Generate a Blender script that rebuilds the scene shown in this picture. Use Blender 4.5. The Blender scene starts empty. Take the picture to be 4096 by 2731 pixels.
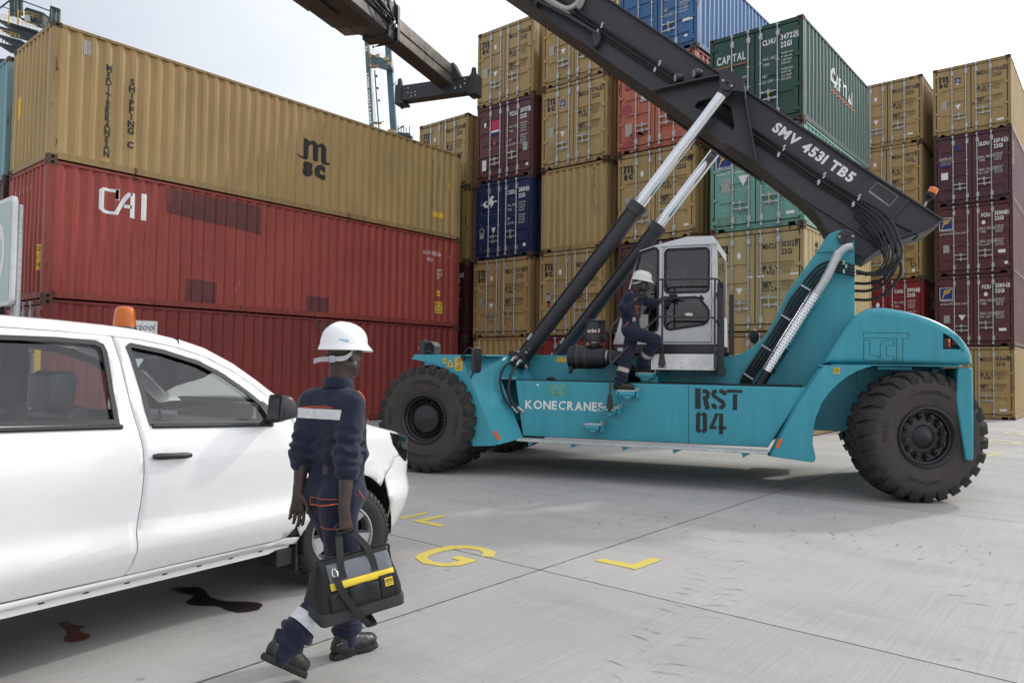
import bpy, bmesh, math, random
import numpy as np
from mathutils import Vector, Matrix

sc = bpy.context.scene
col = sc.collection
random.seed(7)
R_ = math.radians

# ------------------------------------------------------------------ camera
cam_d = bpy.data.cameras.new('camera')
cam = bpy.data.objects.new('camera', cam_d)
col.objects.link(cam)
sc.camera = cam
cam_d.sensor_fit = 'HORIZONTAL'
cam_d.sensor_width = 36.0
cam_d.lens = 25.80
cam_d.clip_start = 0.05
cam_d.clip_end = 3000
_r = Vector((0.76597579, 0.64272757, 0.01350401))
_u = Vector((0.01250504, -0.03589827, 0.99927721))
_f = Vector((-0.64274779, 0.76525328, 0.03553454))
cam.matrix_world = Matrix(((_r.x, _u.x, -_f.x, 0), (_r.y, _u.y, -_f.y, 0), (_r.z, _u.z, -_f.z, 1.603), (0, 0, 0, 1)))

# ------------------------------------------------------------------ light
SUN_EL = R_(36)
SUN_AZ = R_(14)          # from +y towards +x
sun_dir = Vector((math.sin(SUN_AZ) * math.cos(SUN_EL), math.cos(SUN_AZ) * math.cos(SUN_EL), math.sin(SUN_EL)))
sd = bpy.data.lights.new('sun', 'SUN')
sd.energy = 1.45
sd.angle = R_(2.5)
sd.color = (1.0, 0.95, 0.88)
so = bpy.data.objects.new('sun', sd)
col.objects.link(so)
so.rotation_euler = sun_dir.to_track_quat('Z', 'Y').to_euler()

W = bpy.data.worlds.new('World')
sc.world = W
W.use_nodes = True
nt = W.node_tree
nt.nodes.clear()
N = nt.nodes.new
out = N('ShaderNodeOutputWorld')
sky = N('ShaderNodeTexSky'); sky.sky_type = 'NISHITA'; sky.sun_disc = False
sky.sun_elevation = SUN_EL; sky.sun_rotation = SUN_AZ
sky.dust_density = 4.0; sky.air_density = 1.0; sky.ozone_density = 1.0
b1 = N('ShaderNodeBackground'); b1.inputs[1].default_value = 0.04
nt.links.new(sky.outputs[0], b1.inputs[0])
# thin, bright overcast veil with faint cloud structure, brighter towards the sun
tc = N('ShaderNodeTexCoord')
mp = N('ShaderNodeMapping'); mp.inputs['Scale'].default_value = (1.6, 1.6, 5.0)
nz = N('ShaderNodeTexNoise'); nz.inputs['Scale'].default_value = 1.7; nz.inputs['Detail'].default_value = 6; nz.inputs['Roughness'].default_value = 0.55
nt.links.new(tc.outputs['Generated'], mp.inputs[0]); nt.links.new(mp.outputs[0], nz.inputs[0])
cr = N('ShaderNodeValToRGB')
cr.color_ramp.elements[0].position = 0.33; cr.color_ramp.elements[0].color = (0.83, 0.86, 0.92, 1)
cr.color_ramp.elements[1].position = 0.68; cr.color_ramp.elements[1].color = (0.93, 0.95, 0.99, 1)
nt.links.new(nz.outputs[0], cr.inputs[0])
dt = N('ShaderNodeVectorMath'); dt.operation = 'DOT_PRODUCT'
gl = Vector((0.62, 0.66, 0.42)).normalized()
dt.inputs[1].default_value = gl
nt.links.new(tc.outputs['Generated'], dt.inputs[0])
mr = N('ShaderNodeMapRange'); mr.inputs[1].default_value = -0.2; mr.inputs[2].default_value = 1.0; mr.inputs[3].default_value = 0.74; mr.inputs[4].default_value = 1.75
nt.links.new(dt.outputs['Value'], mr.inputs[0])
b2 = N('ShaderNodeBackground')
nt.links.new(cr.outputs[0], b2.inputs[0]); nt.links.new(mr.outputs[0], b2.inputs[1])
mx = N('ShaderNodeAddShader')
nt.links.new(b1.outputs[0], mx.inputs[0]); nt.links.new(b2.outputs[0], mx.inputs[1])
nt.links.new(mx.outputs[0], out.inputs[0])

sc.view_settings.view_transform = 'Standard'
sc.view_settings.look = 'None'
sc.view_settings.gamma = 1
sc.view_settings.exposure = 0.0
sc.cycles.max_bounces = 8
sc.cycles.transparent_max_bounces = 12
sc.cycles.caustics_reflective = False
sc.cycles.caustics_refractive = False

# ------------------------------------------------------------------ helpers
class MB:
    """collects shapes; build() links them as ONE mesh object"""
    def __init__(s): s.v = []; s.f = []; s.m = []; s.c = 0
    def add(s, vs, fs, m=None):
        o = len(s.v); s.v += [tuple(p) for p in vs]
        for f in fs: s.f.append([i + o for i in f]); s.m.append(s.c if m is None else m)
        return s
    def box(s, x0, x1, y0, y1, z0, z1, m=None):
        vs = [(x0,y0,z0),(x1,y0,z0),(x1,y1,z0),(x0,y1,z0),(x0,y0,z1),(x1,y0,z1),(x1,y1,z1),(x0,y1,z1)]
        return s.add(vs, [(0,3,2,1),(4,5,6,7),(0,1,5,4),(1,2,6,5),(2,3,7,6),(3,0,4,7)], m)
    def quad(s, a, b, c, d, m=None): return s.add([a,b,c,d], [(0,1,2,3)], m)
    def prism(s, poly, a, b, axis='y', m=None):
        """2-D outline swept along an axis between a and b"""
        n = len(poly)
        def P(p, t):
            if axis == 'y': return (p[0], t, p[1])
            if axis == 'x': return (t, p[0], p[1])
            return (p[0], p[1], t)
        vs = [P(p, a) for p in poly] + [P(p, b) for p in poly]
        fs = [tuple(range(n)), tuple(range(2*n-1, n-1, -1))] + [(i, (i+1) % n, n+(i+1) % n, n+i) for i in range(n)]
        return s.add(vs, fs, m)
    def tube(s, path, r, n=8, caps=True, m=None):
        P = [Vector(p) for p in path]; k = len(P)
        rs = r if isinstance(r, (list, tuple)) else [r]*k
        vs = []; ref = None
        for i in range(k):
            t = (P[min(i+1, k-1)] - P[max(i-1, 0)]).normalized()
            if ref is None:
                ref = t.orthogonal().normalized()
            ref = (ref - t * ref.dot(t))
            if ref.length < 1e-6: ref = t.orthogonal()
            ref.normalize(); b = t.cross(ref)
            for j in range(n):
                a = 2*math.pi*j/n
                vs.append(P[i] + (ref*math.cos(a) + b*math.sin(a))*rs[i])
        fs = []
        for i in range(k-1):
            for j in range(n):
                fs.append((i*n+j, i*n+(j+1) % n, (i+1)*n+(j+1) % n, (i+1)*n+j))
        if caps: fs += [tuple(range(n-1, -1, -1)), tuple(range((k-1)*n, k*n))]
        return s.add(vs, fs, m)
    def lathe(s, prof, o=(0,0,0), ax=(0,0,1), n=24, m=None, closed=False, cap=True):
        """profile of (radius, height) turned about axis ax through o"""
        ax = Vector(ax).normalized(); o = Vector(o)
        e1 = ax.orthogonal().normalized(); e2 = ax.cross(e1)
        vs = []; k = len(prof)
        for (r, h) in prof:
            for j in range(n):
                a = 2*math.pi*j/n
                vs.append(o + ax*h + (e1*math.cos(a) + e2*math.sin(a))*max(r, 1e-4))
        fs = []
        rng = range(k) if closed else range(k-1)
        for i in rng:
            i2 = (i+1) % k
            for j in range(n):
                fs.append((i*n+j, i*n+(j+1) % n, i2*n+(j+1) % n, i2*n+j))
        if not closed and cap:
            if prof[0][0] > 1e-3: fs.append(tuple(range(n-1, -1, -1)))
            if prof[-1][0] > 1e-3: fs.append(tuple(range((k-1)*n, k*n)))
        return s.add(vs, fs, m)
    def cyl(s, a, b, r, n=16, m=None): return s.tube([a, b], r, n, True, m)
    def xf(s, M):
        s.v = [tuple(M @ Vector(p)) for p in s.v]; return s
    def mesh(s, name, mats, smooth=30, fix=True):
        me = bpy.data.meshes.new(name)
        me.from_pydata(s.v, [], s.f)
        for m in (mats if isinstance(mats, (list, tuple)) else [mats]): me.materials.append(m)
        if len(me.materials) > 1: me.polygons.foreach_set('material_index', s.m)
        if fix:
            bm = bmesh.new(); bm.from_mesh(me)
            bmesh.ops.recalc_face_normals(bm, faces=bm.faces); bm.to_mesh(me); bm.free()
        if smooth:
            me.polygons.foreach_set('use_smooth', [True]*len(me.polygons))
            me.set_sharp_from_angle(angle=R_(smooth))
        me.update()
        return me
    def build(s, name, mats, parent=None, smooth=30, bevel=0, fix=True, seg=2):
        return link(name, s.mesh(name, mats, smooth, fix), parent, bevel, seg)

def link(name, me, parent=None, bevel=0, seg=2):
    o = bpy.data.objects.new(name, me); col.objects.link(o)
    if parent is not None: o.parent = parent
    if bevel:
        b = o.modifiers.new('bevel', 'BEVEL'); b.width = bevel; b.segments = seg; b.limit_method = 'ANGLE'; b.angle_limit = R_(35)
        b.harden_normals = False
    return o

def tag(o, label=None, cat=None, group=None, kind=None):
    if label: o['label'] = label
    if cat: o['category'] = cat
    if group: o['group'] = group
    if kind: o['kind'] = kind
    return o

def empty(name, loc=(0,0,0), rz=0, label=None, cat=None, group=None):
    o = bpy.data.objects.new(name, None); col.objects.link(o)
    o.location = loc; o.rotation_euler = (0, 0, rz); o.empty_display_size = 0.3
    return tag(o, label, cat, group)

# ---- materials
def _mat(name):
    m = bpy.data.materials.new(name); m.use_nodes = True
    t = m.node_tree; p = t.nodes['Principled BSDF']
    return m, t, p
def noise(t, scale, detail=4, rough=0.55, vec=None, sc3=None):
    n = t.nodes.new('ShaderNodeTexNoise'); n.inputs['Scale'].default_value = scale
    n.inputs['Detail'].default_value = detail; n.inputs['Roughness'].default_value = rough
    if vec is not None:
        if sc3:
            mp = t.nodes.new('ShaderNodeMapping'); mp.inputs['Scale'].default_value = sc3
            t.links.new(vec, mp.inputs[0]); vec = mp.outputs[0]
        t.links.new(vec, n.inputs[0])
    return n.outputs[0]
def ramp(t, src, p0, p1, c0=(0,0,0,1), c1=(1,1,1,1)):
    r = t.nodes.new('ShaderNodeValToRGB'); e = r.color_ramp.elements
    e[0].position = p0; e[1].position = p1; e[0].color = c0; e[1].color = c1
    t.links.new(src, r.inputs[0]); return r.outputs[0]
def mixc(t, fac, a, b, mode='MIX'):
    m = t.nodes.new('ShaderNodeMix'); m.data_type = 'RGBA'; m.blend_type = mode
    for sock, v in ((m.inputs[0], fac), (m.inputs[6], a), (m.inputs[7], b)):
        if isinstance(v, (int, float)): sock.default_value = v
        elif isinstance(v, (tuple, list)): sock.default_value = (*v[:3], 1)
        else: t.links.new(v, sock)
    return m.outputs[2]
def math_(t, op, a, b=None, c=None):
    m = t.nodes.new('ShaderNodeMath'); m.operation = op
    for i, v in enumerate((a, b, c)):
        if v is None: continue
        if isinstance(v, (int, float)): m.inputs[i].default_value = v
        else: t.links.new(v, m.inputs[i])
    return m.outputs[0]
def pos(t): return t.nodes.new('ShaderNodeNewGeometry').outputs['Position']
def bump(t, p, h, strength=0.3, dist=0.01):
    b = t.nodes.new('ShaderNodeBump'); b.inputs['Strength'].default_value = strength; b.inputs['Distance'].default_value = dist
    t.links.new(h, b.inputs['Height']); t.links.new(b.outputs[0], p.inputs['Normal'])

def plain(name, c, rough=0.5, metal=0.0, var=0.12, scale=9, bmp=0.0, coat=0.0, spec=0.5, bscale=None):
    """one colour with a little wear"""
    m, t, p = _mat(name)
    P = pos(t)
    n = noise(t, scale, 5, 0.6, P)
    dk = tuple(x*(1-var) for x in c); lt = tuple(min(1, x*(1+var)) for x in c)
    t.links.new(ramp(t, n, 0.3, 0.7, (*dk, 1), (*lt, 1)), p.inputs['Base Color'])
    rr = ramp(t, n, 0.25, 0.75, (rough*0.85,)*3 + (1,), (min(1, rough*1.15),)*3 + (1,))
    t.links.new(rr, p.inputs['Roughness'])
    p.inputs['Metallic'].default_value = metal
    p.inputs['Specular IOR Level'].default_value = spec
    if coat: p.inputs['Coat Weight'].default_value = coat; p.inputs['Coat Roughness'].default_value = 0.06
    if bmp: bump(t, p, noise(t, bscale or scale*6, 4, 0.6, P), bmp, 0.004)
    return m

def steel(name, c, rust=0.5, dirt=0.35, rough=0.5, edge=(0.075, 0.036, 0.022), scratch=0.0, sv=None):
    """weathered painted steel: large tone drift, run-down streaks, rust patches with shapes of their own"""
    m, t, p = _mat(name)
    P = pos(t)
    big = noise(t, 0.55, 3, 0.5, P)
    d = 0.10
    base = ramp(t, big, 0.3, 0.7, (*[x*(1-d) for x in c], 1), (*[min(1, x*(1+d)) for x in c], 1))
    st = noise(t, 1.0, 6, 0.62, P, (7.0, 7.0, 0.55))
    dirtf = math_(t, 'MULTIPLY', ramp(t, st, 0.46, 0.78), dirt)
    g = tuple(x*0.45 for x in c)
    base = mixc(t, dirtf, base, (g[0]*1.02, g[1]*0.96, g[2]*0.9))
    # faded chalky streaks
    ch = ramp(t, noise(t, 1.0, 5, 0.6, P, (11.0, 11.0, 0.8)), 0.60, 0.80)
    base = mixc(t, math_(t, 'MULTIPLY', ch, 0.22), base, tuple(min(1, x*1.25+0.05) for x in c))
    rn = noise(t, 3.2, 9, 0.68, P, (1.8, 1.8, 0.5))
    th = 0.72 - 0.17*rust
    rf = ramp(t, rn, th, th+0.035)
    rc = ramp(t, noise(t, 22, 4, 0.6, P), 0.3, 0.7, (*edge, 1), (edge[0]*1.9, edge[1]*1.6, edge[2]*1.4, 1))
    base = mixc(t, rf, base, rc)
    if scratch:
        sn = ramp(t, noise(t, 6.0, 6, 0.7, P, (2.2, 2.2, 0.5)), 0.66, 0.69)
        base = mixc(t, math_(t, 'MULTIPLY', sn, scratch), base, tuple(min(1, x*0.4+0.38) for x in c))
    t.links.new(base, p.inputs['Base Color'])
    t.links.new(mixc(t, rf, (rough,)*3, (0.85,)*3), p.inputs['Roughness'])
    p.inputs['Specular IOR Level'].default_value = 0.35
    hb = math_(t, 'ADD', math_(t, 'MULTIPLY', rf, -0.6), math_(t, 'MULTIPLY', noise(t, 2.2, 3, 0.5, P), 1.6))
    bump(t, p, hb, 0.35, 0.02)
    return m

def glass(name, tint=(0.75, 0.8, 0.8), mirror=0.12, rough=0.0):
    """window pane: tinted see-through with a Fresnel reflection"""
    m = bpy.data.materials.new(name); m.use_nodes = True
    t = m.node_tree; t.nodes.clear()
    o = t.nodes.new('ShaderNodeOutputMaterial')
    a = t.nodes.new('ShaderNodeBsdfTransparent'); a.inputs[0].default_value = (*tint, 1)
    g = t.nodes.new('ShaderNodeBsdfGlossy'); g.inputs['Roughness'].default_value = rough
    fr = t.nodes.new('ShaderNodeFresnel'); fr.inputs[0].default_value = 1.5
    f = math_(t, 'ADD', fr.outputs[0], mirror)
    mx = t.nodes.new('ShaderNodeMixShader')
    t.links.new(f, mx.inputs[0]); t.links.new(a.outputs[0], mx.inputs[1]); t.links.new(g.outputs[0], mx.inputs[2])
    t.links.new(mx.outputs[0], o.inputs[0])
    return m

M = {}
M['white_mark'] = plain('white_marking', (0.78, 0.78, 0.76), 0.6, var=0.08, scale=14)
M['black_mark'] = plain('black_marking', (0.018, 0.018, 0.02), 0.6, var=0.2, scale=14)
M['yellow_mark'] = plain('yellow_sticker', (0.72, 0.45, 0.03), 0.5, var=0.1, scale=14)
M['blue_mark'] = plain('blue_sticker', (0.012, 0.03, 0.17), 0.5, var=0.1, scale=14)
M['red_mark'] = plain('red_sticker', (0.45, 0.02, 0.06), 0.5, var=0.1, scale=14)
M['orange_mark'] = plain('orange_sticker', (0.8, 0.14, 0.02), 0.5, var=0.1, scale=14)
M['galv'] = plain('galvanised_steel', (0.46, 0.47, 0.48), 0.45, 0.55, var=0.22, scale=20)
M['gasket'] = plain('rubber_gasket', (0.016, 0.016, 0.017), 0.75, var=0.25, scale=12)
M['casting'] = steel('rusty_casting', (0.09, 0.055, 0.04), 0.9, 0.5, 0.75)
M['dark'] = plain('dark_recess', (0.006, 0.006, 0.006), 0.9, var=0.3)
M['black'] = plain('black_paint', (0.013, 0.013, 0.014), 0.42, var=0.25, scale=7)
M['blackmetal'] = plain('black_steel', (0.022, 0.022, 0.024), 0.38, var=0.2, scale=5, coat=0.15)
M['rubber'] = plain('rubber_hose', (0.012, 0.012, 0.013), 0.48, var=0.2, scale=25)
M['chrome'] = plain('chrome', (0.82, 0.83, 0.85), 0.08, 1.0, var=0.03)
M['steel'] = plain('bright_steel', (0.55, 0.55, 0.55), 0.28, 0.9, var=0.12, scale=14)

# ---- 2-D shapes: glyphs from Blender's built-in font, and filled outlines
_gl = {}
def glyph(ch, bold=0.0):
    k = (ch, bold)
    if k in _gl: return _gl[k]
    cu = bpy.data.curves.new('g', 'FONT'); cu.body = ch; cu.size = 1; cu.resolution_u = 3; cu.fill_mode = 'FRONT'; cu.offset = bold
    ob = bpy.data.objects.new('g', cu); col.objects.link(ob)
    dg = bpy.context.evaluated_depsgraph_get()
    me = ob.evaluated_get(dg).to_mesh()
    v = np.array([(p.co.x, p.co.y) for p in me.vertices]).reshape(-1, 2) if len(me.vertices) else np.zeros((0, 2))
    f = [tuple(p.vertices) for p in me.polygons]
    ob.to_mesh_clear()
    w = (v[:, 0].max() if len(v) else 0.3)
    bpy.data.objects.remove(ob); bpy.data.curves.remove(cu)
    _gl[k] = (v, f, w)
    return _gl[k]
CAP = 0.70
def text2d(s, h, wid=None, sx=1.0, bold=0.0, sp=0.09, shear=0.0):
    """-> verts (n,2), faces, width; cap height h; baseline at 0"""
    V = []; F = []; x = 0; n = 0; k = h/CAP
    for ch in s:
        if ch == ' ': x += 0.32; continue
        v, f, w = glyph(ch, bold)
        if not len(v): x += 0.3; continue
        x0 = v[:, 0].min()
        V.append(v + np.array([x - x0, 0])); F += [tuple(i+n for i in q) for q in f]; n += len(v)
        x += (w - x0) + sp
    if not V: return np.zeros((0, 2)), [], 0
    V = np.vstack(V); V = V*k; V[:, 0] += V[:, 1]*shear; V[:, 0] *= sx
    wd = V[:, 0].max()
    if wid: V[:, 0] *= wid/wd; wd = wid
    return V, F, wd
def fill2d(loops):
    """outlines (holes included) -> verts, faces"""
    cu = bpy.data.curves.new('p', 'CURVE'); cu.dimensions = '2D'; cu.fill_mode = 'BOTH'
    for lp in loops:
        s = cu.splines.new('POLY'); s.points.add(len(lp)-1)
        for q, p in zip(s.points, lp): q.co = (p[0], p[1], 0, 1)
        s.use_cyclic_u = True
    ob = bpy.data.objects.new('p', cu); col.objects.link(ob)
    me = ob.evaluated_get(bpy.context.evaluated_depsgraph_get()).to_mesh()
    v = np.array([(p.co.x, p.co.y) for p in me.vertices]).reshape(-1, 2); f = [tuple(p.vertices) for p in me.polygons]
    ob.to_mesh_clear(); bpy.data.objects.remove(ob); bpy.data.curves.remove(cu)
    return v, f
def arc(cx, cy, r, a0, a1, n=8, ry=None):
    return [(cx + r*math.cos(R_(a0+(a1-a0)*i/n)), cy + (ry or r)*math.sin(R_(a0+(a1-a0)*i/n))) for i in range(n+1)]
def rrect(x0, y0, x1, y1, r, n=5):
    return arc(x1-r, y0+r, r, -90, 0, n) + arc(x1-r, y1-r, r, 0, 90, n) + arc(x0+r, y1-r, r, 90, 180, n) + arc(x0+r, y0+r, r, 180, 270, n)
def smooth_path(pts, n=6):
    """Catmull-Rom through the points"""
    P = [Vector(p) for p in pts]; P = [P[0]*2-P[1]] + P + [P[-1]*2-P[-2]]; o = []
    for i in range(1, len(P)-2):
        for k in range(n):
            t = k/n; a, b, c, d = P[i-1], P[i], P[i+1], P[i+2]
            o.append(0.5*((2*b) + (c-a)*t + (2*a-5*b+4*c-d)*t*t + (3*b-a-3*c+d)*t**3))
    o.append(P[-2]); return o
def put(mb, vf, o, ex, ey, m=None):
    """lay a 2-D shape on the plane at o spanned by ex, ey"""
    v, f = vf[0], vf[1]
    o = Vector(o); ex = Vector(ex); ey = Vector(ey)
    mb.add([o + ex*float(a) + ey*float(b) for a, b in v], f, m)
# ------------------------------------------------------------------ ground
def ground_mat():
    m, t, p = _mat('concrete')
    P = pos(t)
    sx = t.nodes.new('ShaderNodeSeparateXYZ'); t.links.new(P, sx.inputs[0])
    def cell(o, c0, size):
        a = math_(t, 'DIVIDE', math_(t, 'SUBTRACT', o, c0), size)
        fl = math_(t, 'FLOOR', a)
        return math_(t, 'SUBTRACT', a, fl), fl
    # hand-cut joints wander a few millimetres
    wob = math_(t, 'MULTIPLY', math_(t, 'SUBTRACT', noise(t, 1.3, 3, 0.6, P), 0.5), 0.02)
    fx, ix = cell(math_(t, 'ADD', sx.outputs[0], wob), -3.606, 5.03)
    fy, iy = cell(math_(t, 'ADD', sx.outputs[1], wob), 4.675, 5.03)
    def near(f):
        return math_(t, 'MULTIPLY', math_(t, 'MINIMUM', f, math_(t, 'SUBTRACT', 1.0, f)), 5.03)
    jw = math_(t, 'ADD', 0.0035, math_(t, 'MULTIPLY', noise(t, 9.0, 4, 0.6, P), 0.009))
    j = math_(t, 'LESS_THAN', math_(t, 'MINIMUM', near(fx), near(fy)), jw)
    wn = t.nodes.new('ShaderNodeTexWhiteNoise'); cb = t.nodes.new('ShaderNodeCombineXYZ')
    t.links.new(ix, cb.inputs[0]); t.links.new(iy, cb.inputs[1]); t.links.new(cb.outputs[0], wn.inputs[0])
    c = ramp(t, noise(t, 0.38, 6, 0.58, P), 0.3, 0.72, (0.36, 0.352, 0.335, 1), (0.46, 0.45, 0.425, 1))
    slab = math_(t, 'ADD', 0.92, math_(t, 'MULTIPLY', wn.outputs[0], 0.14))
    c = mixc(t, 1.0, c, slab, 'MULTIPLY')
    # broom finish across the slab
    br = noise(t, 1.0, 5, 0.65, P, (55.0, 1.1, 1.0))
    c = mixc(t, 0.35, c, ramp(t, br, 0.3, 0.75, (0.62, 0.62, 0.62, 1), (1.15, 1.15, 1.15, 1)), 'MULTIPLY')
    sp = noise(t, 95, 3, 0.7, P)
    c = mixc(t, 0.5, c, ramp(t, sp, 0.25, 0.75, (0.78, 0.78, 0.78, 1), (1.2, 1.2, 1.2, 1)), 'MULTIPLY')
    # traffic grime in long drifts, and dropped spots
    gr = ramp(t, noise(t, 0.9, 7, 0.66, P, (0.5, 1.5, 1.0)), 0.48, 0.74)
    c = mixc(t, math_(t, 'MULTIPLY', gr, 0.34), c, (0.17, 0.165, 0.155))
    v = t.nodes.new('ShaderNodeTexVoronoi'); v.inputs['Scale'].default_value = 2.6; t.links.new(P, v.inputs[0])
    dist = math_(t, 'ADD', v.outputs['Distance'], math_(t, 'MULTIPLY', noise(t, 14, 3, 0.6, P), 0.09))
    c = mixc(t, math_(t, 'MULTIPLY', ramp(t, dist, 0.085, 0.12, (1,1,1,1), (0,0,0,1)), 0.38), c, (0.13, 0.12, 0.11))
    v2 = t.nodes.new('ShaderNodeTexVoronoi'); v2.inputs['Scale'].default_value = 11; t.links.new(P, v2.inputs[0])
    c = mixc(t, math_(t, 'MULTIPLY', ramp(t, v2.outputs['Distance'], 0.05, 0.09, (1,1,1,1), (0,0,0,1)), 0.45), c, (0.1, 0.095, 0.09))
    pale = ramp(t, noise(t, 3.0, 8, 0.75, P, (0.6, 2.0, 1)), 0.64, 0.74)
    c = mixc(t, math_(t, 'MULTIPLY', pale, 0.25), c, (0.52, 0.51, 0.49))
    c = mixc(t, j, c, (0.07, 0.068, 0.064))
    t.links.new(c, p.inputs['Base Color'])
    p.inputs['Roughness'].default_value = 0.82
    p.inputs['Specular IOR Level'].default_value = 0.3
    h = math_(t, 'ADD', math_(t, 'MULTIPLY', sp, 0.35), math_(t, 'ADD', math_(t, 'MULTIPLY', br, 0.5), math_(t, 'MULTIPLY', j, -2.5)))
    bump(t, p, h, 0.35, 0.006)
    return m
g = MB(); g.quad((-900, -300, 0), (900, -300, 0), (900, 1200, 0), (-900, 1200, 0))
tag(g.build('ground', ground_mat(), smooth=0, fix=False), kind='structure')

def paint_floor():
    m, t, p = _mat('yellow_floor_paint')
    P = pos(t)
    n = noise(t, 30, 7, 0.75, P)
    c = mixc(t, math_(t, 'MULTIPLY', ramp(t, n, 0.56, 0.66), 0.7), (0.62, 0.50, 0.09), (0.36, 0.34, 0.28))
    t.links.new(c, p.inputs['Base Color']); p.inputs['Roughness'].default_value = 0.7
    return m
M['floor'] = paint_floor()
M['floor_worn'] = plain('worn_floor_paint', (0.46, 0.42, 0.26), 0.75, var=0.25, scale=20)
floor_marks = [
 [[(-3.43,5.20),(-3.43,5.31),(-3.14,5.32),(-3.13,5.62),(-3.03,5.62),(-3.04,5.20)]],
 [[(-4.61,4.25),(-4.67,4.38),(-4.70,4.58),(-4.68,4.74),(-4.58,4.85),(-4.46,4.89),(-4.33,4.89),(-4.22,4.85),(-4.13,4.71),(-4.22,4.66),(-4.29,4.76),(-4.39,4.80),(-4.50,4.77),(-4.57,4.66),(-4.58,4.52),(-4.56,4.37),(-4.50,4.30),(-4.38,4.26),(-4.26,4.31),(-4.26,4.44),(-4.36,4.44),(-4.37,4.54),(-4.15,4.54),(-4.15,4.33),(-4.24,4.21),(-4.42,4.17)]],
 [[(-5.92,5.22),(-5.94,5.63),(-5.87,5.62),(-5.85,5.22)]],
 [[(-5.71,5.22),(-5.70,5.64),(-5.62,5.64),(-5.61,5.32),(-5.31,5.32),(-5.30,5.22)]],
 [[(-3.36,24.1),(-3.1,24.05),(-3.05,24.6),(-2.94,24.5),(-3.0,23.6),(-3.3,23.75)]],
 [[(-2.62,26.8),(-2.59,27.7),(-2.4,27.7),(-2.38,26.9)]],
 [[(-2.68,20.45),(-2.68,21.4),(-2.58,21.5),(-2.2,21.3),(-1.93,21.15),(-1.9,20.5),(-2.25,20.1),(-2.35,20.4),(-2.1,20.6),(-2.1,20.95),(-2.5,21.1),(-2.52,20.5)]],
 [[(-2.5,17.8),(-2.07,18.05),(-2.04,18.3),(-1.95,18.3),(-1.96,17.4),(-2.1,16.95),(-2.36,16.85),(-2.36,17.1),(-2.15,17.25),(-2.08,17.7),(-2.47,17.6)]],
 [[(-2.28,14.9),(-2.08,15.1),(-1.96,14.9),(-2.02,14.55),(-2.16,14.5),(-2.2,14.65),(-2.08,14.75),(-2.1,14.9),(-2.25,14.75)]],
 [[(-2.2,14.1),(-2.1,14.36),(-1.98,14.3),(-2.02,13.9),(-2.16,13.86),(-2.15,14.0),(-2.08,14.1),(-2.18,14.0)]],
 [[(-2.66,23.7),(-2.62,24.5),(-2.44,24.6),(-2.2,24.6),(-2.1,23.6),(-2.25,23.55),(-2.3,24.3),(-2.5,24.3),(-2.5,23.7)]],
]
for i, lp in enumerate(floor_marks):
    b = MB(); v, f = fill2d(lp)
    b.add([(a, c, 0.004) for a, c in v], f)
    tag(b.build('painted_letter', M['floor'] if i < 4 else M['floor_worn'], smooth=0), kind='structure')
def blob(name, pts, mt, z=0.003):
    P = smooth_path([(a, c, 0) for a, c in pts] + [(*pts[0], 0)], 4)
    rr = random.Random(len(pts))
    P = [(q.x + rr.uniform(-.008, .008), q.y + rr.uniform(-.006, .006)) for q in P[:-1]]
    b = MB(); v, f = fill2d([P]); b.add([(a, c, z) for a, c in v], f)
    tag(b.build(name, mt, smooth=0), kind='structure')
M['oil'] = plain('oil_stain', (0.035, 0.03, 0.026), 0.3, var=0.3, scale=18)
M['redstain'] = plain('red_stain', (0.16, 0.045, 0.03), 0.6, var=0.25, scale=18)
blob('oil_stain', [(-5.22,2.48),(-5.22,2.55),(-5.15,2.63),(-5.04,2.64),(-4.84,2.59),(-4.68,2.62),(-4.59,2.70),(-4.47,2.75),(-4.38,2.67),(-4.40,2.56),(-4.52,2.53),(-4.64,2.52),(-4.76,2.43),(-4.87,2.43),(-4.96,2.53),(-5.09,2.5)], M['oil'])
blob('red_stain', [(-5.04,1.71),(-5.05,1.76),(-4.95,1.77),(-4.86,1.80),(-4.81,1.75),(-4.68,1.77),(-4.63,1.71),(-4.66,1.64),(-4.74,1.65),(-4.84,1.70)], M['redstain'])
# skid marks left by the big treads: lug-shaped smears along two curving tracks
def skid():
    m, t, p = _mat('tyre_smear')
    p.inputs['Base Color'].default_value = (0.07, 0.068, 0.066, 1); p.inputs['Roughness'].default_value = 0.8
    P = pos(t); n = noise(t, 7, 6, 0.7, P)
    t.links.new(ramp(t, n, 0.40, 0.72, (0.0,)*3+(1,), (0.55,)*3+(1,)), p.inputs['Alpha'])
    return m
M['skid'] = skid()
sk = MB(); rr = random.Random(4)
def track(pts, wd, step):
    P = smooth_path([(a, c, 0) for a, c in pts], 40); acc = 0
    for i in range(1, len(P)):
        acc += (P[i]-P[i-1]).length
        if acc < step: continue
        acc = 0
        if rr.random() < .18: continue
        d = (P[i]-P[i-1]).normalized(); n = Vector((-d.y, d.x, 0))
        for sg in (-1, 1):
            if rr.random() < .15: continue
            a0 = 0.03 + rr.uniform(0, .03); a1 = wd*rr.uniform(.75, 1.05); k = rr.uniform(.03, .08); th = rr.uniform(.006, .016)
            top = []; bot = []
            for q in range(7):
                s = a0 + (a1-a0)*q/6
                c = P[i] + n*sg*s + d*(k*(1-(q/6))**2 + rr.uniform(-.004, .004))
                w = th*math.sin(math.pi*(0.12+0.85*q/6))
                top.append((c.x+d.x*w, c.y+d.y*w, .0025)); bot.append((c.x-d.x*w, c.y-d.y*w, .0025))
            for q in range(6): sk.quad(bot[q], bot[q+1], top[q+1], top[q])
track([(-3.2,7.5),(-2.95,6.7),(-2.6,5.8),(-2.35,5.0),(-2.2,4.3),(-2.02,3.5),(-1.85,2.7)], .26, .13)
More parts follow.
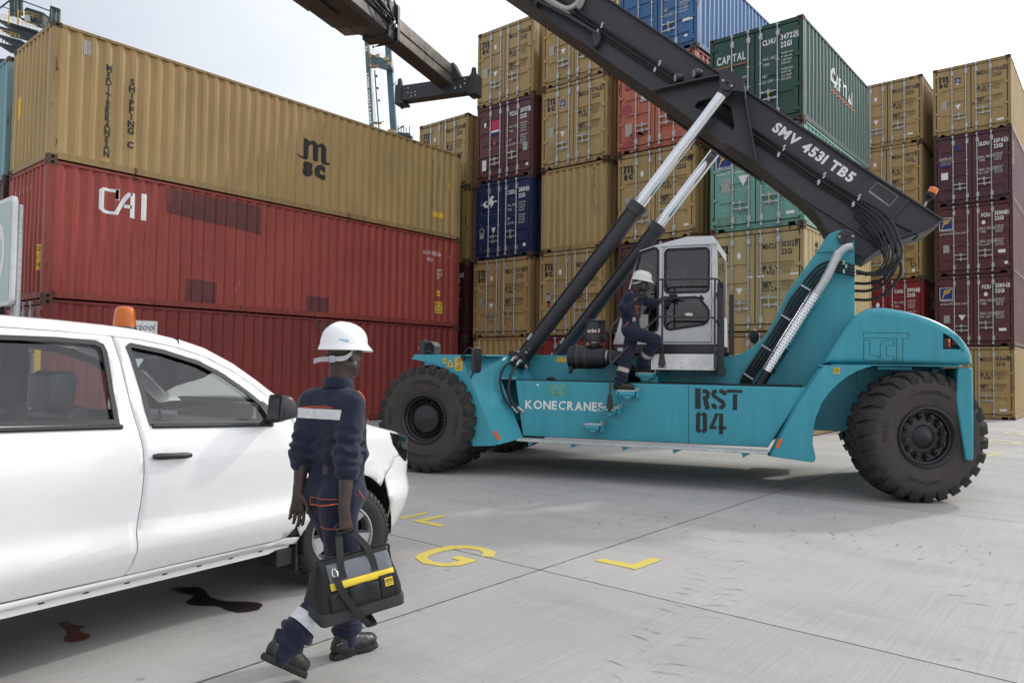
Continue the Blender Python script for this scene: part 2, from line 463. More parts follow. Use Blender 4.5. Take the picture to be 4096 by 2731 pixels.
track([(-6.2,6.6),(-5.0,6.9),(-3.8,7.15),(-2.4,7.5),(-1.2,7.9),(0.3,8.5)], .24, .17)
track([(-4.6,6.2),(-3.4,6.6),(-2.2,7.0),(-1.0,7.45),(0.2,8.0)], .2, .2)
track([(-5.6,8.2),(-4.4,8.3),(-3.2,8.5),(-2,8.8)], .26, .17)
track([(-1.2,6.6),(-.7,6.1),(-.3,5.4),(-.1,4.6)], .24, .2)
tag(sk.build('tyre_mark', M['skid'], smooth=0, fix=False), kind='structure')

# ------------------------------------------------------------------ shipping containers
CW = 2.438; HC = 2.896; SC = 2.591
def rust_mats(key, c, rust=0.4, dirt=0.35, scratch=0.0):
    M[key] = steel(key + '_panel', c, rust, dirt, 0.5, scratch=scratch)
    M[key + '_f'] = steel(key + '_frame', tuple(x*0.8 for x in c), min(1.0, rust+0.45), dirt+0.3, 0.6)
    M[key + '_d'] = steel(key + '_door', tuple(x*0.97 for x in c), rust*0.6, dirt*0.9, 0.45)
YEL = (0.400, 0.272, 0.112)
rust_mats('tan', YEL, 0.22, 0.42, 0.5)
rust_mats('tan_pale', (0.44, 0.33, 0.15), 0.3, 0.4, 0.5)
rust_mats('tan_old', (0.36, 0.25, 0.09), 0.5, 0.6, 0.5)
rust_mats('red', (0.32, 0.060, 0.045), 0.34, 0.5, 0.45)
rust_mats('deep_red', (0.215, 0.035, 0.030), 0.2, 0.45, 0.25)
rust_mats('bright_red', (0.22, 0.020, 0.022), 0.12, 0.4, 0.2)
rust_mats('maroon', (0.115, 0.036, 0.035), 0.16, 0.35, 0.15)
rust_mats('dark_maroon', (0.075, 0.022, 0.022), 0.3, 0.4, 0.15)
rust_mats('plum', (0.098, 0.036, 0.042), 0.15, 0.35, 0.1)
rust_mats('pink', (0.47, 0.14, 0.085), 0.3, 0.3, 0.3)
rust_mats('navy', (0.016, 0.028, 0.088), 0.12, 0.35, 0.2)
rust_mats('blue', (0.06, 0.16, 0.33), 0.3, 0.35, 0.4)
rust_mats('pine', (0.035, 0.085, 0.065), 0.12, 0.3, 0.15)
rust_mats('sage', (0.155, 0.27, 0.215), 0.2, 0.35, 0.5)
rust_mats('mint', (0.17, 0.36, 0.29), 0.22, 0.35, 0.2)
rust_mats('teal', (0.19, 0.34, 0.36), 0.35, 0.45, 0.4)
for k in ('tan', 'red'):
    pass

def corr(a, b, pitch, fo, sl, depth):
    """breakpoints (s, depth) of a corrugated sheet; starts and ends on the outer flat"""
    fi = pitch - fo - 2*sl; n = int((b-a-fo)/pitch); pad = (b-a - n*pitch - fo)/2
    P = [(a, 0.0)]; s = a + pad
    for i in range(n):
        P += [(s+fo, 0.0), (s+fo+sl, depth), (s+fo+sl+fi, depth), (s+pitch, 0.0)]; s += pitch
    P.append((b, 0.0)); return P
def corr_at(P, s):
    for (a, d0), (b, d1) in zip(P, P[1:]):
        if a <= s <= b: return d0 + (d1-d0)*(s-a)/max(b-a, 1e-6)
    return 0.0
def dent(x, z, seed):
    return 0.006*math.sin(1.9*x+seed)*math.sin(2.3*z+1.7*seed) + 0.004*math.sin(4.7*x+2*seed)*math.sin(3.1*z+seed)
_pm = {}
def cached(key, fn):
    if key not in _pm: _pm[key] = fn()
    return _pm[key]

SIDE = lambda L: corr(0.16, L-0.16, 0.278, 0.072, 0.068, 0.036)
ENDP = corr(0.10, CW-0.10, 0.25, 0.11, 0.018, 0.045)
def side_mesh(L, H, mt, right):
    def mk():
        b = MB(); P = SIDE(L); zs = np.linspace(0.155, H-0.055, 9 if L > 8 else 6); sd = L + H + (3 if right else 0)
        n = len(P); vs = []
        for z in zs:
            for s, d in P:
                dd = d + (dent(s, z, sd) if 0.17 < z < H-0.1 else 0)
                vs.append((CW-0.016-dd if right else 0.016+dd, s, z))
        fs = [(r*n+i, r*n+i+1, (r+1)*n+i+1, (r+1)*n+i) for r in range(len(zs)-1) for i in range(n-1)]
        b.add(vs, fs); return b.mesh('side_panel', M[mt], smooth=20)
    return cached(('side', L, H, mt, right), mk)
def end_mesh(H, mt, y, sgn, fine=False):
    def mk():
        b = MB()
        P = corr(0.10, CW-0.10, 0.25, 0.06, 0.04, 0.045)
        zs = np.linspace(0.165, H-0.085, 6); n = len(P); vs = [(s, y + sgn*(d + 0.01 + (dent(s, z, 5) if 0.2 < z < H-.2 else 0)), z) for z in zs for s, d in P]
        fs = [(r*n+i, r*n+i+1, (r+1)*n+i+1, (r+1)*n+i) for r in range(len(zs)-1) for i in range(n-1)]
        b.add(vs, fs); return b.mesh('end_panel', M[mt], smooth=20)
    return cached(('end', H, mt, y, sgn), mk)
def frame_mesh(L, H, mt, doors, notch):
    def mk():
        b = MB(); pw = 0.095
        for x0 in (0.004, CW-0.004-pw):
            for y0 in (0.004, L-0.164): b.box(x0, x0+pw, y0, y0+0.16, 0.10, H-0.10)
        for x0 in (0.004, CW-0.064):
            b.box(x0, x0+0.06, 0.17, L-0.17, H-0.072, H-0.014)
            xo = x0 if x0 < 1 else x0+0.015
            b.box(xo, xo+0.045, 0.17, L-0.17, 0.030, 0.165)
        hz = 0.115 if doors else 0.085
        b.box(0.10, CW-0.10, 0.006, 0.09, H-hz, H-0.012); b.box(0.10, CW-0.10, L-0.09, L-0.006, H-0.085, H-0.012)
        if notch == 2:
            poly = [(0.10,0.025)]; q = [(0.21,0.025),(0.21,0.105),(0.40,0.105),(0.40,0.025)]
            poly += q + [(CW-a, z) for a, z in reversed(q)] + [(CW-0.10,0.025),(CW-0.10,0.165),(0.10,0.165)]
        elif notch == 1:
            poly = [(0.10,0.025)]; q = [(0.20,0.025),(0.28,0.105),(0.32,0.112),(0.42,0.025)]
            poly += q + [(CW-a, z) for a, z in reversed(q)] + [(CW-0.10,0.025),(CW-0.10,0.165),(0.10,0.165)]
        else: poly = [(0.10,0.025),(CW-0.10,0.025),(CW-0.10,0.165),(0.10,0.165)]
        b.prism(poly, 0.008, 0.08)
        b.box(0.10, CW-0.10, L-0.08, L-0.008, 0.025, 0.165)
        b.quad((0.05,0.05,H-0.03),(CW-0.05,0.05,H-0.03),(CW-0.05,L-0.05,H-0.03),(0.05,L-0.05,H-0.03))
        b.quad((0.05,0.09,0.135),(CW-0.05,0.09,0.135),(CW-0.05,L-0.09,0.135),(0.05,L-0.09,0.135))
        return b.mesh('frame', M[mt], smooth=0)
    return cached(('frame', L, H, mt, doors, notch), mk)
def casting_mesh():
    """ISO corner casting for the x=0,y=0 bottom corner, holes as real recesses"""
    def mk():
        b = MB(); w, l, h = 0.162, 0.178, 0.118
        def face(poly_o, hole, P):
            v, f = fill2d([poly_o, hole]); b.add([P(a, c, 0) for a, c in v], f, 0)
            n = len(hole); vs = [P(a, c, 0) for a, c in hole] + [P(a, c, 0.03) for a, c in hole]
            b.add(vs, [(i, (i+1) % n, n+(i+1) % n, n+i) for i in range(n)], 0)
            b.add([P(a, c, 0.03) for a, c in hole], [tuple(range(n))], 1)
        e1 = [(w/2 + 0.026*math.cos(a), h/2 + 0.036*math.sin(a)) for a in np.linspace(0, 2*math.pi, 13)[:-1]]
        face([(0,0),(w,0),(w,h),(0,h)], e1, lambda a, c, d: (a, d, c))
        e2 = [(l/2 + 0.036*math.cos(a), h/2 + 0.030*math.sin(a)) for a in np.linspace(0, 2*math.pi, 13)[:-1]]
        face([(0,0),(l,0),(l,h),(0,h)], e2, lambda a, c, d: (d, a, c))
        b.add([(0,0,h),(w,0,h),(w,l,h),(0,l,h)], [(0,1,2,3)], 0); b.add([(0,0,0),(w,0,0),(w,l,0),(0,l,0)], [(3,2,1,0)], 0)
        b.add([(w,0,0),(w,l,0),(w,l,h),(w,0,h)], [(0,1,2,3)], 0); b.add([(0,l,0),(w,l,0),(w,l,h),(0,l,h)], [(3,2,1,0)], 0)
        return b.mesh('corner_casting', [M['casting'], M['dark']], smooth=0, fix=False)
    return cached('casting', mk)
DW = 1.075
def leaf_mesh(H, mt, ribs):
    def mk():
        z0, z1 = 0.195, H-0.14; h = z1-z0; m = 0.115
        xs = [0, m, m+0.022, DW-m-0.022, DW-m, DW]; zs = [0.0]; dep = [0.0]
        gs = {3: (0.68, 0.47, 0.26), 4: (0.80, 0.60, 0.40, 0.18), 5: (0.84, 0.66, 0.48, 0.30, 0.13)}[ribs]
        for gz in sorted(gs):
            g1 = gz*h; g0 = g1-0.15
            zs += [g0-0.045, g0, g1-0.018, g1]; dep += [0.0, 0.03, 0.03, 0.0]
        zs.append(h); dep.append(0.0)
        vs = []; n = len(xs)
        for z, d in zip(zs, dep):
            for i, x in enumerate(xs): vs.append((x, 0.012 + (d if 2 <= i <= 3 else 0), z0+z))
        fs = [(r*n+i, r*n+i+1, (r+1)*n+i+1, (r+1)*n+i) for r in range(len(zs)-1) for i in range(n-1)]
        b = MB(); b.add(vs, fs)
        for (xa, za, xb, zb) in ((0,z0,DW,z0),(DW,z0,DW,z1),(DW,z1,0,z1),(0,z1,0,z0)):
            b.quad((xa,0.012,za),(xb,0.012,zb),(xb,0.054,zb),(xa,0.054,za))
        return b.mesh('door', M[mt], smooth=0)
    return cached(('leaf', H, mt, ribs), mk)
def bar_mesh(H):
    def mk():
        b = MB(); b.tube([(0,-0.028,0.085),(0,-0.028,H-0.05)], 0.0165, 8)
        for z in (0.30, H-0.30): b.box(-0.012,0.055,-0.045,0.010,z-0.08,z+0.08); b.box(-0.03,0.03,-0.05,-0.012,z-0.055,z+0.05)
        for z in (0.115, H-0.075): b.box(-0.035,0.035,-0.045,0.004,z-0.022,z+0.022); b.box(-0.02,0.02,-0.055,-0.01,z-0.04,z+0.045)
        for z in (H*0.42, H*0.62): b.box(-0.045,0.045,-0.034,0.012,z-0.012,z+0.012)
        return b.mesh('locking_bar', M['galv'], smooth=35)
    return cached(('bar', H), mk)
def handle_mesh(seal):
    def mk():
        b = MB(); b.box(-0.005,0.075,-0.058,-0.012,-0.026,0.026); b.prism([(0.07,-0.014),(0.25,-0.02),(0.42,-0.008),(0.42,0.008),(0.25,0.02),(0.07,0.014)], -0.05, -0.036)
        b.box(0.19,0.235,-0.044,0.010,-0.06,0.06); b.lathe([(0.001,0),(0.03,0.0),(0.03,0.012),(0.001,0.012)], (0.212,-0.046,0.035), (0,-1,0), 8); b.lathe([(0.001,0),(0.022,0.0),(0.022,0.012),(0.001,0.012)], (0.212,-0.046,-0.04), (0,-1,0), 8)
        if seal: b.box(0.2,0.222,-0.066,-0.05,-0.11,-0.03, 1)
        return b.mesh('handle', [M['galv'], M['yellow_mark']], smooth=35)
    return cached(('handle', seal), mk)
def hinge_mesh(mt):
    def mk():
        b = MB(); b.prism([(-0.055,-0.04),(0.02,-0.045),(0.09,-0.025),(0.09,0.025),(0.02,0.045),(-0.055,0.04)], -0.012, 0.010)
        b.tube([(-0.055,-0.004,-0.06),(-0.055,-0.004,0.06)], 0.016, 6)
        return b.mesh('hinge', M[mt], smooth=30)
    return cached(('hinge', mt), mk)
def gasket_mesh(H):
    def mk():
        b = MB(); b.box(0.095, CW-0.095, 0.055, 0.075, 0.168, H-0.118); return b.mesh('gasket', M['gasket'], smooth=0)
    return cached(('gasket', H), mk)

MSC_M = [(0,.58),(.02,.53),(.08,.505),(.14,.51),(.14,1.0),(.30,1.0),(.32,.955),(.40,.99),(.50,1.0),(.58,.96),(.61,.92),(.67,.975),(.76,.995),(.84,.96),(.88,.88),(.88,.53),(.92,.50),(1.0,.52),(1.0,.485),(.93,.44),(.82,.44),(.72,.475),(.70,.52),(.70,.84),(.68,.885),(.64,.885),(.615,.84),(.615,.475),(.44,.475),(.44,.84),(.42,.885),(.37,.885),(.315,.82),(.315,.53),(.29,.46),(.20,.435),(.09,.45),(.02,.49),(-.02,.55)]
_msc = {}
def msc_logo():
    if not _msc:
        v, f = fill2d([MSC_M])
        v2, f2, w = text2d('sc', 0.33, bold=0.055, sp=0.10)
        v2 = v2.copy(); v2[:, 0] = v2[:, 0]/w*0.74 + 0.13; v2[:, 1] = (v2[:, 1]-v2[:, 1].min())/(np.ptp(v2[:, 1]))*0.40
        _msc['l'] = (np.vstack([v, v2]), list(f) + [tuple(i+len(v) for i in q) for q in f2])
    return _msc['l']
def stroke2d(path, w):
    """polyline drawn with a pen of width w, mitred"""
    P = [Vector((*p, 0)) for p in path]; n = len(P); Lp = []; Rp = []
    cl = (P[0]-P[-1]).length < 1e-6
    for i in range(n):
        a = P[i-1] if i > 0 else (P[-2] if cl else None); c = P[i+1] if i < n-1 else (P[1] if cl else None)
        d1 = (P[i]-a).normalized() if a is not None else (c-P[i]).normalized(); d2 = (c-P[i]).normalized() if c is not None else d1
        n1 = Vector((-d1.y, d1.x, 0)); n2 = Vector((-d2.y, d2.x, 0)); mm = (n1+n2)
        mm = mm.normalized() if mm.length > 1e-4 else n1
        k = (w/2)/max(0.35, mm.dot(n1)); Lp.append(P[i]+mm*k); Rp.append(P[i]-mm*k)
    v = np.array([(p.x, p.y) for p in Lp+Rp]); f = [(i, i+1, n+i+1, n+i) for i in range(n-1)]
    return v, f
def merge2d(parts):
    V = []; F = []; n = 0
    for v, f in parts: V.append(v); F += [tuple(i+n for i in q) for q in f]; n += len(v)
    return np.vstack(V), F
def sh(vf, dx, dy, sx=1, sy=1):
    v = vf[0]*np.array([sx, sy]) + np.array([dx, dy]); return (v, vf[1])
def tx(s, x, z, h, wid=None, sx=0.72, bold=0.0, align='l', shear=0.0, sp=0.09):
    v, f, w = text2d(s, h, wid, sx, bold, sp, shear)
    if len(v) == 0: return (v, f)
    if align == 'r': x -= w
    if align == 'c': x -= w/2
    return (v + np.array([x, z]), f)
def rect2d(x0, z0, x1, z1): return (np.array([(x0,z0),(x1,z0),(x1,z1),(x0,z1)]), [(0,1,2,3)])
def disc2d(x, z, r, rz=None, n=16): return (np.array([(x+r*math.cos(a), z+(rz or r)*math.sin(a)) for a in np.linspace(0, 2*math.pi, n+1)[:-1]]), [tuple(range(n))])

KG = ['30.480 KGS', '67.200 LBS', '2.280 KGS', '5.030 LBS']
KG2 = ['28.200 KGS', '62.170 LBS', '33.2 CUMT', '1.170 CUFT']
def door_marks(owner, num, chk, style='msc', logo=True, extra=None):
    """-> {material: [2-D shapes]} on the door plane"""
    D = {}
    def A(k, s): D.setdefault(k, []).append(s)
    k = 'black_mark' if style == 'msc' else 'white_mark'
    A(k, tx(owner, 1.755, 2.06, 0.13, align='r', sx=0.66, bold=0.035)); A(k, tx(num, 1.885, 2.09, 0.13, sx=0.68, bold=0.035)); A(k, tx('22G1', 1.885, 1.90, 0.13, sx=0.68, bold=0.035))
    A(k, tx(chk, 2.245, 2.10, 0.13, sx=0.64, bold=0.035)); A(k, stroke2d([(2.225,2.075),(2.318,2.075),(2.318,2.255),(2.225,2.255),(2.225,2.075)], 0.010))
    if style == 'msc':
        for s, z in (('M. G. W.', 1.545), ('TARE', 1.42), ('NET', 1.12), ('CU.CAP.', 0.995)): A(k, tx(s, 1.425, z, 0.105, sx=0.72, bold=0.035))
        for i, s in enumerate(KG): A(k, tx(s, 1.90, 1.62-0.062*i, 0.044, sx=0.8))
        for i, s in enumerate(KG2): A(k, tx(s, 1.90, 1.20-0.062*i, 0.044, sx=0.8))
        if logo: A(k, sh(msc_logo(), 0.155, 1.835, 0.40, 0.42))
    elif style == 'plain':
        for s, z in (('MAX. GROSS', 1.66), ('TARE', 1.52), ('NET', 1.22), ('CU. CAP.', 1.08)): A(k, tx(s, 1.425, z, 0.075, sx=0.66))
        for i, s in enumerate(KG + KG2): A(k, tx(s, 1.90, 1.72-0.085*i - (0.06 if i > 3 else 0), 0.05, sx=0.8))
    elif style == 'florens':
        for s, z in (('MAX. GROSS', 1.60), ('TARE', 1.48), ('MAX. CARGO', 1.14), ('CU. CAP.', 1.02)): A(k, tx(s, 1.425, z, 0.085, sx=0.66))
        for i, s in enumerate(['30.480 KG', '67.200 LB', '2.220 KG', '4.890 LB']): A(k, tx(s, 1.90, 1.67-0.07*i, 0.05, sx=0.8))
        for i, s in enumerate(['28.260 KG', '62.310 LB', '33.2 CU.M.', '1.170 CU.FT.']): A(k, tx(s, 1.90, 1.20-0.07*i, 0.05, sx=0.8))
    if extra:
        for kk, ss in extra.items():
            for s in ss: A(kk, s)
    return D
def florens_logo(x=0.17, z=1.72, w=0.40):
    D = {'white_mark': [rect2d(x-.015, z-.055, x+w+.015, z+w+.015)], 'blue_mark': [], 'yellow_mark': []}
    return D
def sticker(x, z): return {'white_mark': [disc2d(x, z, 0.05, 0.085)]}
def flor():
    x, z, w = 0.17, 1.74, 0.40
    curve = lambda pts: fill2d([[(x+w*a, z+w*b) for a, b in pts]])
    f1 = curve([(.15,.08),(.22,.30),(.30,.52),(.42,.60),(.70,.66),(.84,.74),(.80,.62),(.66,.52),(.44,.46),(.34,.38),(.27,.22),(.20,.08)])
    f2 = curve([(.24,.62),(.32,.78),(.46,.84),(.78,.88),(.94,.97),(.90,.84),(.74,.76),(.46,.70),(.34,.62)])
    return {'white_mark': [rect2d(x-.018, z-.075, x+w+.018, z+w+.018), tx('www.florens.com', .17, 1.52, .085, wid=.86, sx=.7)],
            'blue_1': [rect2d(x, z, x+w, z+w)], 'yellow_2': [f1, f2], 'blue_2': [tx('FLORENS', x, z-.06, .052, wid=w, bold=.03)]}
def capital():
    return {'white_mark': [tx('CAPITAL', .20, 1.86, .20, wid=.78, bold=.022), tx('www.capital-lease.com', .12, 1.36, .075, wid=.92)],
            'orange_mark': [rect2d(.20,1.755,.56,1.77), rect2d(.64,1.755,1.0,1.77), (np.array([(.57,1.79),(.60,1.73),(.63,1.79)]), [(0,1,2)])]}
def talx():
    return {'red_1': [rect2d(.60,1.72,1.0,2.06)], 'white_2': [tx('TAL', .62, 1.84, .13, wid=.36, bold=.05)], 'white_mark': [rect2d(.60,1.66,1.0,1.72), disc2d(.36,1.98,.05,.09), rect2d(.25,.42,.43,.78)],
            'blue_1': [rect2d(.60,1.60,1.0,1.66)]}
def gold():
    return {'blue_1': [rect2d(.16,1.46,.62,1.84)], 'yellow_2': [tx('GOLD', .18, 1.72, .085, wid=.42, bold=.03), tx('CONTAINER CORP.', .18, 1.66, .034, wid=.42)] + [tx('LEASING OFFICES', .22, 1.61-.032*i, .02, wid=.34) for i in range(4)],
            'white_mark': [rect2d(.24,.98,.46,1.24), ]}
HORSE = [(.02,.35),(.18,.32),(.26,.12),(.40,.05),(.52,.10),(.62,.30),(.66,.16),(.60,.02),(.66,.02),(.74,.20),(.78,.36),(.90,.44),(.98,.38),(1.0,.44),(.92,.52),(.78,.50),(.72,.62),(.74,.78),(.82,.76),(.84,.82),(.74,.90),(.70,1.0),(.66,.90),(.58,.86),(.54,.70),(.46,.56),(.34,.60),(.24,.52),(.20,.40)]
def horse():
    return {'white_mark': [fill2d([[(.20+.78*a, 1.72+.42*b) for a, b in HORSE]]), disc2d(.30,.98,.055,.09)], 'navy_d': [disc2d(.52,1.885,.06,.06)]}

def polygons_on(mb, D, mats, P):
    """place {material: shapes}; a trailing _1/_2 lifts the layer 2-4 mm more"""
    for k, ss in D.items():
        lift = 0.0; kk = k
        for sfx, l in (('_1', 0.002), ('_2', 0.004)):
            if k.endswith(sfx): kk = {'blue': 'blue_mark', 'red': 'red_mark', 'white': 'white_mark', 'yellow': 'yellow_mark', 'black': 'black_mark', 'orange': 'orange_mark'}[k[:-2]]; lift = l
        if k == 'navy_d': lift = 0.002
        if kk not in mats: mats.append(kk)
        for v, f in ss:
            if len(v): mb.add([P(float(a), float(c), lift) for a, c in v], f, mats.index(kk))

GROUPS = {'L': 'containers of the long side stack', 'R': 'containers in the row of stacks behind the machine', 'B': 'containers in the far right stacks'}
def container(loc, L, H, key, label, front='doors', D=None, ribs=3, notch=0, sideD=None, endD=None, grp='R', seal=(0,), bars=True):
    t = empty('shipping_container', loc, 0, label, 'container', GROUPS[grp])
    link('frame', frame_mesh(L, H, key+'_f', front == 'doors', notch), t)
    link('side_panel', side_mesh(L, H, key, True), t); link('side_panel', side_mesh(L, H, key, False), t)
    link('end_panel', end_mesh(H, key, L, -1), t)
    cm = casting_mesh()
    for (x, sx) in ((0,1),(CW,-1)):
        for (y, sy) in ((0,1),(L,-1)):
            for (z, sz) in ((0,1),(H,-1)):
                if y > 0 and x == 0: continue
                o = link('corner_casting', cm, t); o.location = (x, y, z); o.scale = (sx, sy, sz)
    if front == 'doors':
        link('gasket', gasket_mesh(H), t)
        c = CW/2
        for s in (0, 1):
            d = link('door', leaf_mesh(H, key+'_d', ribs), t); x0 = c-0.016-DW if s == 0 else c+0.016; d.location = (x0, 0, 0)
            hx = 0.0 if s == 0 else DW
            for hz in (0.28, 0.88, H-0.95, H-0.30):
                o = link('hinge', hinge_mesh(key+'_d'), d); o.location = (hx, 0, hz); o.scale = (1 if s == 0 else -1, 1, 1)
            for bi, bx in enumerate((c-0.595, c-0.16) if s == 0 else (c+0.16, c+0.595)):
                o = link('locking_bar', bar_mesh(H), d); o.location = (bx-x0, 0, 0)
                hi = s*2+bi
                o = link('handle', handle_mesh(hi == 2), d); zz = (0.74, 0.58, 0.84, 0.66)[hi]
                o.location = (bx-x0, 0, zz); o.scale = (1 if hi in (0, 2) else -1, 1, 1)
    else:
        link('end_panel', end_mesh(H, key, 0, 1), t)
    def split(D):
        """lettering stays one painted part; every sticker, plate or sign is a part of its own"""
        text = {}; sign = {}; single = []
        for k, ss in D.items():
            for s in ss:
                if k[-2:] in ('_1', '_2') or k == 'navy_d': sign.setdefault(k, []).append(s)
                elif len(s[1]) == 1 and len(s[0]) in (3, 4, 16): single.append((k, s))
                else: text.setdefault(k, []).append(s)
        res = [('lettering', text)] if text else []
        # layered signs join the plain sticker they sit on
        groups = [[k, s, {k: [s]}] for k, s in single]
        rest = {}
        for k, ss in sign.items():
            for s in ss:
                if not len(s[0]): continue
                c = s[0].mean(axis=0); hit = None
                for g in groups:
                    lo, hi = g[1][0].min(axis=0)-.03, g[1][0].max(axis=0)+.03
                    if (c > lo).all() and (c < hi).all(): hit = g; break
                if hit: hit[2].setdefault(k, []).append(s)
                elif len(s[1]) == 1: groups.append([k, s, {k: [s]}])
                else: rest.setdefault(k, []).append(s)
        if rest: res.append(('sign', rest))
        return res + [('sign' if len(g[2]) > 1 else 'sticker', g[2]) for g in groups]
    def emit(D, fn):
        for nm, dd in split(D):
            b = MB(); mats = []
            fn(b, dd, mats); b.build(nm, [M[k] for k in mats], t, smooth=0, fix=False)
    if D: emit(D, lambda b, dd, mats: polygons_on(b, dd, mats, lambda a, z, l: (a, 0.0085-l, z)))
    if endD:
        PE = corr(0.10, CW-0.10, 0.25, 0.06, 0.04, 0.045)
        emit(endD, lambda b, dd, mats: cut_marks(b, dd, mats, PE, lambda a, z, d, l: (a, 0.01+d-0.004-l, z)))
    if sideD:
        PS = SIDE(L)
        emit(sideD, lambda b, dd, mats: cut_marks(b, dd, mats, PS, lambda a, z, d, l: (CW-0.016-d+0.011+l, a, z)))
    return t
def cut_marks(mb, D, mats, P, place):
    """fold painted shapes over the corrugation: cut along every crease, then follow the sheet"""
    for k, ss in D.items():
        lift = 0.0; kk = k
        for sfx, l in (('_1', 0.002), ('_2', 0.004)):
            if k.endswith(sfx): kk = k[:-2] + '_mark'; lift = l
        if kk not in mats: mats.append(kk)
        for v, f in ss:
            if not len(v): continue
            bm = bmesh.new(); vv = [bm.verts.new((float(a), float(c), 0)) for a, c in v]
            for q in f:
                try: bm.faces.new([vv[i] for i in q])
                except ValueError: pass
            x0, x1 = v[:, 0].min(), v[:, 0].max()
            for s, d in P:
                if x0 < s < x1:
                    bmesh.ops.bisect_plane(bm, geom=bm.verts[:]+bm.edges[:]+bm.faces[:], dist=1e-5, plane_co=(s, 0, 0), plane_no=(1, 0, 0))
            bm.verts.index_update()
            vs = [place(q.co.x, q.co.y, corr_at(P, q.co.x), lift) for q in bm.verts]
            mb.add(vs, [[q.index for q in fc.verts] for fc in bm.faces], mats.index(kk)); bm.free()
M['dark_patch_mark'] = plain('old_repair_paint', (0.12, 0.03, 0.026), 0.6, var=0.3, scale=3)
M['pale_patch_mark'] = plain('old_tan_paint', (0.33, 0.24, 0.11), 0.6, var=0.25, scale=4)
M['pink_patch_mark'] = plain('magenta_overspray', (0.33, 0.045, 0.06), 0.55, var=0.2, scale=5)
M['grey_mark'] = plain('grey_plate', (0.36, 0.36, 0.33), 0.5, 0.2, var=0.25, scale=30)

def col_text(s, x, ztop, h, step, sx=0.95, bold=0.04):
    """letters set one below the other"""
    return [tx(ch, x, ztop - h - i*step, h, sx=sx, bold=bold, align='c') for i, ch in enumerate(s) if ch != ' ']
def CAI(x, z, w, h):
    st = lambda p, pw=0.125: sh(stroke2d(p, pw), x, z, w, h)
    return [st([(.43,.62),(.43,.92),(.10,.92),(.045,.86),(.045,.2),(.12,.10),(.40,.10),(.62,.72),(.70,.88),(.80,.90)], .11),
            st([(.805,.955),(.805,.02)], .13), st([(.60,.42),(.80,.42)], .13), st([(1.09,.0),(1.09,1.0)], .15), st([(.43,.99),(.43,.60)], .11)]

# --- the long stack on the left: three forty-foot boxes
XL, YL = -19.464, 5.30
rp = random.Random(11)
big_marks = {'black_mark': col_text('MEDITERRANEAN', 1.13, 2.32, .138, .158) + col_text('SHIPPING C', 1.62, 2.16, .138, .158) + [sh(msc_logo(), 5.95, .93, 1.02, 1.02)]
             + col_text('MSCU 8451183', 10.95, 2.48, .10, .135, .7, .0) + col_text('45G1', 11.25, 2.40, .10, .135, .7, .0)}
container((XL, YL, 2*HC), 12.192, HC, 'tan', 'rusty tan forty-foot container on top of the long left stack, lettering down its near end', 'plain', sideD={**big_marks, 'yellow_mark': [rect2d(11.0,.62,11.45,.80), rect2d(11.62,1.65,11.74,1.85)], 'grey_mark': [rect2d(.62,2.40,.76,2.70)]},
          endD={'yellow_mark': [rect2d(.28,1.25,.52,1.72)]}, grp='L')
container((XL, YL, HC), 12.192, HC, 'red', 'faded red forty-foot container with dark repair patches, middle of the long left stack', 'plain',
          sideD={'white_mark': CAI(1.02,1.92,.86,.60) + [tx('CAXU 913926', 10.55,2.27,.13,sx=.72), tx('4',11.72,2.25,.13,sx=.7), tx('45G1',10.75,2.06,.13,sx=.72), stroke2d([(11.20,1.66),(11.38,1.66),(11.38,1.84),(11.20,1.84),(11.20,1.66)],.016), tx('IC',11.22,1.69,.11,sx=.7), tx('87',11.21,1.52,.09,sx=.7)],
                 'yellow_mark': [rect2d(11.18,.98,11.33,1.16), rect2d(11.1,.42,11.48,.80)], 'black_2': [tx('CAUTION',11.12,.68,.08,wid=.34), tx('96',11.22,.56,.08,wid=.14), tx('HIGH',11.17,.45,.08,wid=.22), tx('9.6',11.2,1.03,.07,wid=.1)],
                 'dark_patch_mark': [fill2d([[(2.45,2.76),(4.9,2.76),(4.9,2.02),(4.3,2.08),(3.4,2.14),(2.47,2.22)]]), fill2d([[(2.98,.72),(3.75,.68),(3.74,.17),(2.96,.17)]]), fill2d([[(6.3,.60),(7.05,.56),(7.04,.17),(6.3,.17)]])]},
          endD={'white_mark': [tx(c, .42+.25*i, 2.36, .14, sx=.5) for i, c in enumerate('AU932')], 'yellow_mark': [rect2d(1.86,.62,2.06,1.16)], 'black_2': [tx('NO',1.88,1.02,.10,wid=.16), tx('5',1.9,.85,.10,wid=.1), tx('CH',1.88,.68,.10,wid=.16)]}, grp='L')
container((XL, YL, 0), 12.192, HC, 'deep_red', 'deep red forty-foot container at the bottom of the long left stack, behind the pickup', 'doors', notch=2, ribs=4,
          D={'white_mark': [tx('INKU', 1.755, 2.3, .12, align='r', sx=.68), tx('244 451', 1.885, 2.32, .12, sx=.68), tx('45G1', 1.885, 2.14, .12, sx=.7)] + [tx(s, 1.9, 1.7-.09*i, .05, sx=.8) for i, s in enumerate(KG+KG2)]},
          sideD={'white_mark': [rect2d(1.47,1.95,2.35,2.55)] + col_text('INKU', 10.75, 2.5, .16, .2, .55, .0) + col_text('45G1', 11.18, 2.5, .16, .2, .55, .0), 'blue_2': [tx('Interpool', 1.52, 2.34, .15, wid=.78, shear=.2), rect2d(1.52,2.24,2.30,2.255), rect2d(1.7,2.02,1.71,2.24), rect2d(2.1,2.02,2.11,2.24)],
                 'dark_patch_mark': [rect2d(6.6,2.55,7.4,2.83)]}, grp='L')
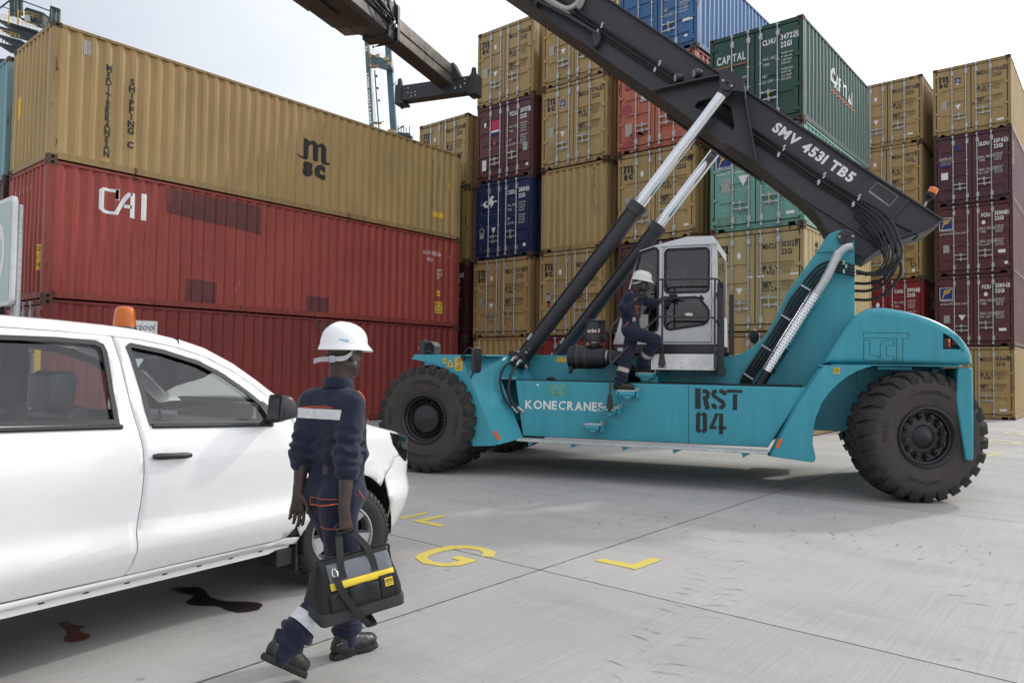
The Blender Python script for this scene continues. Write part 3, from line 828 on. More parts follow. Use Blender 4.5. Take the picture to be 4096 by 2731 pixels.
# --- the column beyond it to the left
XT, YT = -22.30, 5.30
container((XT, YT, 2*HC), 12.192, HC, 'teal', 'pale teal ribbed container at the left edge, top of its stack', 'plain', grp='L')
container((XT, YT, HC), 12.192, HC, 'dark_maroon', 'rusty dark maroon container at the left edge under the pale teal one', 'plain', grp='L')
container((XT, YT, 0), 12.192, HC, 'pine', 'dark green container at the left edge, bottom of its stack behind the sign', 'plain', grp='L')

# --- the row of twenty-foot stacks behind the machine
RY = 18.10
def stack(x, y, boxes, grp='R', L=6.058):
    rj = random.Random(int(x*7))
    for i, kw in enumerate(boxes):
        kw = dict(kw); key = kw.pop('key'); lab = kw.pop('label')
        dx = rj.uniform(-.03, .03); dy = rj.uniform(-.03, .03)
        container((x+dx, y+dy, i*SC), L, SC, key, lab, grp=grp, **kw)
def msc(owner, num, chk, ex=None, logo=True):
    e = {'white_mark': [disc2d(.80, 1.95, .05, .085), (np.array([(.72,1.12),(.90,1.12),(.81,.94)]), [(0,1,2)])], 'grey_mark': [rect2d(.26,1.02,.46,1.32)]}
    if ex:
        for k, v in ex.items(): e.setdefault(k, []); e[k] = e[k] + v
    return door_marks(owner, num, chk, 'msc', logo, e)
GLs = {'blue_mark': [rect2d(.72,1.88,.90,2.08)], 'white_2': [tx('GL', .74, 1.93, .10, wid=.14, shear=.2)]}
stack(-19.73, RY, [
 dict(key='dark_maroon', label='dark maroon container at ground level, half hidden in the gap right of the long stack', front='plain'),
 dict(key='dark_maroon', label='dark maroon container reading 15125 in the gap right of the long stack', ribs=4, notch=2, D=door_marks('TRIU', '815125', '0', 'plain')),
 dict(key='tan_old', label='grimy tan blind-ended container in the gap, under the one numbered 259051', front='plain', endD={'black_mark': col_text('MSCU16', 2.05, 2.3, .13, .2, .5, .0)}),
 dict(key='tan', label='tan container numbered 259051 topping the four-high stack beside the long left stack', D=msc('MSCU', '259051', '4'), notch=1),
])
stack(-16.908, RY, [
 dict(key='tan', label='tan ribbed container on the ground left of the lift cylinders', front='plain', endD={'black_mark': col_text('MEDU', 2.10, 2.35, .13, .2, .5, .0)}),
 dict(key='tan', label='tan container numbered 157881 just under the navy container', D=msc('MEDU', '157881', '9', {'red_mark': [rect2d(.94,1.52,1.0,1.56)]}), notch=1),
 dict(key='navy', label='navy blue container with a white horse emblem', ribs=5, notch=2, D=door_marks('CXDU', '210134', '6', 'plain', extra={**horse(), 'grey_mark': [rect2d(.20,.72,.40,1.04)], 'white_2': [(np.array([(.74,1.04),(.92,1.04),(.83,.84)]), [(0,1,2)]), disc2d(2.15,.36,.06,.06)]})),
 dict(key='maroon', label='maroon container with a red square lessor sign, above the navy one', ribs=5, notch=2, D=door_marks('TCLU', '207590', '1', 'plain', extra={**talx(), 'grey_mark': [rect2d(2.02,.82,2.2,1.08)], 'orange_mark': [rect2d(.76,1.22,.82,1.32)], 'white_2': [disc2d(2.2,.36,.055,.055)]})),
 dict(key='tan', label='tan container numbered 310624, highest of the stack beside the spreader', D=msc('MSCU', '310624', '5'), notch=2),
])
stack(-14.087, RY, [
 dict(key='deep_red', label='dark red container at ground level behind the two lift cylinders', ribs=4),
 dict(key='tan', label='tan container with two dark torn sticker scars behind the lift cylinders', D=msc('MEDU', '304857', '2', {'pale_patch_mark': [disc2d(.36,1.45,.15,.17), disc2d(.82,1.5,.14,.17)], 'pink_patch_mark': [rect2d(.30,.88,.44,1.08)]}), notch=1),
 dict(key='tan', label='tan blind-ended container lettered MSCU 162 down its face', front='plain', notch=2, endD={'black_mark': col_text('MSCU 162', 1.98, 2.42, .12, .17, .55, .0), 'pale_patch_mark': [rect2d(1.95,.95,2.25,1.5)]}),
 dict(key='tan', label='tan container numbered 179631 with faded grey rectangles on its left door', D=msc('MEDU', '179631', '7', {'pale_patch_mark': [rect2d(.18,1.34,.60,1.60), rect2d(.20,.30,.62,.82)], 'blue_1': [rect2d(.72,1.9,.90,2.1)], 'white_2': [tx('GL', .74, 1.95, .10, wid=.14, shear=.2)]}), notch=1),
 dict(key='tan', label='tan container half behind the boom, directly above the one numbered 179631', D=msc('MSCU', '285530', '3'), notch=1),
])
stack(-11.266, RY, [
 dict(key='deep_red', label='dark red container at ground level behind the cab', ribs=4),
 dict(key='plum', label='plum purple container seen through the cab glass', ribs=5, D=door_marks('GESU', '248760', '3', 'plain')),
 dict(key='tan', label='tan container ending in 2089, crossed by the chrome cylinder rods', D=msc('MSCU', '202089', '0', {'white_1': [rect2d(2.1,.32,2.25,.38)]}), notch=1),
 dict(key='pink', label='faded salmon pink container with magenta overspray, under the boom', ribs=4, notch=2, D={'pink_patch_mark': [disc2d(.36,1.95,.14,.08), disc2d(.30,1.28,.20,.16), disc2d(.62,.48,.22,.12), disc2d(.35,.30,.2,.09), disc2d(.8,.55,.12,.09)], 'grey_mark': [rect2d(.26,.50,.48,.86), rect2d(.76,1.42,.98,1.82)], 'white_2': [disc2d(.87,1.62,.08,.14)]}),
 dict(key='blue', label='bright blue container, topmost of all, cut by the upper frame edge', ribs=5, notch=2, D=door_marks('FSCU', '377109', '5', 'plain', extra={'white_1': [rect2d(2.0,.78,2.3,.86), disc2d(2.1,.38,.06,.04)]})),
])
stack(-8.445, RY, [
 dict(key='tan', label='tan container at ground level seen between the cab and the tower', D=msc('MSCU', '262811', '0'), notch=1),
 dict(key='tan_pale', label='tan container numbered 302127, right of the white cab', D=msc('MSCU', '302127', '7', {'white_1': [rect2d(1.0,1.36,1.16,1.41), rect2d(1.28,1.36,1.46,1.41), rect2d(2.1,1.38,2.3,1.42)]}), sideD={'black_mark': col_text('MEDIT', 1.0, 2.3, .16, .2, .8, .02)}, notch=2),
 dict(key='mint', label='mint green container under the boom, below the dark green one', ribs=3, notch=2, D={**flor(), 'grey_mark': [rect2d(.30,1.05,.56,1.42)], 'white_2': [(np.array([(.76,1.44),(1.04,1.44),(.90,1.16)]), [(0,1,2)]), rect2d(2.0,.3,2.2,.38)], 'sage': [rect2d(.16,.22,.62,.42), rect2d(.78,.42,1.0,.58)]}),
 dict(key='pine', label='dark green container with CAPITAL lettering on its doors and ribbed side', ribs=3, notch=0, D=door_marks('CLHU', '347226', '0', 'plain', extra=capital()),
      sideD={'white_mark': [tx('C', 2.30,1.62,.42,sx=.9,bold=.03), tx('A',2.62,1.58,.36,sx=.8,bold=.03), tx('P',2.95,1.56,.36,sx=.8,bold=.03), tx('I',3.30,1.54,.36,sx=.8,bold=.03), tx('T',3.45,1.54,.36,sx=.8,bold=.03), tx('A',3.80,1.52,.36,sx=.8,bold=.03), tx('L',4.12,1.5,.36,sx=.8,bold=.03)], 'orange_mark': [rect2d(2.2,1.40,4.6,1.43)]}),
])
# --- the two far stacks on the right
BY = 30.91
stack(-8.30, BY, [
 dict(key='maroon', label='maroon container at ground level hidden low behind the engine hood', ribs=4),
 dict(key='bright_red', label='bright red container numbered 290269, just above the turquoise hood', ribs=5, D=door_marks('CAIU', '290269', '1', 'plain', extra={'white_1': [disc2d(.86,1.62,.07,.1)]}), sideD={'white_mark': CAI(1.4,1.5,.9,.6)}),
 dict(key='tan_old', label='tan container with a black scrawl on its door, above the bright red one', D=msc('MEDU', '420761', '8', {'black_1': [stroke2d([(1.95,.62),(2.0,.75),(2.1,.72),(2.05,.55),(2.2,.6),(2.25,.5),(2.1,.42),(2.05,.55)], .03)], 'white_1': [disc2d(2.15,.3,.06,.06)]}), notch=1),
 dict(key='tan', label='tan container numbered 118729 behind the rear end of the boom', D=msc('MEDU', '118729', '1', {'blue_mark': [rect2d(2.12,1.84,2.22,1.89)]}), notch=2),
 dict(key='tan', label='tan container numbered 197580, top of the stack left of the rightmost one', D=msc('MSCU', '197580', '4', {'white_1': [rect2d(1.9,.34,2.1,.4)]}), notch=2),
], 'B')
stack(-5.479, BY, [
 dict(key='tan', label='tan container numbered 153668 on the ground at the right edge', D=msc('MSCU', '153668', '0', {'white_1': [rect2d(1.98,.30,2.2,.38)]}), notch=2),
 dict(key='maroon', label='maroon container with a blue and yellow flag sign, lower of two, beside the hood', ribs=4, notch=2, D=door_marks('FCIU', '258544', '5', 'florens', extra={**flor(), 'white_2': [(np.array([(.74,1.14),(.98,1.14),(.86,.94)]), [(0,1,2)]), rect2d(1.98,.54,2.2,.64), disc2d(1.60,1.86,.06,.075)], 'grey_mark': [rect2d(.28,.86,.48,1.14)]})),
 dict(key='maroon', label='maroon container with a blue and yellow flag sign, upper of two, at the boom end', ribs=4, notch=2, D=door_marks('FCIU', '333000', '6', 'florens', extra={**flor(), 'white_2': [rect2d(1.98,.72,2.2,.84), disc2d(2.22,.36,.06,.06), disc2d(1.55,1.86,.06,.075)], 'grey_mark': [rect2d(.28,.86,.48,1.14)]})),
 dict(key='plum', label='purple-brown container with a blue and gold lessor panel', ribs=4, notch=2, D=door_marks('GLDU', '537426', '2', 'florens', extra={**gold(), 'blue_mark': [rect2d(.72,2.0,.86,2.2)]}), sideD={'yellow_mark': col_text('GOLD', .5, 2.2, .18, .22, .6, .02)}),
 dict(key='tan', label='tan container numbered 171565, topmost at the right edge', D=msc('MEDU', '171565', '5', {'blue_1': [rect2d(.72,1.92,.90,2.12)], 'white_2': [tx('GL', .74, 1.97, .10, wid=.14, shear=.2)], 'white_1': [rect2d(2.0,.28,2.22,.36)], 'pink_patch_mark': [rect2d(1.25,1.0,1.40,1.1), rect2d(.12,.8,.20,.9)]}), notch=1),
], 'B')
# ------------------------------------------------------------------ reach stacker
M['turq'] = steel('turquoise_paint', (0.055, 0.33, 0.405), 0.0, 0.26, 0.33)
M['boomgrey'] = plain('charcoal_paint', (0.034, 0.034, 0.038), 0.46, var=0.14, scale=1.6)
M['boomunder'] = plain('brown_underside_steel', (0.050, 0.040, 0.032), 0.6, var=0.3, scale=3)  # separate brown tone given to the faces that point down
M['cabwhite'] = plain('cab_white', (0.62, 0.63, 0.64), 0.4, var=0.06, scale=3, coat=0.2)
M['alu'] = plain('bare_aluminium', (0.62, 0.62, 0.60), 0.36, 0.75, var=0.22, scale=5)
M['cabglass'] = glass('cab_glass', (0.34, 0.35, 0.36), 0.05)
M['hole'] = M['dark']
def tyre_mat():
    m, t, p = _mat('dusty_tyre')
    P = pos(t); n = noise(t, 5, 6, 0.65, P); n2 = noise(t, 38, 4, 0.7, P)
    c = ramp(t, n, 0.35, 0.75, (0.022, 0.020, 0.0185, 1), (0.048, 0.043, 0.039, 1))
    c = mixc(t, math_(t, 'MULTIPLY', ramp(t, n2, 0.55, 0.75), 0.5), c, (0.065, 0.06, 0.055))
    t.links.new(c, p.inputs['Base Color']); p.inputs['Roughness'].default_value = 0.78; p.inputs['Specular IOR Level'].default_value = 0.3
    bump(t, p, n2, 0.25, 0.006); return m
M['tyre'] = tyre_mat()
M['sidewall'] = plain('dusty_sidewall', (0.052, 0.045, 0.039), 0.85, var=0.25, scale=9, bmp=0.2)
M['rimblack'] = plain('black_rim', (0.018, 0.018, 0.019), 0.42, var=0.25, scale=8)
M['amber'] = plain('amber_lens', (0.85, 0.20, 0.015), 0.18, var=0.06, coat=0.5)
M['redlens'] = plain('red_lens', (0.5, 0.02, 0.02), 0.2, var=0.06, coat=0.5)
M['lens'] = plain('clear_lamp', (0.55, 0.57, 0.58), 0.12, 0.3, var=0.1)
M['mirror'] = plain('mirror_glass', (0.7, 0.72, 0.75), 0.04, 1.0, var=0.02)

def rounded_prism(mb, poly, y0, y1, r, hole=None, seg=4, m=0):
    """side outline swept across y with soft edges; an optional hole in the near face"""
    P = [Vector((p[0], p[1], 0)) for p in poly]; n = len(P)
    area = sum(P[i].x*P[(i+1) % n].y - P[(i+1) % n].x*P[i].y for i in range(n))
    if area < 0: P = P[::-1]
    nor = []
    for i in range(n):
        d1 = (P[i]-P[i-1]).normalized(); d2 = (P[(i+1) % n]-P[i]).normalized()
        n1 = Vector((d1.y, -d1.x, 0)); n2 = Vector((d2.y, -d2.x, 0)); mm = n1+n2
        mm = mm.normalized() if mm.length > 1e-4 else n1
        nor.append(mm/max(0.45, mm.dot(n1)))
    rings = []
    for k in range(seg+1):
        a = math.pi/2*k/seg; rings.append((r*(1-math.sin(a)), y0 + r*(1-math.cos(a))))
    for k in range(seg, -1, -1):
        a = math.pi/2*k/seg; rings.append((r*(1-math.sin(a)), y1 - r*(1-math.cos(a))))
    vs = []
    for ins, y in rings:
        for i in range(n):
            q = P[i] - nor[i]*ins; vs.append((q.x, y, q.y))
    fs = []
    for k in range(len(rings)-1):
        for i in range(n): fs.append((k*n+i, k*n+(i+1) % n, (k+1)*n+(i+1) % n, (k+1)*n+i))
    L = len(rings)-1
    fs.append(tuple(range(L*n, L*n+n)))
    if hole is None: fs.append(tuple(range(n-1, -1, -1))); mb.add(vs, fs, m)
    else:
        mb.add(vs, fs, m)
        v, f = fill2d([[(vs[i][0], vs[i][2]) for i in range(n)], hole]); mb.add([(a, y0, c) for a, c in v], f, m)
MX, MY, MYAW = -8.77576, 9.57310, R_(18.5)
RS = empty('reach_stacker', (MX, MY, 0), MYAW, 'turquoise container handler with a black boom and white cab', 'reach stacker')
def part(mb, name, mt, parent=RS, smooth=30, bevel=0, fix=True, seg=2): return mb.build(name, [M[k] for k in (mt if isinstance(mt, (list, tuple)) else [mt])], parent, smooth, bevel, fix, seg)
XZ = lambda y, lift=0.0: (lambda a, c, l: (a, y-lift-l, c))
def lay(name, shapes, key, y, parent=RS, ox=0, oz=0, sx=1, sz=1):
    b = MB()
    for v, f in shapes: b.add([(ox+float(a)*sx, y, oz+float(c)*sz) for a, c in v], f)
    return part(b, name, key, parent, smooth=0, fix=False)

# ---- wheels (modelled about the hub, outer face towards -y)
TR, TW = 0.815, 0.50
def tyre_mesh():
    b = MB(); h = TW/2
    prof = [(0.345,-h+0.05),(0.37,-h+0.015),(0.42,-h+0.0),(0.52,-h-0.018),(0.62,-h-0.022),(0.685,-h-0.008),(0.73,-h+0.01),(0.762,-h+0.05),(0.772,-h+0.10),(0.775,0)]
    prof = prof + [(r, -y) for r, y in prof[-2::-1]] + [(0.345, 0)]
    b.lathe([(r, -y) for r, y in prof], (0,0,0), (0,-1,0), 72, 1, closed=True)
    n = 26
    for s in (-1, 1):
        for i in range(n):
            a0 = 2*math.pi*(i + (0.5 if s > 0 else 0))/n; wid = 2*math.pi/n*0.60
            cs = [(-h-0.014,0.672,-0.03),(-h-0.020,0.735,-0.02),(-h+0.012,0.792,0.0),(-h+0.055,0.812,0.015),(-0.03,0.818,0.09)]
            bot = [0.66,0.70,0.74,0.755,0.765]
            vs = []
            for (y, r, sk), rb in zip(cs, bot):
                w2 = wid/2*(1.0 if r < 0.8 or y < -0.1 else 0.86)
                for da, rr_ in ((-w2, r), (w2, r), (w2, rb), (-w2, rb)):
                    a = a0 + da + sk; yy = y if rr_ == r else y+0.012
                    vs.append((rr_*math.cos(a), yy*(-s), rr_*math.sin(a)))
            fs = [(0,1,2,3),(16,19,18,17)]
            for k in range(4):
                for q in range(4): fs.append((k*4+q, k*4+(q+1) % 4, k*4+4+(q+1) % 4, k*4+4+q))
            b.add(vs, fs, 0)
    # raised sidewall lettering
    for txt, mid, rad, flip in (('ContainerMaster', 90, 0.565, 1), ('ContiTerminal', 270, 0.565, 1), ('18.00-25', 180, 0.565, 1), ('Continental', 0, 0.565, 1)):
        v, f, w = text2d(txt, 0.062, sx=0.8, bold=0.012)
        vv = []
        for x, z in v:
            a = R_(mid) - (x-w/2)/rad; r = rad+z-0.03
            vv.append((r*math.cos(a), -h-0.0235, r*math.sin(a)))
        b.add(vv, f, 2)
    me = b.mesh('tyre', [M['tyre'], M['sidewall'], M['tyre']], smooth=38)
    return me
TYRE = tyre_mesh()
def rim_front():
    b = MB(); h = TW/2
    b.lathe([(0.35,h-0.03),(0.372,h-0.012),(0.372,h+0.012),(0.355,h+0.016),(0.335,h-0.005),(0.325,h-0.05),(0.312,h-0.06),(0.30,h-0.12),(0.255,h-0.17),(0.225,h-0.17),(0.225,h-0.10),(0.20,h-0.07),(0.165,h-0.065),(0.15,h-0.06),(0.06,h-0.055),(0.03,h-0.045),(0.0001,h-0.045)], (0,0,0), (0,-1,0), 48, cap=False)
    for i in range(30):
        a = 2*math.pi*i/30
        if i in (7, 21): continue
        c = Vector((0.252*math.cos(a), -(h-0.165), 0.252*math.sin(a))); b.lathe([(0.021,0),(0.021,0.03),(0.012,0.05),(0.0001,0.052)], c, (0,-1,0), 6)
    return b.mesh('rim', M['rimblack'], smooth=30)
def rim_rear():
    b = MB(); h = TW/2
    b.lathe([(0.35,h-0.03),(0.372,h-0.012),(0.372,h+0.012),(0.355,h+0.016),(0.335,h-0.005),(0.325,h-0.04),(0.31,h-0.045),(0.30,h-0.10),(0.262,h-0.115),(0.24,h-0.10),(0.15,h-0.09),(0.125,h-0.06),(0.105,h-0.05),(0.06,h+0.0),(0.02,h+0.02),(0.0001,h+0.02)], (0,0,0), (0,-1,0), 48, cap=False)
    for i in range(12):
        a = 2*math.pi*(i+.5)/12; ca, sa = math.cos(a), math.sin(a)
        for r0, r1, w, y0, y1 in ((0.215,0.285,0.028,h-0.12,h-0.06),):
            vs = []
            for y in (y0, y1):
                for r, t in ((r0,-w),(r1,-w),(r1,w),(r0,w)): vs.append((r*ca-t*sa, -y, r*sa+t*ca))
            b.add(vs, [(0,1,2,3),(7,6,5,4),(0,4,5,1),(1,5,6,2),(2,6,7,3),(3,7,4,0)])
        b.lathe([(0.018,0),(0.018,0.03),(0.0001,0.034)], (0.25*ca, -(h-0.06), 0.25*sa), (0,-1,0), 6)
    return b.mesh('rim', M['rimblack'], smooth=30)
RF, RR = rim_front(), rim_rear()
def wheel(x, y, rim, yaw=0.0, flip=False, spin=0.0):
    w = empty('wheel', (x, y, TR)); w.parent = RS
    w.rotation_euler = (0, spin, yaw + (math.pi if flip else 0))
    t = link('tyre', TYRE, w, 0.008, 2); link('rim', rim, w)
    return w
for s in (-1, 1):
    wheel(0, s*(2.05-TW/2), RF, 0, s > 0, 0.05); wheel(0, s*(2.05-TW*1.5-0.08), RF, 0, s > 0, 0.4)
    wheel(6.63, s*1.30, RR, R_(25), s > 0, 0.1)
ax = MB(); ax.tube([(0,-1.2,TR),(0,1.2,TR)], 0.2, 14); ax.box(-0.3,0.3,-0.45,0.45,0.55,1.1)
part(ax, 'drive_axle', 'black'); ax = MB(); ax.tube([(6.63,-1.15,TR-.05),(6.63,1.15,TR-.05)], 0.11, 10); ax.box(6.45,6.8,-0.6,0.6,0.55,0.95)
part(ax, 'steer_axle', 'black')

# ---- chassis
prof = [(-0.75,0.95),(-0.75,1.72),(-0.68,1.80),(0.82,1.81),(1.86,1.81),(4.15,1.80),(4.28,1.805),(4.38,1.825),(4.50,1.87),(4.62,1.95),(4.73,2.04),(4.81,2.14),(4.94,2.38),(5.09,2.72),(5.51,3.33),(5.60,3.49),(5.66,3.55),(5.76,3.59),(5.90,3.59),(5.955,3.56),(5.975,3.50),(5.975,2.41),(6.1,1.95),(7.06,1.66),(7.06,0.78),(5.35,0.78),(4.9,0.62),(1.4,0.62),(0.9,0.78),(0.5,0.95)]
b = MB()
for s in (-1, 1): b.prism(prof, s*0.66, s*0.60)
part(b, 'chassis', 'turq', bevel=0.008)
b = MB(); b.box(-0.7,5.3,-0.60,0.60,1.05,1.25); b.box(-0.74,-0.6,-0.60,0.60,1.0,1.75); b.box(1.5,1.7,-0.6,0.6,0.64,1.7); b.box(5.9,7.05,-0.6,0.6,0.8,1.68)
part(b, 'frame_deck', 'turq', bevel=0.01)
b = MB(); b.box(1.95,4.2,-0.62,-0.45,1.815,1.90); b.box(1.95,4.2,0.45,0.62,1.815,1.90); part(b, 'cab_rail', 'blackmetal', bevel=0.006)
b = MB(); b.prism([(5.62,3.51),(5.52,3.35),(5.50,3.31),(5.53,3.285),(5.965,3.285),(5.965,3.50),(5.94,3.545),(5.88,3.575),(5.76,3.575),(5.66,3.54)], -0.685, -0.661); part(b, 'pivot_plate', 'turq', bevel=0.006)
b = MB()
for s in (-1, 1):
    b.lathe([(0.108,0),(0.108,0.03),(0.10,0.036),(0.018,0.036),(0.018,0.01),(0.0001,0.01)], (5.865,s*0.685,3.48), (0,s,0), 28)
part(b, 'pivot_pin', 'blackmetal')
b = MB()
for dx in (-0.085, 0.085): b.lathe([(0.016,0),(0.016,0.012),(0.0001,0.016)], (5.865+dx,-0.72,3.485), (0,-1,0), 10)
part(b, 'bolt', 'galv')

# ---- tank boxes with the side lettering
for s in (-1, 1):
    b = MB(); y0, y1 = sorted((s*1.5, s*0.70)); b.prism([(1.26,1.41),(5.35,1.395),(4.87,0.59),(1.39,0.58)], y0, y1)
    part(b, 'side_tank', 'turq', bevel=0.012)
b = MB(); b.box(3.832,3.838,-1.502,-1.49,0.60,1.395); b.box(1.32,5.30,-1.48,-0.72,1.411,1.418); part(b, 'seam', 'black', smooth=0)
def stencil(s, x, z, h, wid, cut):
    v, f, w = text2d(s, h, wid, bold=0.05); return (v+np.array([x, z]), f)
KN = [tx('KONE', 1.425, 0.995, 0.122, wid=0.50, bold=0.03)]
c0 = 1.955; KN += [stroke2d([(c0+.108,1.093),(c0+.085,1.112)] + arc(c0+.062, 1.055, .053, 68, 292, 12) + [(c0+.092,1.018)], .021), rect2d(c0+.115,1.018,c0+.128,1.030), tx('RANES', 2.085, 0.995, 0.122, wid=0.535, bold=0.03)]
lay('lettering', KN, 'white_mark', -1.504)
# stencilled fleet number: strokes with the stencil bridges left open
S = lambda p, w=.085: stroke2d(p, w*.74)
bx, bz = 3.91, 1.07
RST = [S([(bx+.05,bz),(bx+.05,bz+.285)], .10), S([(bx+.115,bz+.245),(bx+.16,bz+.245),(bx+.182,bz+.225),(bx+.182,bz+.175),(bx+.16,bz+.155),(bx+.115,bz+.155)], .075), S([(bx+.15,bz+.13),(bx+.182,bz)], .085),
       S([(bx+.41,bz+.20),(bx+.40,bz+.235),(bx+.37,bz+.25),(bx+.335,bz+.25)], .07), S([(bx+.305,bz+.25),(bx+.27,bz+.245),(bx+.25,bz+.215),(bx+.27,bz+.18),(bx+.38,bz+.105),(bx+.395,bz+.065),(bx+.375,bz+.035),(bx+.335,bz+.03)], .07), S([(bx+.305,bz+.03),(bx+.27,bz+.035),(bx+.25,bz+.08)], .07),
       S([(bx+.43,bz+.255),(bx+.635,bz+.255)], .055), S([(bx+.54,bz+.215),(bx+.54,bz)], .075)]
b2 = 0.74
RST += [S([(bx+.085,b2+.275),(bx+.055,b2+.25),(bx+.052,b2+.045),(bx+.085,b2+.015)], .075), S([(bx+.112,b2+.275),(bx+.145,b2+.25),(bx+.148,b2+.045),(bx+.112,b2+.015)], .075),
        S([(bx+.31,b2+.28),(bx+.23,b2+.085),(bx+.30,b2+.085)], .06), S([(bx+.36,b2+.28),(bx+.36,b2)], .07), S([(bx+.325,b2+.085),(bx+.43,b2+.085)], .06)]
lay('fleet_number', RST, 'black_mark', -1.504)
M['oldglue'] = plain('old_sticker_glue', (0.09, 0.32, 0.26), 0.6, var=0.3, scale=14)
lay('sticker', [rect2d(1.78,1.20,2.08,1.37)], 'oldglue', -1.503)
lay('sticker', [rect2d(1.60,1.338,1.64,1.362)], 'white_mark', -1.503); lay('sticker', [rect2d(1.64,1.70,1.80,1.78)], 'yellow_mark', -0.663)

# ---- catwalk along the tank
b = MB(); b.box(1.39,4.88,-1.76,-1.502,0.525,0.555); part(b, 'catwalk', 'alu', bevel=0.004)
b = MB()
for i in range(88):
    for j in range(6):
        b.lathe([(0.011,0),(0.008,0.008),(0.0001,0.009)], (1.42+i*0.0395+(j % 2)*.018, -1.735+j*.042, 0.555), (0,0,1), 6)
part(b, 'tread_stud', 'galv', smooth=0, fix=False)
b = MB()
for x in (1.55,2.2,2.95,3.65,4.55): b.prism([(x,0.525),(x+.12,0.525),(x+.02,0.46)], -1.72, -1.66); b.box(x,x+.1,-1.66,-1.5,.50,.525)
part(b, 'catwalk_bracket', 'turq', smooth=0)

# ---- fenders
def arcs(cx, cz, r, a0, a1, n=14): return arc(cx, cz, r, a0, a1, n)
FA = [(0.71,0.50),(0.735,0.62),(0.752,0.76),(0.735,0.93),(0.67,1.09),(0.61,1.23),(0.53,1.35),(0.40,1.47),(0.24,1.57),(0.11,1.62),(-0.02,1.66),(-0.31,1.715)]
for s in (-1, 1):
    b = MB(); Y = s*1.9
    y0, y1 = sorted((Y, Y-s*0.025)); b.prism([(-0.31,1.715),(-0.25,1.78),(0.53,1.78),(1.14,0.49),(1.10,0.455),(0.76,0.43),(0.715,0.455)] + FA[:-1], y0, y1)
    b.box(-0.27,0.95,*sorted((s*0.66, s*1.9)),1.765,1.785)
    q = [(0.53,Y,1.78),(1.14,Y,0.47),(1.40,s*1.5,0.55),(0.99,s*1.42,1.42),(0.93,s*1.2,1.78)]
    b.add(q, [(0,1,2,3,4)]); b.add([(p[0]-.02,p[1],p[2]) for p in q], [(0,1,2,3,4)])
    b.add([(0.93,s*1.2,1.78),(0.99,s*1.42,1.42),(1.27,s*.70,1.42),(1.0,s*.66,1.78)], [(0,1,2,3)])
    part(b, 'front_fender', 'turq', smooth=25, bevel=0.006)
RFp = [(5.56,1.69),(6.12,1.692),(6.03,1.655),(5.93,1.61),(5.83,1.545),(5.74,1.47),(5.655,1.38),(5.58,1.28),(5.525,1.19),(5.49,1.09),(5.455,1.0),(5.44,0.91),(5.425,0.79),(5.42,0.64),(5.455,0.50),(5.45,0.46),(5.41,0.435),(4.90,0.485),(5.06,0.80),(5.23,1.15),(5.42,1.47)]
for s in (-1, 1):
    b = MB(); y0, y1 = sorted((s*1.6, s*1.575)); b.prism(RFp, y0, y1)
    for (p, q) in zip(RFp[1:16], RFp[2:17]): b.quad((p[0],s*1.576,p[1]),(q[0],s*1.576,q[1]),(q[0],s*0.9,q[1]),(p[0],s*0.9,p[1]))
    fr = [RFp[17], RFp[18], RFp[19], RFp[20], RFp[0]]
    for p, q in zip(fr, fr[1:]): b.quad((p[0],s*1.6,p[1]),(q[0],s*1.6,q[1]),(q[0]-.04,s*1.46,q[1]),(p[0]-.04,s*1.46,p[1]))
    b.box(5.5,6.1,*sorted((s*0.66, s*1.58)),1.67,1.688)
    part(b, 'rear_fender', 'turq', smooth=25, bevel=0.005)
lay('reflector', [(np.array([(1.075,.66),(1.125,.685),(1.20,.555),(1.15,.535)]), [(0,1,2,3)])], 'orange_mark', -1.905)
lay('reflector', [(np.array([(4.965,.60),(5.01,.72),(5.06,.72),(5.01,.60)]), [(0,1,2,3)])], 'orange_mark', -1.605)
def warn(x, z, w, h, y, nm='warning_sticker'):
    b = MB(); b.add([(x,y,z),(x+w,y,z),(x+w,y,z+h),(x,y,z+h)], [(0,1,2,3)], 0)
    for k in (0,):
        v, f = stroke2d(arc(x+w/2, z+h/2, min(w, h)*.3, -60, 240, 10), min(w, h)*.1); b.add([(a,y-.002,c) for a, c in v], f, 1)
        v, f = rect2d(x+w*.45, z+h*.3, x+w*.55, z+h*.55); b.add([(a,y-.002,c) for a, c in v], f, 1)
    part(b, nm, ['yellow_mark','black_mark'], smooth=0, fix=False)
warn(.235,1.655,.065,.075,-1.905); warn(.44,1.645,.125,.095,-1.905); warn(.44,1.545,.125,.095,-1.905); warn(5.67,1.58,.075,.08,-1.605)
b = MB(); b.add([(.30,-1.905,1.60),(.42,-1.905,1.60),(.36,-1.905,1.72)], [(0,1,2)], 0); b.add([(.345,-1.907,1.62),(.375,-1.907,1.62),(.36,-1.907,1.68)], [(0,1,2)], 1)
part(b, 'warning_sticker', ['yellow_mark','black_mark'], smooth=0, fix=False)

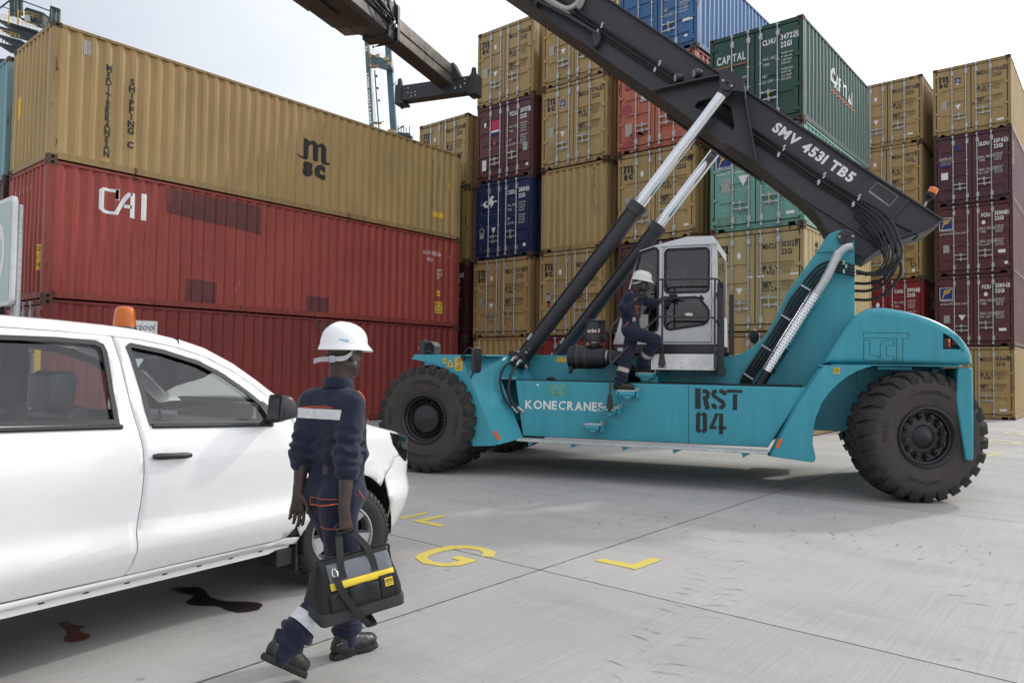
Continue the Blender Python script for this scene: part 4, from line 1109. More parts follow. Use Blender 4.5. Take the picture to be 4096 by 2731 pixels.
# ---- engine hood, rear counterweight
hood = [(5.56,1.715),(5.66,1.90),(5.77,2.09),(5.86,2.235),(5.93,2.325),(6.0,2.385),(6.07,2.42),(6.15,2.435),(6.28,2.432),(6.49,2.39),(6.64,2.345),(6.77,2.295),(6.88,2.24),(6.98,2.18),(7.06,2.115),(7.12,2.05),(7.175,1.97),(7.21,1.90),(7.235,1.82),(7.24,1.715)]
rec = [(6.92,1.905),(7.145,1.90),(7.13,1.99),(7.08,2.07),(7.05,2.085),(6.92,2.10)]
b = MB(); rounded_prism(b, hood, -1.45, 1.45, 0.085, rec)
n = len(rec); b.add([(x,-1.45,z) for x, z in rec]+[(x,-1.28,z) for x, z in rec], [(i,(i+1) % n,n+(i+1) % n,n+i) for i in range(n)]+[tuple(range(n,2*n))])
part(b, 'engine_hood', 'turq', smooth=40, fix=False)
st = lambda p: sh(stroke2d([(a/565, c/360) for a, c in p], .0105), 6.03, 1.745, .51, .365)
ol = lambda p: [(a-800, 770-c) for a, c in p]
LCT = [st(ol([(800,408),(1365,415),(1363,482),(1295,480),(1292,773),(1217,771),(1220,478),(803,472),(800,408)])),
       st(ol([(800,500),(878,503),(877,698),(994,700),(992,768),(800,765),(800,500)])),
       st(ol([(1183,505),(1085,503),(1045,515),(1018,545),(1010,590),(1010,690),(1020,735),(1050,765),(1085,772),(1182,772),(1180,705),(1110,703),(1088,695),(1087,590),(1100,572),(1183,573),(1183,505)]))]
lay('lettering', LCT, 'black_mark', -1.4545)
b = MB(); b.box(6.925,7.0,-1.44,-1.30,1.915,2.04); b.rad = 0
part(b, 'tail_lamp', 'black', bevel=.006)
b = MB(); b.box(6.975,7.0,-1.452,-1.441,1.99,2.03,0); b.box(6.975,7.0,-1.452,-1.441,1.93,1.985,1); part(b, 'tail_lens', ['amber','redlens'], smooth=0)
b = MB(); rounded_prism(b, [(7.005,1.955),(7.09,1.945),(7.10,2.03),(7.02,2.04)], -1.44, -1.31, .015); part(b, 'work_lamp', 'black', smooth=40)
b = MB(); b.prism([(7.085,1.67),(7.245,1.68),(7.25,1.0),(7.245,0.545),(7.16,0.535),(7.06,1.28)], -1.40, 1.40); part(b, 'counterweight', 'turq', bevel=0.025, seg=3)
b = MB(); b.box(5.65,7.1,-1.38,1.38,1.685,1.712); b.box(6.2,6.6,-1.3,-1.1,1.64,1.684); part(b, 'hood_tray', 'turq', bevel=.01)
b = MB(); b.box(6.0,7.06,-.72,.72,.8,1.66); b.box(6.86,6.92,-1.05,-.72,.8,1.66); part(b, 'wheel_bay', 'turq')

# ---- cab
cabp = [(2.58,1.985),(2.98,3.415),(3.21,3.485),(3.65,3.585),(4.08,3.575),(4.125,3.52),(4.15,1.985)]
fw = [(2.755,2.36),(2.99,3.385),(3.19,3.445),(3.235,3.44),(3.265,3.40),(3.265,2.26),(3.245,2.20),(3.18,2.165),(2.82,2.165),(2.775,2.21)]
door = [(3.335,2.01),(3.335,3.40),(3.395,3.47),(3.995,3.455),(4.055,3.39),(4.06,2.01)]
dw1 = rrect(3.375,2.76,4.015,3.41,.06); dw2 = [(3.46,2.205),(3.93,2.275),(3.99,2.31),(4.015,2.37),(4.015,2.47),(3.99,2.53),(3.88,2.665),(3.82,2.685),(3.43,2.675),(3.39,2.65),(3.375,2.60),(3.375,2.28),(3.40,2.225)]
def wall(mb, loops, y, th):
    v, f = fill2d(loops)
    mb.add([(a,y,c) for a, c in v], f); mb.add([(a,y+th,c) for a, c in v], f)
    for lp in loops:
        n = len(lp)
        mb.add([(a,y,c) for a, c in lp]+[(a,y+th,c) for a, c in lp], [(i,(i+1) % n,n+(i+1) % n,n+i) for i in range(n)])
cab = MB()
wall(cab, [cabp, fw, door], -0.75, 0.04); wall(cab, [cabp, fw, dw1, [(a+.0, c) for a, c in dw2]], 0.71, 0.04)
for (p, q, inset) in (((2.98,3.415),(3.21,3.485),0),((3.21,3.485),(3.65,3.585),0),((3.65,3.585),(4.08,3.575),0),((4.08,3.575),(4.125,3.52),0)):
    cab.quad((p[0],-.75,p[1]),(q[0],-.75,q[1]),(q[0],.75,q[1]),(p[0],.75,p[1]))
cab.quad((2.58,-.75,1.985),(4.15,-.75,1.985),(4.15,.75,1.985),(2.58,.75,1.985))
# rear wall around its window
for (z0, z1, ya, yb) in ((1.985,2.45,-.75,.75),(3.40,3.52,-.75,.75),(2.45,3.40,-.75,-.66),(2.45,3.40,.66,.75)):
    xx = lambda z: 4.15-.025*(z-1.985)/1.535
    cab.quad((xx(z0),ya,z0),(xx(z0),yb,z0),(xx(z1),yb,z1),(xx(z1),ya,z1))
for (z0, z1, ya, yb) in ((1.985,2.2,-.75,.75),(3.36,3.415,-.75,.75)):
    xx = lambda z: 2.58+.40*(z-1.985)/1.43
    cab.quad((xx(z0),ya,z0),(xx(z0),yb,z0),(xx(z1),yb,z1),(xx(z1),ya,z1))
cabo = part(cab, 'cab', 'cabwhite', smooth=0)
b = MB(); b.box(3.30,4.12,-.785,-.752,3.462,3.476); b.prism([(3.66,3.588),(4.07,3.578),(4.07,3.60),(3.66,3.61)], -.68, .68); part(b, 'roof_rail', 'cabwhite', cabo, smooth=0)
d = MB(); wall(d, [[(3.342,2.02),(3.342,3.395),(3.40,3.462),(3.99,3.447),(4.048,3.385),(4.053,2.02)], dw1, dw2], -0.765, 0.035); dor = part(d, 'cab_door', 'cabwhite', cabo, smooth=0)
def ring(name, lp, y, w, parent, key='gasket', th=.018):
    """rubber seal around a pane"""
    L = lp + [lp[0]]; v, f = stroke2d(L, w); n = len(L); b = MB()
    vs = [(a,y,c) for a, c in v] + [(a,y+th,c) for a, c in v]; k = len(v)
    fs = [tuple(q) for q in f] + [(i,i+1,k+i+1,k+i) for i in range(n-1)] + [(n+i,n+i+1,k+n+i+1,k+n+i) for i in range(n-1)]
    b.add(vs, fs); return part(b, name, key, parent, smooth=40)
for lp, yy, nm, par in ((dw1,-.775,'window_seal',dor),(dw2,-.775,'window_seal',dor),(fw,-.765,'window_seal',cabo),(fw,.747,'window_seal',cabo),(dw1,.747,'window_seal',cabo),(dw2,.747,'window_seal',cabo)): ring(nm, lp, yy, .034, par)
for lp, yy, par in ((dw1,-.752,dor),(dw2,-.752,dor),(fw,-.735,cabo),(fw,.735,cabo),(dw1,.735,cabo),(dw2,.735,cabo)):
    v, f = fill2d([lp]); b = MB(); b.add([(a,yy,c) for a, c in v], f); part(b, 'window_pane', 'cabglass', par, smooth=0)
b = MB(); xx = lambda z: 2.585+.40*(z-1.985)/1.43
b.quad((xx(2.2),-.71,2.2),(xx(2.2),.71,2.2),(xx(3.36),.71,3.36),(xx(3.36),-.71,3.36)); part(b, 'windscreen', 'cabglass', cabo, smooth=0)
b = MB(); b.quad((4.14,-.66,2.45),(4.14,.66,2.45),(4.128,.66,3.40),(4.128,-.66,3.40)); part(b, 'rear_window', 'cabglass', cabo, smooth=0)
b = MB(); b.box(2.78,3.25,-.70,.70,1.99,2.12); b.box(3.5,4.0,-.28,.28,2.0,2.45); b.box(3.85,4.02,-.26,.26,2.4,3.0); b.box(3.87,4.0,-.15,.15,3.0,3.2); b.box(3.45,3.95,.30,.45,2.3,2.55); part(b, 'driver_seat', 'black', cabo, bevel=.04, seg=3)
b = MB(); b.tube([(3.05,0,2.1),(3.2,0,2.6)], .03, 8); b.lathe([(.17,-.014),(.195,0),(.17,.014),(.15,0)], (3.21,0,2.62), (.3,0,1), 24, closed=True); b.box(2.85,2.98,-.4,.4,2.1,2.5); part(b, 'steering_column', 'black', cabo)
b = MB(); b.box(2.98,3.06,-.62,-.48,2.88,3.12); b.tube([(3.0,-.5,3.3),(3.02,-.55,3.1)], .01, 6); part(b, 'mirror', 'black', cabo, bevel=.02)
b = MB(); b.quad((2.82,-.74,2.2),(3.12,-.74,2.2),(3.12,-.74,2.44),(2.82,-.74,2.44)); part(b, 'notice', 'grey_mark', cabo, smooth=0)
b = MB(); b.box(3.44,3.56,-.80,-.766,2.695,2.735); part(b, 'door_handle', 'black', dor, bevel=.008)
b = MB(); b.add([(3.86,-.772,2.66),(3.91,-.772,2.61),(3.955,-.772,2.66),(3.905,-.772,2.72)], [(0,1,2,3)]); part(b, 'latch_plate', 'black', dor, smooth=0)
b = MB()
for z in (2.15,2.62,3.22): b.tube([(4.062,-.778,z-.045),(4.062,-.778,z+.045)], .012, 8)
part(b, 'door_hinge', 'cabwhite', dor)
b = MB(); b.add([(3.66,-.755,2.44),(3.70,-.755,2.40),(3.78,-.755,2.40),(3.785,-.755,2.44),(3.72,-.755,2.455)], [(0,1,2,3,4)]); part(b, 'window_sticker', 'white_mark', dor, smooth=0)
b = MB(); b.tube([(3.56,-.72,2.08),(3.56,-.72,2.67)], .012, 6); b.tube([(3.37,-.72,2.47),(3.54,-.72,2.66),(3.56,-.72,2.67)], .012, 6); part(b, 'window_bar', 'black', dor)
b = MB(); b.box(2.6,4.08,-.80,.80,1.845,1.975); b.box(2.62,2.9,-.86,-.80,1.86,1.96); part(b, 'cab_base', 'blackmetal', bevel=.008)
b = MB(); b.add([(2.68,-.871,1.875),(2.80,-.871,1.875),(2.80,-.871,1.925),(2.68,-.871,1.925)], [(0,1,2,3)]); part(b, 'side_lamp', 'lens', smooth=0)

# ---- access platform, steps and handrails
b = MB(); b.prism([(3.27,1.60),(3.27,1.74),(3.325,1.828),(4.15,1.828),(4.15,1.60)], -1.30, -.66); part(b, 'platform', 'alu', bevel=.004)
b = MB()
for x, z in ((3.315,1.705),(3.315,1.65),(3.70,1.70),(3.70,1.645),(4.12,1.63)): b.lathe([(.011,0),(.011,.008),(.0001,.01)], (x,-1.30,z), (0,-1,0), 6)
b.box(3.728,3.731,-1.3015,-1.29,1.602,1.826); part(b, 'platform_bolt', 'galv', smooth=0)
b = MB(); b.box(4.165,4.26,-1.06,-.98,1.53,2.86); b.box(4.165,4.26,-.98,-.70,1.55,1.65); b.box(4.12,4.18,-1.04,-.78,2.66,2.72); b.box(4.30,4.37,-.72,-.64,1.83,2.72); part(b, 'rail_column', 'blackmetal', bevel=.006)
hr = MB()
up = smooth_path([(2.79,-1.755,1.24),(2.79,-1.755,1.9),(2.79,-1.755,2.15),(2.83,-1.72,2.24),(3.08,-1.50,2.555),(3.31,-1.31,2.84),(3.36,-1.28,2.885),(3.43,-1.28,2.90),(3.8,-1.28,2.895),(4.16,-1.28,2.885),(4.215,-1.22,2.85),(4.24,-1.03,2.78)], 5)
hr.tube(up, .0145, 8)
lo = smooth_path([(2.79,-1.755,1.665),(3.08,-1.52,2.02),(3.31,-1.33,2.30),(3.36,-1.30,2.345),(3.43,-1.30,2.36),(3.8,-1.30,2.355),(4.1,-1.30,2.345),(4.16,-1.24,2.31),(4.2,-1.04,2.24)], 5)
hr.tube(lo, .0145, 8); hr.tube([(3.43,-1.30,1.64),(3.43,-1.29,2.895)], .0145, 8); hr.tube([(4.16,-1.28,2.88),(4.16,-1.30,1.63)], .0145, 8)
hr.prism([(2.76,1.25),(2.82,1.25),(2.845,1.01),(2.735,1.01)], -1.775, -1.765); hr.prism([(3.40,1.83),(3.46,1.83),(3.49,1.63),(3.37,1.63)], -1.325, -1.305)
part(hr, 'handrail', 'blackmetal')
b = MB()
for x, z, y in ((2.75,1.03,-1.775),(2.83,1.03,-1.775),(3.385,1.65,-1.325),(3.475,1.65,-1.325)): b.lathe([(.013,0),(.013,.01),(.0001,.014)], (x,y,z), (0,-1,0), 8)
part(b, 'rail_bolt', 'galv')
def step(x0, x1, z, y0, y1):
    b = MB()
    b.box(x0,x1,y0,y1,z-.008,z,0); b.box(x1-.006,x1,y0,y1,z,z+.05,0); b.box(x0,x0+.006,y0,y1,z-.05,z-.008,0)
    b.box(x0+.025,x1-.03,y0-.002,y0+.02,z-.055,z-.009,1)
    b.prism([(x0+.03,z-.056),(x1-.02,z-.056),(x0+.14,z-.12)], y0+.02, y0+.03, m=1); b.box(x1-.012,x1-.006,y0+.02,y1,z-.10,z+.03,1)
    for i in range(6):
        for j in range(5): b.lathe([(.010,0),(.007,.007),(.0001,.008)], (x0+.03+i*(x1-x0-.06)/5, y0+.03+j*(y1-y0-.05)/4, z), (0,0,1), 6, 0)
    part(b, 'step', ['alu','turq'], smooth=0)
for x0, x1, z, ya, yb in ((2.885,3.165,1.305,-1.755,-1.50),(2.63,2.905,1.06,-1.755,-1.50),(2.395,2.66,.815,-1.755,-1.50),(3.05,3.335,1.552,-1.30,-1.02)): step(x0,x1,z,ya,yb)
b = MB(); b.prism([(3.08,1.50),(3.32,1.50),(3.36,1.42),(3.12,1.42)], -1.22, -1.05); b.box(3.13,3.19,-1.2,-1.08,1.41,1.5); b.box(3.29,3.35,-1.2,-1.08,1.41,1.5); part(b, 'step_bracket', 'turq', smooth=0)

# ---- air cleaner with pre-cleaner
b = MB(); b.lathe([(.12,0),(.165,.01),(.175,.03),(.175,.07),(.182,.075),(.182,.10),(.174,.105),(.174,.50),(.165,.53),(.135,.585),(.0001,.586)], (2.0,-1.15,1.775), (1,0,0), 32)
b.tube([(2.055,-1.22,1.63),(2.05,-1.24,1.56),(2.035,-1.25,1.53)], [.035,.03,.022], 10); part(b, 'air_cleaner', 'black', smooth=35)
b = MB()
for x in (2.14,2.265): b.lathe([(.1755,0),(.179,.003),(.179,.037),(.1755,.04)], (x,-1.15,1.775), (1,0,0), 32)
part(b, 'band_clamp', 'boomgrey', smooth=35)
b = MB(); b.tube(smooth_path([(2.58,-1.15,1.775),(2.70,-1.15,1.77),(2.82,-1.12,1.70),(2.90,-1.05,1.58),(2.93,-.9,1.50),(2.93,-.68,1.48)], 4), .105, 14); part(b, 'intake_hose', 'rubber')
b = MB(); b.lathe([(.075,0),(.075,.10)], (2.40,-1.15,1.92), (0,0,1), 20); b.lathe([(.08,-.01),(.08,.012)], (2.40,-1.15,2.0), (0,0,1), 20, 1); b.lathe([(.108,-.012),(.112,0),(.108,.012)], (2.59,-1.15,1.775), (1,0,0), 24, 1); part(b, 'intake_neck', ['black','steel'])
b = MB(); b.lathe([(.09,0),(.165,.01),(.172,.03),(.172,.085),(.16,.10),(.150,.105),(.150,.29),(.158,.295),(.160,.31),(.168,.318),(.14,.335),(.05,.345),(.0001,.347)], (2.405,-1.15,2.0), (0,0,1), 32)
pc = part(b, 'pre_cleaner', 'blackmetal', smooth=35)
def wrap_text(shapes, key, cx, cy, r, x0, parent, name='lettering'):
    b = MB()
    for v, f in shapes:
        vs = []
        for a, c in v:
            th = (a-x0)/r; vs.append((cx + r*math.sin(th), cy - r*math.cos(th), c))
        b.add(vs, f)
    part(b, name, key, parent, smooth=0, fix=False)
wrap_text([tx('turbo II', 2.30, 2.145, .05, wid=.215, bold=.03, shear=.2)], 'white_mark', 2.405, -1.15, .153, 2.405, pc)
wrap_text([tx('turbo II', 2.306, 2.137, .05, wid=.215, bold=.03, shear=.2)], 'red_mark', 2.405, -1.15, .1515, 2.405, pc)
b = MB(); b.box(2.6,2.85,-.72,-.62,1.99,2.17); part(b, 'washer_tank', 'grey_mark', bevel=.01)
b = MB(); b.box(2.76,2.82,-.71,-.66,2.18,2.22); part(b, 'tank_cap', 'orange_mark', bevel=.01)

# ---- exhaust
EA, EB = Vector((4.85,-.90,1.60)), Vector((5.475,-.90,2.67)); ed = (EB-EA).normalized()
b = MB(); e1 = Vector((ed.z,0,-ed.x)); e2 = Vector((0,1,0)); Ln = (EB-EA).length
b.tube([EA,EB], .095, 28, m=0)
for i in range(27):
    for j in range(16):
        a = 2*math.pi*(j + .5*(i % 2))/16; c = EA + ed*(.03+(Ln-.06)*i/26); nn = e1*math.cos(a)+e2*math.sin(a); tt = nn.cross(ed)
        vs = [c + nn*.0963 + (ed*math.cos(q)+tt*math.sin(q))*.0078 for q in np.linspace(0, 2*math.pi, 8)[:-1]]; b.add(vs, [tuple(range(7))], 1)
part(b, 'heat_shield', ['chrome','dark'], smooth=35)
b = MB(); P = smooth_path([EB-ed*.1, EB+ed*.25, (5.715,-.9,3.13), (5.765,-.9,3.235), (5.84,-.9,3.295), (5.935,-.9,3.315)], 5); b.tube(P, .060, 20, caps=False); b.tube([p for p in P], .056, 20, caps=False)
b.lathe([(.066,-.012),(.068,0),(.066,.012)], EB+ed*.03, ed, 20)
part(b, 'tailpipe', 'steel', smooth=40, fix=False)
b = MB(); b.lathe([(.055,0),(.0001,0)], P[-3], P[-1]-P[-2], 16); part(b, 'tailpipe_bore', 'dark', smooth=0)
b = MB(); b.tube([EA+ed*.02, EA-ed*.35], .066, 16); part(b, 'exhaust_pipe', 'black')

# ---- lift cylinders
for s in (-1, 1):
    y = s*.85; A = Vector((.93,y,1.51)); B = Vector((4.29,y,5.75)); dd = (B-A).normalized(); T = (Vector((3.03,y,4.09))-A).length
    b = MB(); b.lathe([(.09,.0),(.125,.08),(.125,T-.17),(.148,T-.165),(.150,T-.01),(.14,T),(.10,T),(.10,T-.02)], A, dd, 32)
    b.lathe([(.10,-.07),(.10,.07)], A, (0,1,0), 24); cy = part(b, 'lift_cylinder', 'boomgrey', smooth=35)
    b = MB(); b.tube([A+dd*(T-.05), A+dd*((B-A).length-.10)], .0925, 32); part(b, 'piston_rod', 'chrome', cy)
    b = MB(); L = (B-A).length; b.lathe([(.10,L-.15),(.105,L-.08),(.09,L-.02)], A, dd, 24); b.lathe([(.10,-.09),(.10,.09)], B, (0,1,0), 24); part(b, 'rod_eye', 'blackmetal', cy)
    b = MB(); nn = Vector((-dd.z,0,dd.x))
    off = Vector((0,-s*-.0,0)); side = Vector((0,-1,0))*.10 + nn*.085
    q0, q1 = A+dd*.45+side, A+dd*(T-.12)+side; b.tube([q0, q1, q1-side*.5+dd*.05], .016, 8)
    for k in (.30,.52,.76): c = A+dd*(T*k)+side; b.box(c.x-.03,c.x+.03,c.y-.02,c.y+.04,c.z-.02,c.z+.02)
    part(b, 'feed_pipe', 'black', cy)
    b = MB(); b.tube([A+dd*.62+side, A+dd*.74+side], .026, 10); b.tube([A+dd*.36+side, A+dd*.39+side], .024, 10); part(b, 'pipe_fitting', 'galv', cy)
for s in (-1, 1):
    b = MB(); b.prism([(.75,1.40),(.70,1.60),(.80,1.70),(1.02,1.68),(1.20,1.42)], *sorted((s*.99, s*1.03))); b.prism([(.75,1.40),(.70,1.60),(.80,1.70),(1.02,1.68),(1.20,1.42)], *sorted((s*.67, s*.71))); part(b, 'cylinder_lug', 'turq', smooth=0, bevel=.004)
    b = MB(); b.lathe([(.105,0),(.105,.025),(.02,.03),(.0001,.03)], (.93,s*1.03,1.51), (0,s,0), 24); part(b, 'cylinder_pin', 'blackmetal')
b = MB(); b.box(1.0,1.24,-1.06,-.82,1.62,1.83); b.box(1.03,1.18,-1.14,-1.06,1.66,1.78); b.box(.93,1.05,-.98,-.86,1.79,1.87); part(b, 'valve_block', 'black', bevel=.012)
b = MB()
for p in ([(1.13,-1.14,1.76),(1.12,-1.22,1.755),(1.10,-1.28,1.70)], [(1.20,-1.12,1.71),(1.20,-1.2,1.70),(1.18,-1.25,1.64)], [(1.22,-1.0,1.64),(1.28,-1.05,1.60)], [(1.22,-.95,1.84),(1.30,-.95,1.93)]): b.tube(p, .022, 10); b.lathe([(.032,0),(.032,.03)], p[0], Vector(p[1])-Vector(p[0]), 6)
part(b, 'hose_fitting', 'galv')
for p in ([(1.10,-1.28,1.70),(1.05,-1.45,1.60),(1.035,-1.56,1.42),(1.10,-1.58,1.18),(1.20,-1.56,1.03),(1.29,-1.53,.955)], [(1.18,-1.25,1.64),(1.16,-1.42,1.50),(1.165,-1.54,1.30),(1.22,-1.56,1.12),(1.31,-1.55,1.0),(1.39,-1.53,.955)]):
    b = MB(); b.tube(smooth_path(p, 6), .021, 10); part(b, 'hydraulic_hose', 'rubber')
b = MB()
for p in ((1.29,.955),(1.39,.955)): b.tube([(p[0]-.07,-1.55,p[1]+.06),(p[0],-1.53,p[1])], .024, 10); b.lathe([(.03,0),(.03,.03)], (p[0]+.01,-1.5,p[1]-.005), (0,-1,0), 10)
part(b, 'hose_elbow', 'galv')
b = MB(); v, f = fill2d([arc(.0,.0,.085,0,360,16)[:-1], arc(0,0,.045,0,360,12)[:-1]]); b.add([(.83+a,-1.12,1.63+c) for a, c in v], f); b.add([(.83+a,-1.09,1.63+c) for a, c in v], f); b.box(.80,1.0,-1.12,-1.09,1.45,1.555); part(b, 'lifting_eye', 'turq', smooth=0)

# ---- boom
bo = [(7.09,3.70),(6.20,4.425),(4.56,5.79),(2.37,7.59),(-.60,10.05),(-.60,9.03),(.83,7.86),(2.58,6.40),(3.97,5.25),(4.56,4.78),(5.27,4.14),(5.50,3.86),(5.66,3.56),(5.80,3.37),(6.13,3.20),(6.33,3.35),(6.96,3.59)]
b = MB(); b.prism(bo, -.45, .45, m=0)
boom = part(b, 'boom', ['boomgrey','boomunder'], bevel=.012)
for pl in boom.data.polygons:
    if pl.normal.z < -.3: pl.material_index = 1
b = MB()   # flanges and stiffeners on the near side
b.prism([(7.09,3.70),(6.20,4.425),(-.60,10.05),(-.60,10.02),(6.19,4.395),(7.07,3.685)], -.50, -.451)
b.prism([(6.20,4.40),(5.68,3.89),(5.66,3.90),(6.18,4.42)], -.456, -.451); b.prism([(6.70,3.99),(6.24,3.47),(6.20,3.50),(6.66,4.03)], -.475, -.451)
b.prism([(5.30,4.16),(5.72,3.84),(6.26,3.42),(6.24,3.40),(5.70,3.81),(5.28,4.13)], -.49, -.451)
b.prism([(6.24,3.36),(6.96,3.60),(7.09,3.70),(7.06,3.70),(6.95,3.625),(6.24,3.39)], -.49, -.451)
part(b, 'boom_flange', 'boomgrey', boom, bevel=.004)
b = MB()
b.prism([(-.2,8.95),(1.1,7.80),(1.76,7.37),(2.30,6.96),(2.28,6.93),(1.74,7.33),(1.08,7.76),(-.22,8.91)], -.60, -.451)
for p in ([(1.10,7.80),(1.17,7.63),(1.22,7.70)], [(2.15,7.02),(2.18,6.78),(2.24,6.80),(2.30,6.92)]): b.prism(p, -.58, -.451)
part(b, 'hose_shelf', 'boomgrey', boom, smooth=0)
lugp = [(3.17,5.90),(3.57,5.945),(4.0,5.985),(4.29,5.995),(4.51,5.82),(4.535,5.58),(4.69,4.66),(3.97,5.20)]
slot = [(3.79,5.63),(3.83,5.67),(4.07,5.71),(4.20,5.62),(4.31,5.52),(4.36,5.24),(4.35,5.17),(4.32,5.18),(4.03,5.42),(3.81,5.57),(3.78,5.59)]
for s in (-1, 1):
    b = MB(); y = s*.615
    v, f = fill2d([lugp, slot]); b.add([(a,y,c) for a, c in v], f)
    n = len(lugp); b.add([(a,y,c) for a, c in lugp]+[(a,s*.45,c) for a, c in lugp], [(i,(i+1) % n,n+(i+1) % n,n+i) for i in range(n)])
    n = len(slot); b.add([(a,y,c) for a, c in slot]+[(a,s*.46,c) for a, c in slot], [(i,(i+1) % n,n+(i+1) % n,n+i) for i in range(n)])
    top = lugp[0:7]
    for p, q in zip(top, top[1:]):
        d2 = Vector((q[0]-p[0], q[1]-p[1])).normalized(); nn = Vector((d2.y, -d2.x))*.022
        b.prism([p, q, (q[0]+nn.x, q[1]+nn.y), (p[0]+nn.x, p[1]+nn.y)], *sorted((s*.45, s*.76)))
    part(b, 'cylinder_bracket', 'boomgrey', boom, smooth=0)
    b = MB(); b.prism([(4.19,5.98),(4.28,5.99),(4.50,5.81),(4.53,5.60),(4.42,5.64),(4.34,5.64),(4.22,5.68),(4.17,5.78)], *sorted((s*.965, s*.94))); b.tube([(4.29,s*.6,5.75),(4.29,s*.94,5.75)], .07, 16)
    b.lathe([(.098,0),(.098,.02),(.02,.022),(.02,.0),(.0001,.0)], (4.29,s*.966,5.75), (0,s,0), 24); part(b, 'bracket_pin', 'blackmetal', boom)
b = MB()
for dx, dz in ((-.06,.05),(.06,-.045)): b.lathe([(.017,0),(.017,.01),(.0001,.016)], (4.29+dx,-.987,5.75+dz), (0,-1,0), 10)
part(b, 'bracket_bolt', 'galv', boom)
for x, z in ((3.52,6.03),(3.80,6.06)):
    b = MB(); b.lathe([(.03,-.10),(.06,-.07),(.068,-.02),(.068,.03),(.0001,.031)], (x,-.66,z+.03), (-.85,-.5,-.1), 20); b.box(x-.0,x+.03,-.66,-.6,z-.08,z+.0); w = part(b, 'work_lamp', 'black', boom)
    b = MB(); d_ = Vector((-.85,-.5,-.1)).normalized(); b.lathe([(.058,.033),(.0001,.036)], (x,-.66,z+.03), d_, 20); part(b, 'lamp_glass', 'lens', w, smooth=0)
# lettering along the boom
v, f, w = text2d('SMV 4531 TB5', .135, wid=1.375, bold=.045)
dx = Vector((5.94-4.87, 0, 4.30-5.18)).normalized(); dz = Vector((-dx.z, 0, dx.x))
b = MB(); o = Vector((4.875,-.4545,5.175)); b.add([o + dx*float(a) + dz*float(c) for a, c in v], f); part(b, 'lettering', 'white_mark', boom, smooth=0, fix=False)
b = MB(); v, f = stroke2d([(6.28,4.28),(6.54,4.06),(6.43,3.93),(6.17,4.15),(6.28,4.28)], .006); b.add([(a,-.4545,c) for a, c in v], f)
v, f = stroke2d([(6.18,4.16),(6.42,3.945)], .012); b.add([(a,-.4545,c) for a, c in v], f); part(b, 'sticker_outline', 'grey_mark', boom, smooth=0, fix=False)
# hoses: along the boom, over the tail and down the tower
hx = Vector((.777,0,-.629)); hn = Vector((.629,0,.777))
clampc = [(2.24,7.06),(3.17,6.31),(4.99,4.80),(5.53,4.35),(5.98,4.00)]
for k, (off, r, yy) in enumerate(((.085,.020,-.52),(.045,.018,-.515),(.005,.018,-.515),(-.03,.012,-.50),(-.055,.010,-.49),(.065,.009,-.54))):
    base = [(-.4,9.20),(2.24,7.06),(3.17,6.31),(4.10,5.54),(4.99,4.80),(5.53,4.35),(5.98,4.00)]
    P = [Vector((x,yy,z))+hn*off for x, z in base]
    e = k*.035
    tail = [(6.30-e*.6+off,-.62,3.72+off*.6),(6.46-e+off*.6,-.78,3.42),(6.50-e+off*.4,-.86,3.18),(6.40-e*.8,-.86,3.00-off*.4),(6.20,-.82,2.955-off*.3),(5.99,-.76,3.0-e*.3)]
    b = MB(); b.tube(smooth_path(P+tail, 5), r, 8); part(b, 'boom_hose', 'rubber', boom)
for x, z in clampc:
    for o_, sgn in ((.105,0),(.065,1),(-.02,0),(-.045,1)):
        c = Vector((x,-.545,z))+hn*o_+hx*(.02*sgn); b = MB()
        vs = [c+hx*a+hn*q+Vector((0,t,0)) for t in (-.012,.012) for a, q in ((-.013,-.026),(.013,-.026),(.013,.026),(-.013,.026))]
        b.add(vs, [(0,1,2,3),(7,6,5,4),(0,4,5,1),(1,5,6,2),(2,6,7,3),(3,7,4,0)]); part(b, 'hose_clamp', 'galv', boom, bevel=.004)
for k in range(4):
    o = .045*k
    P = [(4.47+o*.9,-.72,1.40),(4.51+o*.95,-.74,1.53),(4.75+o*.85,-.74,1.92-o*.5),(5.01+o*.85,-.74,2.35-o*.5),(5.13+o*.85,-.74,2.60-o*.5),(5.27+o*.8,-.74,2.79-o*.75),(5.42+o*.6,-.76,2.99-o*.85),(5.56+o*.4,-.77,3.11-o),(5.74,-.78,3.13-o),(5.97,-.78,3.06-o)]
    b = MB(); b.tube(smooth_path(P, 5), .018, 8); part(b, 'tower_hose', 'rubber')
for x, z in ((4.535,1.55),(4.78,1.96),(5.04,2.39),(5.30,2.81)):
    for k in range(3):
        c = Vector((x+.042*k, -.775, z-.028*k)); b = MB(); a1 = Vector((.5,0,.86)); a2 = Vector((.86,0,-.5))
        vs = [c+a2*a+a1*q+Vector((0,t,0)) for t in (-.012,.012) for a, q in ((-.026,-.013),(.026,-.013),(.026,.013),(-.026,.013))]
        b.add(vs, [(0,1,2,3),(7,6,5,4),(0,4,5,1),(1,5,6,2),(2,6,7,3),(3,7,4,0)]); part(b, 'hose_clamp', 'galv', bevel=.004)
b = MB()
for x, z in ((5.83,3.11),(5.86,3.06),(5.83,2.99)): b.box(x-.013,x+.013,-.82,-.78,z-.028,z+.028)
part(b, 'hose_clamp', 'galv', bevel=.004)
for z0, z1, z2, xr in ((2.86,2.85,2.95,6.44),(2.75,2.75,2.87,6.49),(2.63,2.62,2.72,6.53)):
    b = MB(); b.tube(smooth_path([(5.95,-.5,z0),(6.17,-.55,z1-.005),(6.36,-.62,z2-.03),(xr,-.70,z2+.20),(xr+.0,-.70,z2+.42),(xr-.10,-.62,z2+.66),(6.33,-.4,3.5)], 6), .021, 10); part(b, 'return_hose', 'rubber')
